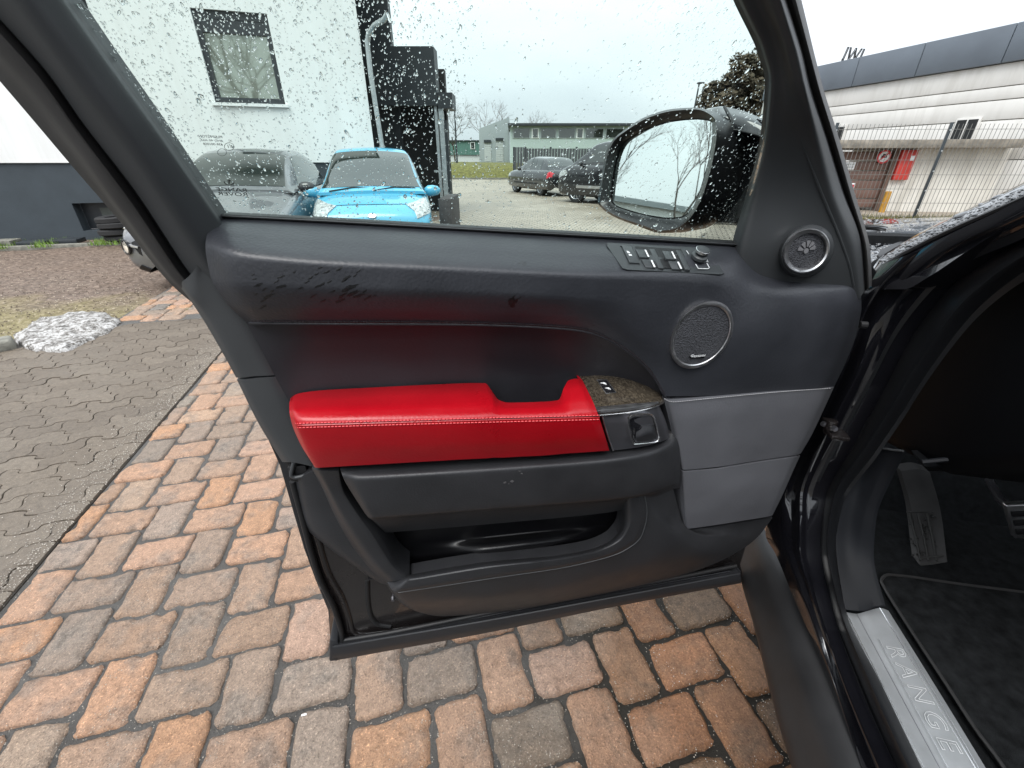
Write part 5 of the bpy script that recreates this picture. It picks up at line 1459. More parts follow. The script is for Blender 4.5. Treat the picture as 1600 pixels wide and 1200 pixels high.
# ---- oak trim, seat memory switch, handle bezel
Wd = [[(904, 592.5, .012), (918, 618, .046), (929, 634, .066), (933, 642, .0775), (935, 646, .0785), (936.5, 650, .074)],
      [(950, 588.5, .012), (958, 612, .046), (965, 631, .066), (968, 638.5, .0765), (969, 643, .0775), (970, 647, .074)],
      [(985, 592, .014), (988, 612, .045), (992, 628, .063), (995, 635.5, .0735), (996, 640, .0742), (997, 644, .071)],
      [(1012, 600, .018), (1014, 615, .042), (1015, 625, .058), (1017, 631.5, .066), (1018, 635.5, .067), (1019, 639, .064)],
      [(1032, 612, .026), (1033, 619, .040), (1033, 623, .048), (1033, 627, .054), (1033.5, 629.5, .0545), (1034, 632, .052)],
      [(1039, 622, .032), (1039, 624, .038), (1038, 625, .042), (1038, 627, .0455), (1038, 628, .0458), (1038, 629.5, .045)]]
surf('wood_trim', Wd, M['wood'], door, 50, 24, back=-DN * .02, key='W')
def sq(key, pts, eps): return [dp(x, y, offat(key, x, y) + eps) for x, y in pts]
q = [(931.5, 593), (948, 592.5), (963, 612.5), (946, 614.5)]
b = MB(); b.prism(sq('W', q, .0008), DN * .0015); ms = b.build('memory_switch', M['satin'], door, bevel=.0004)
q2 = [(933.6, 594.3), (947.4, 593.9), (960.6, 611.6), (946.8, 613.2)]
b = MB(); b.prism(sq('W', q2, .0025), DN * .0006); b.build('key_face', M['gloss'], ms)
Xs = (dp(948, 592.5, .02) - dp(931.5, 593, .02)).normalized(); Ys = (dp(931.5, 593, .02) - dp(946, 614.5, .05)).normalized()
def glyph(c, key, eps, k=1.0):
    o = dp(*c, offat(key, *c) + eps); X = Xs; Y = (Ys - X * Ys.dot(X)).normalized(); b = MB()
    n = X.cross(Y); n = n if n.dot(DN) > 0 else -n
    b.disc(o + X * .0012 * k, n, .0022 * k, .0004, 14); b.box(o - X * .002 * k + Y * .001, .0035 * k, .0016 * k, .0005, X, Y, n); b.box(o + X * .0035 * k - Y * .0016 * k, .0014 * k, .0035 * k, .0005, X, Y, n); return b
glyph((942.5, 599), 'W', .0036).build('seat_symbol', M['white'], ms)
glyph((949.5, 607), 'W', .0036, .9).build('lock_symbol', M['white'], ms)
te = [((931, 637.5), (935, 646)), ((965, 634.5), (968, 643)), ((993, 631.5), (996, 639.5)), ((1014, 629), (1017, 635)), ((1028, 627.3), (1031, 630))]
surf('trim_strip', [[(*a, offat('W', *a) + .0002), ((a[0] + c[0]) / 2, (a[1] + c[1]) / 2, offat('W', (a[0] + c[0]) / 2, (a[1] + c[1]) / 2) + .0022), (*c, offat('W', *c) + .0014)] for a, c in te], M['satin'], door, 30, 8, back=-DN * .003)
# bezel
bz = [[(941, 650, .072), (945, 664, .074), (950, 683, .073), (957, 704, .068)],
      [(975, 646.5, .074), (979, 662, .076), (984, 682, .075), (990, 700, .070)],
      [(1005, 641.5, .071), (1010, 658, .073), (1015, 678, .072), (1020, 694, .067)],
      [(1026, 635, .062), (1032, 652, .064), (1038, 672, .062), (1041, 687, .056)],
      [(1030, 634, .052), (1038, 652, .050), (1044, 670, .046), (1047, 683, .040)]]
surf('handle_bezel', bz, M['darkchrome'], door, 40, 24, back=-DN * .04, key='H')
dtube('bezel_trim', [(937, 649, .076), (975, 645.5, .078), (1006, 640.5, .075), (1024, 635.5, .067), (1030, 633, .058)], .0011, M['chrome'])
dtube('bezel_trim', [(941, 650, .074), (949, 678, .076), (958, 704, .070)], .0011, M['satin'])
rq_ = [(985, 650), (1000, 647), (1014, 646.5), (1021, 650), (1024.5, 660), (1028, 675), (1030, 684), (1027, 690), (1015, 692.5), (1000, 694), (991, 694.5), (988, 690), (984.5, 675), (981, 660), (981, 654)]
rqs = [tuple(p) for p in pchip([rq_[-1]] + rq_ + [rq_[0], rq_[1]], 120)[7:-14]]
n_ = len(rqs); cx_, cy_ = sum(p[0] for p in rqs) / n_, sum(p[1] for p in rqs) / n_
RG = []
for (k, e) in ((1.05, -.002), (1.05, .0040), (1.0, .0058), (.95, .0050), (.88, .0012), (.87, -.002)):
    RG.append([dp(cx_ + (x - cx_) * k, cy_ + (y - cy_) * k, offat('H', x, y) + e) for x, y in rqs])
rings('handle_ring', RG, M['chrome'], door)
RG = []
for (k, e) in ((.90, .0014), (.86, .0010), (.8, .0008), (.5, .0006), (.05, .0006)):
    RG.append([dp(cx_ + (x - cx_) * k, cy_ + (y - cy_) * k, offat('H', x, y) + e) for x, y in rqs])
rings('handle_recess', RG, M['gloss'], door, True)
lv = [[(994, 676, .0015), (994, 684, .004), (996, 690, .0015)], [(1006, 668, .003), (1008, 679, .007), (1009, 689, .003)], [(1017, 665, .003), (1020, 675, .007), (1022, 687, .003)], [(1021, 664, .001), (1024, 674, .003), (1026, 685, .001)]]
surf('release_lever', [[(x, y, offat('H', x, y) + o) for x, y, o in c] for c in lv], M['trim_dk'], door, 20, 12, back=-DN * .003)

# ---- lower panel
surf('lower_panel', [[(600, 903, .028), (611, 924, .024), (626, 942, .014), (640, 951, .0)],
     [(625, 925, .054), (638, 942, .042), (660, 956, .018), (690, 963, .0)],
     [(760, 903, .060), (770, 930, .052), (780, 948, .026), (790, 955, .003)],
     [(900, 881, .060), (905, 908, .052), (911, 926, .026), (916, 933, .003)],
     [(975, 859, .060), (985, 884, .055), (1000, 903, .028), (1012, 912, .004)],
     [(1004, 832, .060), (1030, 862, .056), (1062, 884, .030), (1090, 891, .004)],
     [(1010, 800, .060), (1050, 836, .054), (1105, 862, .034), (1150, 864, .005)],
     [(1008, 772, .060), (1054, 820, .044), (1108, 838, .028), (1183, 840, .004)],
     [(1050, 757, .050), (1062, 800, .032), (1072, 829, .020), (1207, 809, .002)]], M['plastic'], door, 90, 30, back=-DN * .02)
inn = [(634, 899), (648, 896.5), (760, 878), (870, 868), (930, 856), (960, 839), (972, 815), (972, 778)]
otr = [(603, 907), (622, 926), (760, 905), (900, 883), (974, 861), (1003, 836), (1011, 800), (1007, 771)]
cols = []
for i in range(8):
    a, c = inn[i], otr[i]
    mid = ((a[0] * .6 + c[0] * .4), (a[1] * .6 + c[1] * .4)); m2 = ((a[0] * .25 + c[0] * .75), (a[1] * .25 + c[1] * .75))
    k = .55 if i == 0 else 1
    cols.append([(*a, .040 * k), (a[0] * .85 + c[0] * .15, a[1] * .85 + c[1] * .15, .058 * k), (*mid, .066 * k), (*m2, .066 * k), (*c, .062 * k)])
surf('pocket_rim', cols, M['plastic'], door, 90, 14, back=-DN * .022)
dtube('rim_edge', [(x, y, .0622) for x, y in otr[1:]], .0010, M['frame'], k=70)
fl = [[(532, 733, .060), (528, 736, .068), (500, 735, .066), (490, 733, .052), (487, 732, .03)],
      [(540, 760, .050), (532, 762, .060), (514, 760, .060), (505, 758, .050), (501, 757, .028)],
      [(562, 795, .046), (552, 798, .056), (536, 800, .056), (527, 802, .046), (522, 803, .024)],
      [(592, 832, .044), (580, 838, .054), (564, 842, .054), (553, 846, .044), (547, 848, .022)],
      [(622, 884, .044), (612, 886, .052), (598, 889, .052), (588, 892, .042), (582, 893, .020)],
      [(640, 899, .044), (632, 903, .050), (618, 908, .050), (606, 909, .040), (598, 908, .020)]]
surf('pocket_frame', fl, M['plastic'], door, 60, 16, back=-DN * .05)
lb = [[(531, 731, .062), (537, 748, .073), (556, 780, .072), (576, 809, .068), (582, 813, .056), (600, 830, .030)],
      [(560, 730, .064), (563, 750, .086), (572, 780, .085), (584, 809, .080), (589, 812, .066), (604, 832, .034)],
      [(760, 719, .064), (760, 738, .089), (762, 768, .087), (764, 795, .082), (764, 798, .068), (764, 819, .034)],
      [(955, 706, .064), (957, 722, .089), (962, 752, .086), (968, 779, .080), (969, 781, .067), (972, 797, .040)],
      [(1010, 697, .058), (1016, 712, .079), (1020, 742, .078), (1022, 769, .070), (1022, 771, .062), (1022, 778, .052)],
      [(1044, 684, .046), (1050, 698, .060), (1053, 732, .062), (1053, 757, .056), (1053, 759, .052), (1053, 764, .048)],
      [(1055, 668, .036), (1061, 690, .046), (1063, 726, .050), (1062, 754, .046), (1062, 757, .044), (1062, 762, .042)]]
surf('pocket_lid', lb, M['plastic'], door, 110, 36, back=-DN * .03, key='L', sharp=60)
# scuffs on the lid
b = MB()
for (x, y, s) in ((789, 754, 3), (800, 752, 3.5), (815, 740, 2), (812, 736, 2.2), (907, 726, 2.5), (903, 724, 1.6), (795, 756, 1.5)):
    V, Fc = decal([(x + s * math.cos(t) * random.uniform(.5, 1.2), y + s * .6 * math.sin(t) * random.uniform(.5, 1.2)) for t in [k * .7 for k in range(9)]], 'L', .0003); b.add(V, Fc)
b.build('scuff_mark', simple('pale_scuff', (.075, .073, .075), .8), door)
# map pocket, a real cavity with a moulded bottle holder
pk = []
for (x, t0, b0) in ((575, 800, 905), (640, 796, 905), (700, 792, 900), (760, 788, 893), (820, 784, 884), (880, 780, 876), (940, 772, 868), (985, 764, 858)):
    bump_ = {700: .004, 760: .026, 820: .028, 880: .018}.get(x, 0)
    h = b0 - t0
    pk.append([(x, t0, -.010), (x, t0 + h * .35, -.011), (x, t0 + h * .48, -.011), (x, t0 + h * .60, -.010 + bump_), (x, t0 + h * .70, -.008 + bump_ * 1.25), (x, t0 + h * .80, -.010 + bump_ * .6), (x, b0, -.006)])
surf('map_pocket', pk, M['plastic_dk'], door, 60, 40, back=-DN * .01)

# ---- grey vinyl panels at the hinge end
g1 = [[(1037, 622, .044), (1044, 650, .044), (1053, 690, .041), (1062, 730, .039)], [(1052, 627, .050), (1056, 652, .051), (1062, 690, .049), (1070, 734, .046)], [(1110, 622, .050), (1112, 650, .052), (1114, 690, .050), (1116, 730, .046)], [(1215, 612, .045), (1205, 645, .047), (1195, 685, .045), (1187, 719, .040)], [(1290, 607, .034), (1276, 640, .036), (1257, 680, .034), (1243, 711, .029)], [(1303, 605, .014), (1288, 638, .014), (1268, 680, .014), (1251, 709, .012)]]
surf('kick_panel', g1, M['greyfab'], door, 60, 24, back=-DN * .03, key='G')
g2 = [[(1062, 733, .038), (1064, 760, .037), (1066, 792, .034), (1069, 824, .028)], [(1070, 737, .046), (1071, 764, .045), (1073, 795, .041), (1076, 826, .032)], [(1116, 733, .046), (1117, 760, .046), (1118, 790, .042), (1120, 820, .032)], [(1187, 722, .040), (1180, 752, .040), (1172, 782, .036), (1164, 813, .026)], [(1242, 714, .029), (1228, 744, .029), (1214, 776, .026), (1200, 807, .018)], [(1250, 712, .012), (1236, 743, .012), (1222, 775, .011), (1207, 805, .008)]]
surf('kick_panel', g2, M['greyfab'], door, 60, 24, back=-DN * .03)
dtube('panel_groove', [(1066, 733.5, .041), (1116, 731.5, .043), (1187, 720.5, .036), (1247, 711.5, .018)], .0012, M['rubber'])
stitches('stitching', pchip([(1036, 621), (1052, 627), (1110, 621.5), (1215, 611.5), (1300, 605.5)], 60), 'G', .001, M['stitch_grey'], 3.6, 2.6, .0006, 1.0)

# ---- loudspeaker in the panel
def ploff(key, cx, cy, x, y, h=40):
    gx = (offat(key, cx + h, cy) - offat(key, cx - h, cy)) / (2 * h); gy = (offat(key, cx, cy + h) - offat(key, cx, cy - h)) / (2 * h)
    return offat(key, cx, cy) + .0035 + gx * (x - cx) + gy * (y - cy)
def spk(name, cx, cy, hw, hh, sxy, key, prof, matring, parent=door, off0=None):
    RG = []
    for (k, e) in prof:
        RG.append([dp(x, y, ploff(key, cx, cy, x, y) + e) for x, y in ellipse(cx, cy, hw, hh, sxy, 64, k)])
    return rings(name, RG, matring, parent)
sp_o = (1096.3, 523.5, 48.5, 51, 815)
ring = spk('speaker_ring', *sp_o, 'A', [(1.05, -.009), (1.015, .0022), (.99, .0042), (.94, .0044), (.905, .003), (.89, .0)], M['satin'])
o = offat('A', 1096, 523)
RG = [[dp(x, y, ploff('A', 1096, 523, x, y) + e) for x, y in ellipse(*sp_o, 64, k)] for (k, e) in ((.905, .0010), (.85, .0014), (.6, .0019), (.3, .0022), (.02, .0024))]
rings('speaker_grille', RG, M['grille'], ring, True)
bw = [(1076, 557), (1080, 553.5), (1101, 553), (1103, 555), (1099, 559.5), (1078, 560)]
b = MB(); b.prism([dp(x, y, ploff('A', 1096, 523, x, y) + .0022) for x, y in bw], DN * .0012); bd = b.build('speaker_badge', M['gloss'], ring, bevel=.0004)
oo = dp(1091.5, 556.4, ploff('A', 1096, 523, 1090, 556) + .0036)
text_obj('badge_lettering', 'MERIDIAN', .0042, oo, DD, Vector((0, 0, 1)), M['white'], ring, .0002, width=abs((dp(1101, 556, .06) - dp(1081, 556, .06)).length))
dtube('badge_swirl', [(1082, 557.5, ploff('A', 1096, 523, 1082, 557) + .0036), (1079.5, 556.5, ploff('A', 1096, 523, 1080, 557) + .0036), (1080.5, 555, ploff('A', 1096, 523, 1080, 555) + .0036), (1084, 554.4, ploff('A', 1096, 523, 1084, 555) + .0036)], .0003, M['white'], parent=ring)

# ---- front corner trim (sail) with tweeter
gl_ = [(1128, -75), (1150, -8), (1190, 80), (1201, 128), (1193, 215), (1172, 300), (1148, 384), (1140, 440)]
m1 = [(1150, -85), (1176, -18), (1212, 66), (1222, 128), (1222, 215), (1222, 300), (1222, 380), (1222, 455)]
c1 = [(1172, -95), (1196, -30), (1234, 90), (1246, 140), (1264, 222), (1286, 306), (1322, 400), (1336, 470)]
c2 = [(1186, -100), (1208, -36), (1245, 84), (1257, 136), (1276, 216), (1298, 300), (1332, 392), (1344, 464)]
r2 = [(1192, -100), (1213, -38), (1252, 84), (1264, 136), (1290, 216), (1316, 300), (1344, 378), (1350, 456)]
d2 = [(1204, -102), (1224, -44), (1262, 84), (1276, 136), (1300, 216), (1325, 300), (1352, 392), (1356, 452)]
o2 = [(1220, -100), (1238, -44), (1271, 90), (1284, 140), (1308, 216), (1332, 300), (1357, 392), (1360, 448)]
offs = [(.0, .018, .032, .036, .028), (.0, .018, .032, .036, .028), (.0, .018, .032, .036, .028), (.0, .018, .032, .036, .027), (.0, .020, .032, .036, .026), (.0, .022, .030, .034, .022), (.0, .024, .024, .026, .014), (.0, .016, .014, .016, .006)]
def sp2(px, py, off):        # the sail lies in the glass plane at its top and runs into the door plane below
    t = min(max((py - 120) / 260.0, 0), 1); t = t * t * (3 - 2 * t)
    return gp(px, py, off).lerp(dp(px, py, off), t)
cols = [[(*gl_[i], offs[i][0]), (gl_[i][0] * .8 + m1[i][0] * .2, gl_[i][1] * .8 + m1[i][1] * .2, offs[i][0] * .5 + offs[i][1] * .5 + .003), (*m1[i], offs[i][1]), (*c1[i], offs[i][2]), (*c2[i], offs[i][3]), (*r2[i], offs[i][4])] for i in range(8)]
surf('corner_trim', cols, M['frame'], door, 60, 30, conv=sp2, back=-DN * .006, key='S')
cols = [[(*r2[i], offs[i][4] - .001), ((r2[i][0] + d2[i][0]) / 2, (r2[i][1] + d2[i][1]) / 2, offs[i][4] - .012), (*d2[i], offs[i][4] - .006)] for i in range(8)]
surf('frame_seal', cols, M['rubber'], door, 50, 8, conv=sp2, back=-DN * .02)
cols = [[(*d2[i], offs[i][4] - .005), ((d2[i][0] + o2[i][0]) / 2, (d2[i][1] + o2[i][1]) / 2, offs[i][4] - .004), (*o2[i], offs[i][4] - .022), (o2[i][0] + 3, o2[i][1], offs[i][4] - .05)] for i in range(8)]
surf('frame_edge', cols, M['rubber_grey'], door, 50, 10, conv=sp2, back=-DN * .02)
rp_ = pchip([(1240, 190), (1262, 248), (1284, 304), (1310, 367), (1328, 420), (1333, 446)], 40)
b = MB(); b.tube([sp2(x, y, offat('S', x, y) - .0006) for x, y in rp_], [.0002 + .0018 * min(1, k / 14) for k in range(40)], 8); b.build('trim_ridge', M['frame'], door, True)
tw = (1260.3, 392, 36, 34.5, 240)
def tws(name, prof, mat, parent, close=False):
    RG = [[sp2(x, y, offat('S', tw[0], tw[1]) + e) for x, y in ellipse(*tw, 48, k)] for (k, e) in prof]
    return rings(name, RG, mat, parent, close)
pod = tws('tweeter_pod', [(1.24, -.012), (1.18, .004), (1.10, .009), (1.0, .010), (.9, .006)], M['frame'], door)
tws('tweeter_ring', [(1.02, .009), (1.01, .0135), (.97, .0155), (.88, .014), (.80, .009), (.78, .005)], M['satin'], pod)
tws('tweeter_mesh', [(.82, .0085), (.7, .009), (.4, .0098), (.02, .0100)], M['grille'], pod, True)
b = MB(); o0 = sp2(tw[0] - 1, tw[1], offat('S', tw[0], tw[1]) + .0112); X = DD; Y = DN.cross(DD); Y = Y if Y.z > 0 else -Y
b.disc(o0, DN, .0035, .0008, 14)
for k in range(5):
    a = rad(20 + 36 * k + 0); d = X * math.cos(a) + Y * math.sin(a); q_ = X * -math.sin(a) + Y * math.cos(a)
    b.prism([o0 + d * .0055 - q_ * .0009, o0 + d * .013 - q_ * .003, o0 + d * .014, o0 + d * .013 + q_ * .003, o0 + d * .0055 + q_ * .0009], DN * .0006)
b.build('tweeter_diffuser', simple('grey_diffuser', (.17, .17, .18), .5), pod)

# ---- window glass, print, waist seal
gpts = [(-322, -600), (345, 340), (346, 356), (746, 378), (1160, 402), (1152, 384), (1176, 300), (1197, 215), (1205, 128), (1193, 80), (1150, -8), (1110, -95), (1020, -230), (800, -420), (300, -560)]
tr_ = pchip([(-370, -600), (-100, -612), (300, -580), (800, -438), (1030, -245), (1125, -110), (1150, -75)], 60)
b = MB(); b.tube([gp(x, y, .008) for x, y in tr_], .021, 10); b.build('window_top_rail', M['frame'], door, True)
b = MB(); b.prism([gp(x, y, -.004) for x, y in gpts], -GN * .004); glass = b.build('window_glass', M['glass'], door)
waist = [(340, 336), (500, 344), (746, 358), (950, 369), (1152, 381)]
surf('waist_seal', [[(x, y - 3.5, -.004), (x, y - 1.0, .002), (x, y + 2.5, .003), (x, y + 7, -.004)] for x, y in waist], M['rubber'], door, 50, 8, back=-DN * .012)
dtube('waist_lip', [(x, y + 1.0, .0035) for x, y in waist], .0007, M['frame'])
ge = -.0028
def gtext(body, px, py, w_px, h_px, parent=glass, name='glass_lettering'):
    o = gp(px, py, ge); w = (gp(px + w_px / 2, py, ge) - gp(px - w_px / 2, py, ge)).length; h = (gp(px, py - h_px / 2, ge) - gp(px, py + h_px / 2, ge)).length
    return text_obj(name, body, h * 1.38, o, -(gp(px + w_px / 2, py + w_px * .02, ge) - gp(px - w_px / 2, py - w_px * .02, ge)), GU, M['etch'], parent, .0001, width=w)
gtext('RANGE', 362, 296.5, 47, 5.2); gtext('ROVER', 364, 303.5, 46, 5.2)
gtext('PILKINGTON', 329, 213.5, 36, 3.6); gtext('43R-001058', 333, 225.5, 30, 3.4)
gtext('LHD 40 AS2', 331, 219.5, 33, 2.8)
gtext('E1', 359, 229, 7, 4.5); gtext('XI', 360, 220, 5, 3.2)
def gtube(name, pts, r): b = MB(); b.tube([gp(x, y, ge) for x, y in pts], r, 5); return b.build(name, M['etch'], glass, True)
def circ(cx, cy, rx, ry, a0=0, a1=360, n=30): return [(cx + rx * math.cos(rad(a0 + (a1 - a0) * k / n)), cy + ry * math.sin(rad(a0 + (a1 - a0) * k / n))) for k in range(n + 1)]
gtube('approval_ring', circ(358, 229, 7.5, 6), .00022); gtube('approval_ring', circ(347, 238, 7, 5.5), .0002)
gtube('emblem', circ(358, 283.5, 7.5, 5.6, 0, 180), .00045); gtube('emblem', [(358, 280.5), (358, 287)], .0006); gtube('emblem', [(355, 282.5), (361, 282.5)], .00045); gtube('emblem', [(360, 291), (366, 291), (364, 287)], .0002)

# ---- switch pack on the pad
def swp(px, py, e): return dp(px, py, offat('A', px, py) + e)
po = [(951, 378), (1096, 386.5), (1104, 388.5), (1131, 426), (1129, 429.5), (977, 421.5), (970, 419), (947, 382)]
po = [(950.5, 378.6), (1098, 387), (1105, 389.5), (1130, 424), (1131.5, 428), (1127, 429.8), (980, 422), (972, 419.5), (948.5, 385), (947.3, 381)]
b = MB()
top = [swp(x, y, .0022) for x, y in po]; cxp, cyp = 1040, 404
inn_ = [swp(cxp + (x - cxp) * .985, cyp + (y - cyp) * .955, .0034) for x, y in po]; bot = [swp(x, y, -.004) for x, y in po]
n_ = len(po); cen = [swp(1000, 400, .0034), swp(1040, 404, .0034), swp(1085, 408, .0034)]
b.add(bot + top + inn_, [(i, (i + 1) % n_, n_ + (i + 1) % n_, n_ + i) for i in range(n_)] + [(n_ + i, n_ + (i + 1) % n_, 2 * n_ + (i + 1) % n_, 2 * n_ + i) for i in range(n_)] + [tuple(range(2 * n_, 3 * n_))])
pack = b.build('switch_pack', M['switch'], door, True, 25)
def qprism(name, pts, e, h, mat, bev=0, parent=door):
    b = MB(); P = [swp(x, y, e) for x, y in pts]; n = (P[1] - P[0]).cross(P[2] - P[0]).normalized(); n = n if n.dot(DN) + n.z > 0 else -n
    b.prism(P, n * h); return b.build(name, mat, parent, bevel=bev), n
o, SN = qprism('lock_switch', [(970, 385.2), (985, 386.2), (998.5, 413.5), (983, 412.5)], .0024, .0024, M['switch'], .0004)
def mark(name, pts, e, mat=None): return qprism(name, pts, e, .0004, mat or M['white'], 0)[0]
mark('switch_icon', [(978.5, 391.5), (982.5, 391.8), (984.5, 396), (980.5, 395.6)], .0050); mark('switch_icon', [(982, 397.5), (986.5, 397.8), (987.5, 399.8), (983, 399.6)], .0050)
mark('gap', [(985.6, 386), (987.2, 386), (1000, 413.8), (998.6, 413.8)], .0035, M['switch_dk']); mark('gap', [(969, 384.4), (985.5, 385.2), (986, 386.2), (969.6, 385.4)], .0035, M['switch_dk'])
mark('switch_well', [(991.5, 385.2), (1064, 389.5), (1079, 421), (1008, 417.5)], .0030, M['switch_dk'])
for (k, x0) in ((0, 993), (1, 1034.5)):
    for r_ in (0, 1):
        sx, sy = (x0 + (0 if r_ == 0 else 9.5), (389 + k * 2.6) + (0 if r_ == 0 else 16))
        q = [(sx, sy), (sx + 15.5, sy + .9), (sx + 22, sy + 13.5), (sx + 6.5, sy + 12.6)]
        b = MB(); P = [swp(x, y, e) for (x, y), e in zip(q, (.0040, .0040, .0066, .0066) if r_ == 0 else (.0066, .0066, .0044, .0044))]
        b.prism(P, -SN * .006); w = b.build('window_switch', M['switch'], door, bevel=.0005)
        mark('switch_line', [(sx + 14, sy + 1.6), (sx + 16.3, sy + 1.7), (sx + 21.6, sy + 12.6), (sx + 19.2, sy + 12.4)], .0068 if r_ else .0070)
    b = MB(); xb = x0 + 21; yb = 388 + k * 2.4
    b.prism([swp(xb, yb, .0050), swp(xb + 9, yb + .6, .0060), swp(xb + 24, yb + 31, .0060), swp(xb + 15, yb + 30, .0050)], -SN * .005); b.build('switch_divider', M['switch'], door, bevel=.001)
c = swp(1092, 403, .0036); kn = MB(); kn.lathe(c, SN, [(.0105, 0), (.0105, .004), (.0085, .0055), (.007, .006)], 28); kn.build('mirror_knob_base', M['switch'], door, True)
kn = MB(); kn.lathe(c, SN, [(.006, .004), (.0062, .008), (.0085, .0095), (.0088, .0125), (.008, .0135), (.0, .014)], 28); kn.build('mirror_knob', M['switch'], door, True)
kn = MB(); kn.lathe(c, SN, [(.0078, .0130), (.0092, .0125), (.0092, .0095), (.0086, .0090)], 28); kn.build('knob_ring', M['chrome'], door, True)
def stube(name, pts, e, r=.0005): b = MB(); b.tube([swp(x, y, e) for x, y in pts], r, 5); return b.build(name, M['white'], door, True)
stube('fold_symbol', [(1087, 413), (1091, 419.5), (1106, 420), (1108.5, 418.5), (1104.5, 411.5)], .0040); stube('fold_symbol', [(1099.5, 403.5), (1104, 404), (1106, 409), (1101, 408.6), (1099.5, 403.5)], .0040, .0008)
stube('dial_tick', [(1072.5, 391.8), (1076.5, 397)], .0040)

# ---- wet marks on the leather
M['wetmark'] = simple('wet_leather', (.005, .0055, .0065), .38, bscale=420, bstr=.2)
rr = random.Random(2)
def blot(x, y, a, bb, ang, name='wet_mark', b=None):
    n = 14; pts = []
    for k in range(n):
        t = 2 * math.pi * k / n; s = rr.uniform(.6, 1.25); u, v = a * math.cos(t) * s, bb * math.sin(t) * s
        pts.append((x + u * math.cos(ang) + v * math.sin(ang), y - u * math.sin(ang) + v * math.cos(ang)))
    V, Fc = decal(pts, 'A', .00025); b.add(V, Fc)
b = MB(); blot(803, 470, 12, 8, rad(45), b=b); b.build('wet_mark', M['wetmark'], door)
b = MB(); blot(815, 412, 7, 4.8, 0.3, b=b); b.build('wet_mark', simple('drying_mark', (.022, .023, .027), .45), door)
for (x, y, l) in ((405, 445, 7), (413, 452, 4), (400, 460, 3), (420, 463, 9), (411, 470, 5), (432, 440, 5), (440, 448, 8), (425, 455, 4), (398, 436, 4), (395, 429, 3), (440, 432, 6), (480, 440, 5), (485, 434, 6), (500, 446, 8), (515, 440, 4), (510, 425, 5), (495, 428, 4), (545, 450, 13), (552, 458, 10), (535, 462, 7), (560, 462, 9), (570, 455, 5), (530, 470, 8), (505, 470, 5), (490, 462, 6), (540, 436, 9), (555, 430, 4), (575, 465, 6), (410, 480, 6), (520, 455, 5), (460, 425, 3), (530, 420, 6), (560, 424, 4), (765, 414, 1.5), (585, 462, 3), (500, 418, 4), (470, 450, 4)):
    b = MB(); blot(x, y, l * 1.15, max(1.3, l * .28), rad(rr.uniform(15, 38)), b=b); b.build('wet_mark', M['wetmark'], door)
b = MB(); blot(445, 537, 2.2, .5, .2, b=b) if False else None

# ---- wing mirror beyond the glass
M['housing'] = simple('black_mirror_shell', (.009, .009, .010), .3, bscale=300, bstr=.05)
NM = Vector((-.80, -.60, .105)).normalized()
MP0 = dp(1040, 265, -.20)
def mp(px, py, off=0.0): return plane(px, py, MP0 + NM * off, NM)
gl = [(962, 265), (958, 295), (957, 312), (962, 320), (983, 328), (1015, 336), (1045, 340), (1066, 338), (1082, 324), (1091, 304), (1100, 275), (1108, 245), (1113, 212), (1113, 193), (1108, 189), (1087, 187), (1054, 190), (1024, 198), (997, 210), (976, 224), (967, 243)]
rim = [(942, 262), (937, 292), (934, 315), (942, 327), (962, 340), (994, 352), (1030, 364), (1052, 361), (1076, 345), (1094, 318), (1107, 282), (1116, 245), (1121, 208), (1119, 188), (1108, 176), (1087, 168), (1052, 170), (1012, 181), (980, 200), (957, 219), (946, 242)]
def dens(P, n=84): return [tuple(p) for p in pchip(P + [P[0]], n + 1)[:-1]]
gl_d, rim_d = dens(gl), dens(rim)
gc = (1036, 265)
ring0 = [mp(x, y, -.004) for x, y in gl_d]
hous_c = mp(1062, 266, -.085)
R_ = []
R_.append([mp(gc[0] + (x - gc[0]) * .98, gc[1] + (y - gc[1]) * .98, -.012) for x, y in gl_d])
R_.append([mp(x, y, -.010) for x, y in gl_d])
R_.append([mp(x * .35 + g_[0] * .65, y * .35 + g_[1] * .65, .004) for (x, y), g_ in zip(rim_d, gl_d)])
R_.append([mp(x * .85 + g_[0] * .15, y * .85 + g_[1] * .15, .012) for (x, y), g_ in zip(rim_d, gl_d)])
R_.append([mp(x, y, .006) for x, y in rim_d])
BV = (-NM * .9 + DD * .35).normalized()
cen = sum((p for p in R_[-1]), Vector()) / len(rim_d)
for (k, d) in ((1.0, .02), (.99, .05), (.95, .085), (.84, .115), (.62, .135), (.3, .145)):
    R_.append([cen + (p - cen) * k + BV * d for p in R_[4]])
mh = rings('wing_mirror_housing', R_, M['housing'], door, True, 50)
RG = [[mp(gc[0] + (x - gc[0]) * k, gc[1] + (y - gc[1]) * k, -.0065) for x, y in gl_d] for k in (1.0, .5, .02)]
rings('mirror_glass', RG, M['mirror'], door, True)
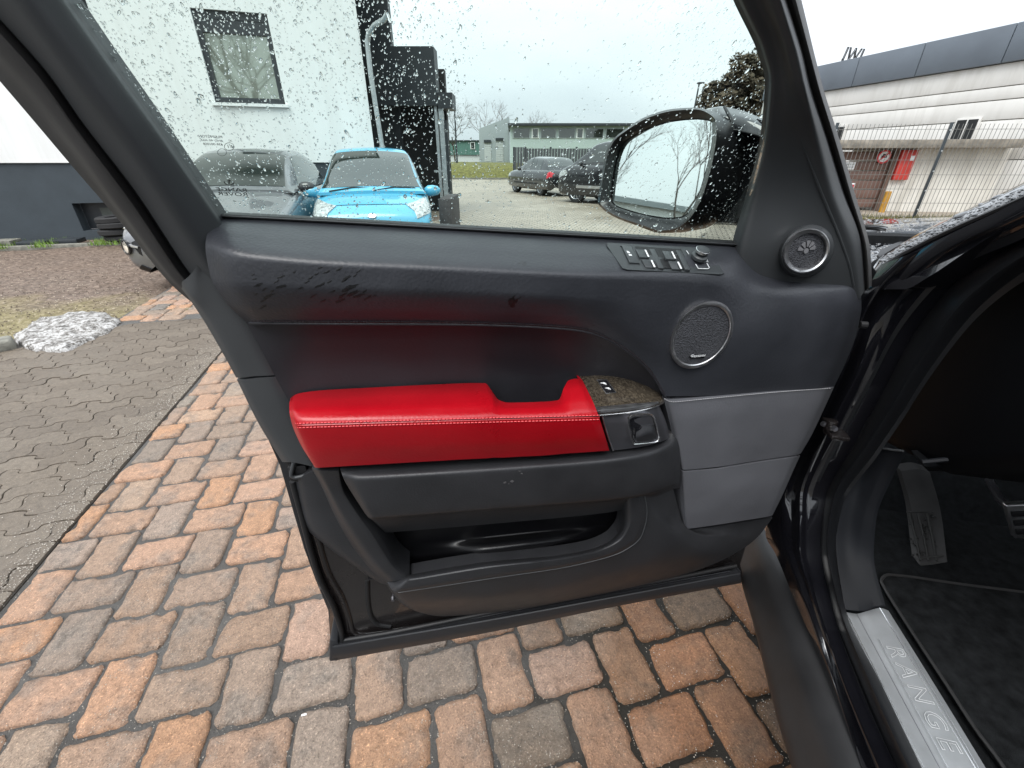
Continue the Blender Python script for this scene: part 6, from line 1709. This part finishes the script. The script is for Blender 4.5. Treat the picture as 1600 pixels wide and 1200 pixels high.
# arm that carries the mirror, with cap seam
b = MB(); p0, p1 = cen + BV * .05, sp2(1215, 330, -.05)
surf('mirror_arm', [[(1118, 196, -.20), (1122, 280, -.19), (1100, 350, -.19)], [(1150, 178, -.17), (1160, 280, -.15), (1148, 352, -.16)], [(1196, 190, -.11), (1206, 280, -.10), (1200, 358, -.11)], [(1240, 215, -.06), (1240, 290, -.06), (1240, 362, -.06)]], M['gloss'], door, 30, 20, back=-DN * .06)
surf('mirror_cap', [[(1112, 176, -.185), (1118, 188, -.165), (1119, 201, -.160)], [(1126, 166, -.185), (1132, 182, -.160), (1138, 202, -.150)], [(1160, 173, -.155), (1168, 188, -.130), (1172, 206, -.120)], [(1200, 189, -.12), (1206, 202, -.10), (1210, 216, -.09)]], M['paint'], door, 30, 12, back=-DN * .03 - Vector((0, 0, .0)))
dtube('cap_seam', [(1132, 167, -.182), (1140, 182, -.154), (1146, 201, -.145)], .0022, M['rubber'])
dtube('cap_seam', [(1118, 202, -.158), (1146, 203, -.144), (1172, 208, -.118), (1200, 216, -.092)], .0018, M['rubber'])

# ---- rain on the window
rr = random.Random(11)
def drop_geo(b, c, X, Y, Nn, a, bb, h, seg=9):
    rings_ = [(1.0, 0.0), (.93, .42), (.72, .78), (.38, .96)]
    wob = [rr.uniform(.82, 1.12) for _ in range(seg)]
    vs = []
    for (k, z) in rings_:
        for i in range(seg):
            t = 2 * math.pi * i / seg; vs.append(c + X * (a * k * wob[i] * math.cos(t)) + Y * (bb * k * wob[i] * math.sin(t)) + Nn * (h * z))
    vs.append(c + Nn * h); n = seg
    fs = [(i * n + k, i * n + (k + 1) % n, (i + 1) * n + (k + 1) % n, (i + 1) * n + k) for i in range(3) for k in range(n)] + [(3 * n + k, 3 * n + (k + 1) % n, len(vs) - 1) for k in range(n)] + [tuple(range(n))[::-1]]
    b.add(vs, fs)
from mathutils.geometry import intersect_point_line
def inpoly(p, P):
    c = False; j = len(P) - 1
    for i in range(len(P)):
        if (P[i][1] > p[1]) != (P[j][1] > p[1]) and p[0] < (P[j][0] - P[i][0]) * (p[1] - P[i][1]) / (P[j][1] - P[i][1]) + P[i][0]: c = not c
        j = i
    return c
gz = [(-60, -230), (342, 339), (746, 357), (1150, 381), (1174, 300), (1195, 215), (1201, 128), (1190, 80), (1152, 0), (1050, -200)]
def dens_at(x, y):
    d = 1.0 if x < 640 else max(.10, 1 - (x - 640) / 130.0)
    d = max(d, min(1, max(0, (y - 150) / 110.0)) * .95)                       # lower part is wet everywhere
    d = max(d, min(1, max(0, (x - 930 + (y - 60) * .3) / 170.0)) * .9)          # and so is the front corner
    d = max(d, .75 * math.exp(-((x - 700) / 60)**2))
    return d * (.75 + .5 * noise.noise(Vector((x * .02, y * .02, 0))))
b = MB(); cnt = 0; used = {}
while cnt < 11000:
    x, y = rr.uniform(-60, 1205), rr.uniform(-230, 382)
    if not inpoly((x, y), gz) or rr.random() > dens_at(x, y): continue
    s = min(.0027, max(.00035, rr.lognormvariate(math.log(.00054), .5)))
    if 880 < x and y < 330: s *= .9
    key = (int(x / 5), int(y / 5))
    if key in used and s > .001: continue
    used[key] = 1
    c = gp(x, y, -.0082)
    if x > 860: ang = rad(rr.gauss(55, 12)); el = rr.uniform(1.4, 3.4)
    elif x > 560: ang = rad(rr.gauss(75, 30)); el = rr.uniform(1.0, 2.6)
    else: ang = rad(rr.gauss(95, 35)); el = rr.uniform(1.0, 2.4)
    if y > 300: el = 1 + (el - 1) * .4
    X = DD * math.cos(ang) + GU * math.sin(ang); Y = -DD * math.sin(ang) + GU * math.cos(ang)
    drop_geo(b, c, X, Y, -GN, s * math.sqrt(el), s / math.sqrt(el) * 1.05, s * .7)
    cnt += 1
tag(b.build('raindrops', M['water'], glass, True, 75), kind='stuff')
# ================================================================== CAR BODY ROUND THE DOOR OPENING
def cpt(f, r, z): return CF * f + CR * r + Vector((0, 0, z))
CBK = CR * .04
# traced edge lines from the windscreen pillar down to the sill (pixels) with their depth into the car
dl = [(1760, 190, .470), (1640, 288, .462), (1560, 330, .458), (1440, 390, .454), (1360, 452, .450), (1330, 560, .448), (1290, 650, .448), (1236, 775, .450), (1239, 862, .458), (1262, 920, .468), (1300, 1045, .482), (1346, 1190, .486), (1364, 1245, .486)]
al = [(1780, 250, .486), (1640, 338, .480), (1585, 364, .478), (1493, 408, .476), (1405, 504, .474), (1358, 592, .474), (1314, 676, .474), (1268, 780, .474), (1263, 853, .480), (1279, 940, .486), (1320, 1067, .488), (1378, 1200, .490), (1400, 1245, .490)]
gm = [(1790, 265, .505), (1660, 345, .505), (1596, 374, .505), (1507, 424, .505), (1424, 520, .505), (1380, 606, .505), (1338, 688, .505), (1285, 782, .505), (1281, 850, .506), (1298, 945, .508), (1345, 1072, .510), (1402, 1202, .512), (1424, 1245, .512)]
be = [(1800, 290, .498), (1680, 360, .498), (1600, 397, .498), (1511, 463, .498), (1430, 570, .498), (1395, 630, .498), (1354, 694, .498), (1301, 780, .498), (1292, 850, .500), (1310, 945, .504), (1362, 1076, .508), (1420, 1203, .510), (1442, 1245, .510)]
ga = [(1812, 310, .520), (1700, 378, .520), (1612, 418, .520), (1530, 480, .520), (1448, 584, .520), (1410, 644, .520), (1368, 706, .520), (1314, 784, .520), (1304, 850, .522), (1321, 954, .528), (1376, 1066, .532), (1440, 1200, .534), (1462, 1245, .534)]
surf('pillar_jamb', [[dl[i], ((dl[i][0] * .6 + al[i][0] * .4), (dl[i][1] * .6 + al[i][1] * .4), dl[i][2] + .002), ((dl[i][0] * .2 + al[i][0] * .8), (dl[i][1] * .2 + al[i][1] * .8), al[i][2] - .006), al[i]] for i in range(13)], M['paint'], car, 110, 12, conv=bp, back=CBK)
surf('door_gutter', [[al[i], (al[i][0] * .5 + gm[i][0] * .5, al[i][1] * .5 + gm[i][1] * .5, .512), gm[i]] for i in range(13)], M['seal'], car, 110, 6, conv=bp, back=CR * .006 + Vector((0, 0, -.01)))
surf('door_seal', [[(*gm[i][:2], gm[i][2] + .004), (gm[i][0] * .5 + be[i][0] * .5, gm[i][1] * .5 + be[i][1] * .5, be[i][2] - .004), (*be[i][:2], be[i][2] - .006), (be[i][0] * .5 + ga[i][0] * .5, be[i][1] * .5 + ga[i][1] * .5, be[i][2] + .006), (*ga[i][:2], ga[i][2])] for i in range(13)], M['seal'], car, 110, 12, conv=bp, back=CR * .006 + Vector((0, 0, -.01)))
# outside of the hinge pillar between the door edge and the jamb
ol = [(1376, 414, .446), (1352, 452, .436), (1332, 500, .432), (1300, 600, .430), (1262, 690, .430), (1212, 780, .430), (1196, 832, .440), (1213, 868, .452), (1243, 941, .466), (1292, 1054, .478), (1340, 1190, .482), (1358, 1245, .482)]
di = dl[3:]
di = [(1440, 390, .454), (1400, 430, .452), (1362, 480, .450), (1330, 560, .448), (1290, 650, .448), (1236, 775, .450), (1238, 840, .456), (1250, 890, .464), (1275, 960, .474), (1300, 1045, .482), (1346, 1190, .486), (1364, 1245, .486)]
surf('hinge_pillar', [[(ol[i][0] - 60 if 2 <= i <= 4 else ol[i][0], ol[i][1], ol[i][2]), (ol[i][0] * .5 + di[i][0] * .5, ol[i][1] * .5 + di[i][1] * .5, ol[i][2] * .5 + di[i][2] * .5 - .004), di[i]] for i in range(12)], M['paint'], car, 90, 10, conv=bp, back=CBK)
b = MB(); c = bp(1296, 668, .436)
b.box(c, .012, .05, .016, CR, CF, Vector((0, 0, 1))); b.disc(c + Vector((0, 0, -.012)), (0, 0, 1), .010, .028, 12); b.box(c - CF * .03 + Vector((0, 0, .004)), .03, .03, .008, CR, CF, Vector((0, 0, 1)))
b.build('door_hinge', M['paint_in'], car, bevel=.002)
for (x, y) in ((1289, 664), (1306, 671)):
    b = MB(); b.disc(bp(x, y, .428), -CR + Vector((0, 0, .6)), .005, .006, 8); b.build('hinge_bolt', M['darkchrome'], car, True)
b = MB(); b.disc(bp(1354, 508, .43), -CR, .006, .01, 10); b.build('buffer', M['rubber'], car, True)
# sill: plastic cladding outside, then gloss black
cl = [(1140, 800), (1164, 856), (1178, 900), (1192, 942), (1237, 1100), (1271, 1200), (1290, 1260)]
cr_ = [(1186, 800), (1196, 830), (1214, 868), (1233, 908), (1292, 1054), (1346, 1200), (1368, 1260)]
G = []
for i in range(7):
    a = hp(*cl[i], .36); c = hp(*cr_[i], .43); o_ = -CR
    G.append([a + o_ * -.05 + Vector((0, 0, -.16)), a + o_ * .012 + Vector((0, 0, -.05)), a + Vector((0, 0, 0)), a.lerp(c, .3) + Vector((0, 0, .022)), a.lerp(c, .7) + Vector((0, 0, .014)), c])
G = np.array([[tuple(p) for p in r] for r in G])
Gd = np.stack([pchip(G[:, j], 50) for j in range(6)], 1); Gd = np.stack([pchip(Gd[i], 20) for i in range(50)])
vs = [Vector(p) for r in Gd for p in r]; fs = [(i * 20 + j, (i + 1) * 20 + j, (i + 1) * 20 + j + 1, i * 20 + j + 1) for i in range(49) for j in range(19)]
mesh_obj('sill_cladding', vs, fs, M['cladding'], car, True, 60)
surf('sill_gloss', [[(*cr_[k], .4302), (cr_[k][0] + 12, cr_[k][1] - 2, .437), (cr_[k][0] + 26, cr_[k][1] - 6, .452)] for k in range(2, 7)], M['paint'], car, 40, 8, conv=hp)
# underside and far body, so that the car really shades the ground
b = MB()
b.prism([cpt(f, .47, 0.22) for f in ()] or [cpt(-3.2, .52, .22), cpt(1.0, .52, .22), cpt(1.0, 2.3, .22), cpt(-3.2, 2.3, .22)], Vector((0, 0, .12))); b.build('underbody', M['trim_dk'], car)
b = MB(); b.prism([cpt(-3.2, .56, 1.72), cpt(0, .60, 1.72), cpt(.28, .62, 1.66), cpt(.28, 2.2, 1.66), cpt(0, 2.2, 1.72), cpt(-3.2, 2.2, 1.72)], Vector((0, 0, .06))); b.build('roof', M['paint'], car, bevel=.02)
b = MB(); b.prism([cpt(-3.2, 2.28, .3), cpt(1.0, 2.28, .3), cpt(1.0, 2.28, 1.15), cpt(-3.2, 2.28, 1.15)], CR * .05); b.build('far_side', M['cabin'], car)
b = MB(); b.prism([cpt(-3.2, .5, .3), cpt(-3.2, 2.28, .3), cpt(-3.2, 2.1, 1.7), cpt(-3.2, .6, 1.7)], CF * .05); b.build('tailgate', M['paint'], car)
b = MB(); b.prism([cpt(-.32, .47, .4), cpt(-.52, .47, .4), cpt(-.7, .60, 1.70), cpt(-.55, .60, 1.70)], CR * .1); b.build('middle_pillar', M['paint'], car, bevel=.01)
b = MB(); b.prism([cpt(-.55, .47, .3), cpt(-1.6, .47, .3), cpt(-1.6, .45, 1.15), cpt(-.6, .45, 1.2)], CR * .08); b.build('rear_door', M['paint'], car, bevel=.01)
# driver's seat, just out of frame, closes the cabin behind the footwell
b = MB(); b.prism([cpt(.05, .72, .55), cpt(-.5, .72, .55), cpt(-.54, .72, .76), cpt(.09, .72, .80)], CR * .52)
b.prism([cpt(-.48, .74, .74), cpt(-.66, .74, .74), cpt(-.83, .74, 1.5), cpt(-.71, .74, 1.5)], CR * .48); b.build('driver_seat', M['leather2'], car, bevel=.04, seg=3)

# ---- bonnet, windscreen pillar
BZ = 1.085
def hood(px, py, z=0.0): return hp(px, py, BZ + z)
surf('bonnet', [[(1290, 343.4, 0), (1285, 360, .012), (1290, 385, .012), (1300, 420, .008)],
                [(1345, 342.8, .0), (1348, 356, .016), (1352, 380, .014), (1364, 411, .009)],
                [(1400, 341.6, .004), (1400, 352, .022), (1402, 372, .018), (1388, 402, .012)],
                [(1470, 339.6, .010), (1466, 346, .028), (1462, 358, .023), (1450, 378, .016)],
                [(1560, 338.4, .014), (1552, 343, .030), (1545, 352, .025), (1520, 372, .018)],
                [(1700, 338.0, .014), (1700, 343, .030), (1700, 352, .024), (1700, 372, .0)]], M['paint'], car, 60, 30, conv=hood, back=(0, 0, -.05), key='HD')
b = MB()
for k in range(8):
    t = k / 7
    for r_ in range(3):
        x = 1345 + (r_ * 2.5) + t * (34 - r_ * 5); y = 352.6 + r_ * 2.7 + t * 1.6
        p = hood(x, y, .0215 - .0015 * abs(r_ - 1)); b.box(p, .013, .035, .004, CR, CF, Vector((0, 0, 1)))
b.build('vent_slots', M['rubber'], car)
surf('bonnet_vent', [[(1342, 350.5, .0185), (1343, 355, .0205), (1345, 361.5, .0185)], [(1362, 351.5, .0195), (1364, 355, .0215), (1366, 361, .0195)], [(1382, 353.5, .0195), (1386, 356, .0205), (1390, 358, .0195)]], simple('bonnet_vent_plastic', (.09, .095, .10), .4), car, 14, 8, conv=hood, back=(0, 0, -.01))
surf('scuttle_gap', [[(1374, 402, .0), (1372, 398, .004), (1376, 390, .006)], [(1392, 396, .002), (1392, 388, .008), (1396, 381, .010)], [(1420, 383, .006), (1418, 377, .010), (1424, 371, .012)]], M['rubber'], car, 20, 8, conv=lambda x, y, z: hood(x, y, z + .012), back=(0, 0, -.02))
pu = [(1760, 158, .52), (1640, 266, .52), (1560, 307, .515), (1500, 335, .51), (1450, 360, .50), (1405, 386, .485), (1378, 404, .465), (1366, 420, .452)]
pl = [(1780, 186, .505), (1650, 286, .500), (1570, 322, .495), (1505, 350, .49), (1455, 373, .482), (1410, 396, .470), (1384, 412, .456), (1370, 424, .448)]
pd = [(1800, 240, .480), (1660, 320, .472), (1580, 352, .468), (1512, 392, .464), (1455, 430, .458), (1412, 452, .452), (1380, 452, .446), (1364, 446, .444)]
surf('windscreen_pillar', [[(pu[i][0] - 2, pu[i][1] - 2, pu[i][2] + .03), pu[i], ((pu[i][0] + pl[i][0]) / 2, (pu[i][1] + pl[i][1]) / 2, pu[i][2] * .4 + pl[i][2] * .6 - .004), pl[i]] for i in range(8)], M['paint'], car, 70, 14, conv=bp, back=CR * .06, key='PL')
surf('pillar_side', [[(*pl[i][:2], pl[i][2] + .001), ((pl[i][0] + pd[i][0]) / 2, (pl[i][1] + pd[i][1]) / 2, (pl[i][2] + pd[i][2]) / 2 - .004), pd[i]] for i in range(8)], M['paint'], car, 60, 10, conv=bp, back=CBK)
b = MB(); b.tube([bp(x, y + 1, r - .002) for x, y, r in pl], .0035, 6); b.build('pillar_seal', M['rubber'], car, True)
b = MB(); P = [cpt(.92, .56, 1.16), cpt(.98, 1.35, 1.18), cpt(.95, 2.1, 1.16), cpt(.30, 2.0, 1.68), cpt(.32, 1.35, 1.70), cpt(.30, .66, 1.68)]
b.prism(P, Vector((0, 0, .005))); b.build('windscreen', M['glass'], car)
# rain beads standing on bonnet and pillar
rr = random.Random(31); b = MB()
def bead(b, c, n, s, h=.55):
    a = n.orthogonal().normalized(); q = n.cross(a); ang = rr.uniform(0, 6.28); X = a * math.cos(ang) + q * math.sin(ang); Y = n.cross(X); e = rr.uniform(1, 1.9)
    drop_geo(b, c, X, Y, n, s * e, s, s * h, 7)
up = Vector((0, 0, 1))
k = 0
while k < 800:
    x, y = rr.uniform(1338, 1560), rr.uniform(341, 408)
    if y > 412 - (x - 1370) * .42 or y < 343.5 - (x - 1345) * .04: continue
    if inpoly((x, y), [(1340, 350), (1364, 350), (1392, 357), (1366, 363), (1343, 363)]): continue
    if 362 < y < 372 and x < 1440 and rr.random() < .9: continue
    b_s = rr.lognormvariate(math.log(.0023), .45); bead(b, hood(x, y, offat('HD', x, y)), up, b_s, .5); k += 1
for _ in range(620):
    t = rr.random()**.9; i = t * 6.2; i0 = int(i); fr = i - i0; w = rr.uniform(.0, .95)
    A0 = np.array(pu[i0]) * (1 - fr) + np.array(pu[i0 + 1]) * fr; B0 = np.array(pl[i0]) * (1 - fr) + np.array(pl[i0 + 1]) * fr; q = A0 * (1 - w) + B0 * w
    bead(b, bp(q[0], q[1], offat('PL', q[0], q[1])), (up * .8 - CR * .5).normalized(), rr.lognormvariate(math.log(.0017), .4), .5)
tag(b.build('raindrops', M['water_body'], car, True, 75), kind='stuff')

# ---- footwell
IN = M['cabin2']
surf('kick_trim', [[(1352, 692, .528), (1335, 725, .528), (1318, 775, .526), (1306, 850, .526), (1320, 952, .530)],
                   [(1372, 696, .545), (1352, 735, .545), (1335, 785, .545), (1325, 850, .548), (1342, 954, .552)],
                   [(1396, 702, .556), (1372, 752, .558), (1352, 805, .560), (1345, 860, .566), (1362, 948, .574)],
                   [(1411, 704, .560), (1386, 752, .566), (1364, 810, .570), (1360, 868, .580), (1378, 946, .590)]], IN, car, 40, 30, conv=bp, back=CR * .006)
b = MB(); b.tube([bp(x, y, r) for x, y, r in ((1353, 693, .526), (1366, 698, .538), (1394, 703, .553), (1411, 704.5, .558))], .0022, 6); b.build('kick_trim_lip', M['frame'], car, True)
ZF = .42
b = MB(); b.prism([cpt(-3, .57, ZF - .06), cpt(1.44, .57, ZF - .06), cpt(1.44, 2.2, ZF - .06), cpt(-3, 2.2, ZF - .06)], (0, 0, .05)); b.build('floor_carpet', M['carpet'], car)
# sloping toe board and bulkhead
b = MB(); b.prism([cpt(1.12, .56, ZF - .02), cpt(1.34, .56, ZF + .22), cpt(1.38, .56, 1.12), cpt(1.44, .56, 1.12), cpt(1.44, .56, ZF - .06)], CR * 1.7); b.build('toe_board', M['carpet'], car)
b = MB(); b.prism([cpt(.84, .56, .80), cpt(.70, .56, .84), cpt(.52, .56, .98), cpt(.52, .56, 1.14), cpt(.60, .56, 1.24), cpt(.74, .56, 1.24), cpt(1.1, .56, 1.12), cpt(1.2, .56, 1.05), cpt(1.2, .56, .84)], CR * 1.65); b.build('dashboard', M['cabin'], car, bevel=.03, seg=3)
b = MB(); b.tube([cfp(x, y, .69) for x, y in ((1440, 722), (1500, 716), (1560, 700), (1640, 668))], .004, 6); b.build('dash_seam', M['cabin2'], car, True)
surf('knee_panel', [[(1440, 720, .72), (1446, 730, .70), (1450, 736, .74)], [(1510, 716, .71), (1515, 727, .69), (1520, 735, .73)], [(1580, 696, .70), (1590, 710, .68), (1600, 720, .72)], [(1680, 650, .69), (1690, 670, .67), (1700, 688, .71)]], M['cabin'], car, 30, 10, conv=cfp, back=CF * .03)
# foot rest with ribs
fr_ = [[(1408, 736, 1.14), (1425, 800, 1.06), (1436, 884, .93)], [(1432, 733, 1.14), (1450, 800, 1.06), (1458, 882, .93)], [(1453, 738, 1.14), (1470, 800, 1.06), (1480, 878, .93)]]
surf('foot_rest', fr_, M['rubber_grey'], car, 16, 24, conv=cfp, back=CF * .03, key='FR')
b = MB()
for k in range(3):
    pts = [(1420 + 14 * k, 802), (1431 + 13 * k, 842), (1438 + 12.5 * k, 876)]
    b.tube([cfp(x, y, offat('FR', x, y) - .003) for x, y in pts], .0022, 5)
for (q0, q1) in (((1416, 800), (1458, 800)), ((1436, 872), (1474, 868)), ((1438, 883), (1474, 878))): b.tube([cfp(*q0, offat('FR', *q0) - .003), cfp(*q1, offat('FR', *q1) - .003)], .0018, 5)
for k in range(40):
    x, y = rr.uniform(1420, 1462), rr.uniform(802, 868); b.box(cfp(x, y, offat('FR', x, y) - .002), .004, .003, .004)
b.build('foot_rest_ribs', simple('dusty_rubber', (.030, .030, .029), .8), car, True)
# brake pedal
pq = [(1571, 790), (1640, 786), (1652, 846), (1586, 842)]
b = MB(); b.prism([cfp(x, y, .95) for x, y in pq], CF * .015); ped = b.build('brake_pedal', M['satin'], car, bevel=.004, seg=3)
b = MB()
for (y0) in (800, 814, 828): b.prism([cfp(x, y, .947) for x, y in ((1580 + (y0 - 800) * .25, y0), (1640, y0 - 2), (1642, y0 + 6), (1582 + (y0 - 800) * .25, y0 + 8))], CF * .004)
b.build('pedal_rubber', M['rubber'], ped, bevel=.001)
b = MB(); b.tube([cfp(1577, 794, .96), cfp(1562, 779, 1.0), cfp(1545, 750, 1.1)], .008, 8); b.build('pedal_arm', M['darkchrome'], car, True)
# sill plate with raised lettering
ZS = .485
def sps(px, py, z=0.0): return hp(px, py, ZS + z)
edL = [(1314, 963), (1366, 1073), (1428, 1200), (1458, 1262)]; ln1 = [(1321.5, 956.5), (1377, 1066), (1443.5, 1200), (1473, 1258)]
gv = [(1338.5, 959), (1396, 1066), (1463, 1190), (1500, 1258)]; ln2 = [(1374.6, 950), (1442, 1063), (1524, 1200), (1560, 1260)]; edR = [(1388, 954), (1458, 1066), (1539, 1198), (1578, 1262)]
M['alu'] = simple('brushed_aluminium', (.40, .415, .43), .46, .35, var=.08, vscale=25, bscale=300, bstr=.05, rvar=.06)
surf('sill_plate', [[(*edL[i], -.018), (*ln1[i], .0), (*gv[i], -.005), (gv[i][0] * .6 + ln2[i][0] * .4, gv[i][1] * .6 + ln2[i][1] * .4, -.001), (*ln2[i], .002), (*edR[i], -.006)] for i in range(4)], M['alu'], car, 40, 24, conv=sps, back=(0, 0, -.02), key='P')
for l_ in (ln1, ln2):
    b = MB(); b.tube([sps(x, y, offat('P', x, y) + .0006) for x, y in pchip(l_, 20)], .0011, 5); b.build('plate_line', M['chrome'], car, True)
b = MB(); b.tube([sps(x, y, offat('P', x, y) + .0001) for x, y in pchip(gv, 20)], .0005, 5); b.build('plate_groove', M['darkchrome'], car, True)
p_a = sps(1389, 1008, .0028)
ang_ = (sps(1448, 1112, 0) - sps(1386, 1000, 0)).normalized(); upv = Vector((0, 0, 1)).cross(ang_).normalized()
upv = upv if upv.dot(CR) > 0 else -upv
M['letter'] = simple('bright_letter_edge', (.80, .81, .82), .35)
text_obj('plate_lettering', 'RANGE', .040, p_a + upv * .006, ang_, upv, M['letter'], car, .0003, 'LEFT', 1.45, outline=.00045)
text_obj('plate_lettering', 'ROVER', .040, p_a + upv * .006 + ang_ * .232, ang_, upv, M['letter'], car, .0003, 'LEFT', 1.45, outline=.00045)
# outline only: a slightly smaller filling in the plate's own metal lies on top of the bright letters
def outline_box(u0, u1, v0, v1):
    b = MB(); O = p_a + upv * .008
    b.tube([O + ang_ * u0 + upv * v0, O + ang_ * u1 + upv * v0 + Vector((0, 0, .0004))], .0005, 5); b.tube([O + ang_ * u0 + upv * v1 + Vector((0, 0, .0004)), O + ang_ * u1 + upv * v1 + Vector((0, 0, .0004))], .0005, 5)
    b.build('plate_line', M['chrome'], car, True)
outline_box(-.01, .8, -.021, .024)
# floor mat
ZM = .428
mt = [(1377, 908), (1381, 901), (1390, 898), (1422, 901), (1490, 911), (1600, 925), (1760, 945), (1790, 1260), (1600, 1260), (1568, 1199), (1524, 1139), (1480, 1071.6), (1431, 997), (1383, 921)]
b = MB(); b.prism([hp(x, y, ZM) for x, y in mt], (0, 0, -.010)); fm = b.build('floor_mat', M['matpile'], None, bevel=.003)
tag(fm, 'black carpet floor mat with a stitched border in the driver footwell', 'floor mat')
b = MB(); b.tube([hp(x, y, ZM + .001) for x, y in pchip(mt[8:] + mt[:7], 60)], .0032, 6); b.build('mat_border', M['rubber_grey'], fm, True)
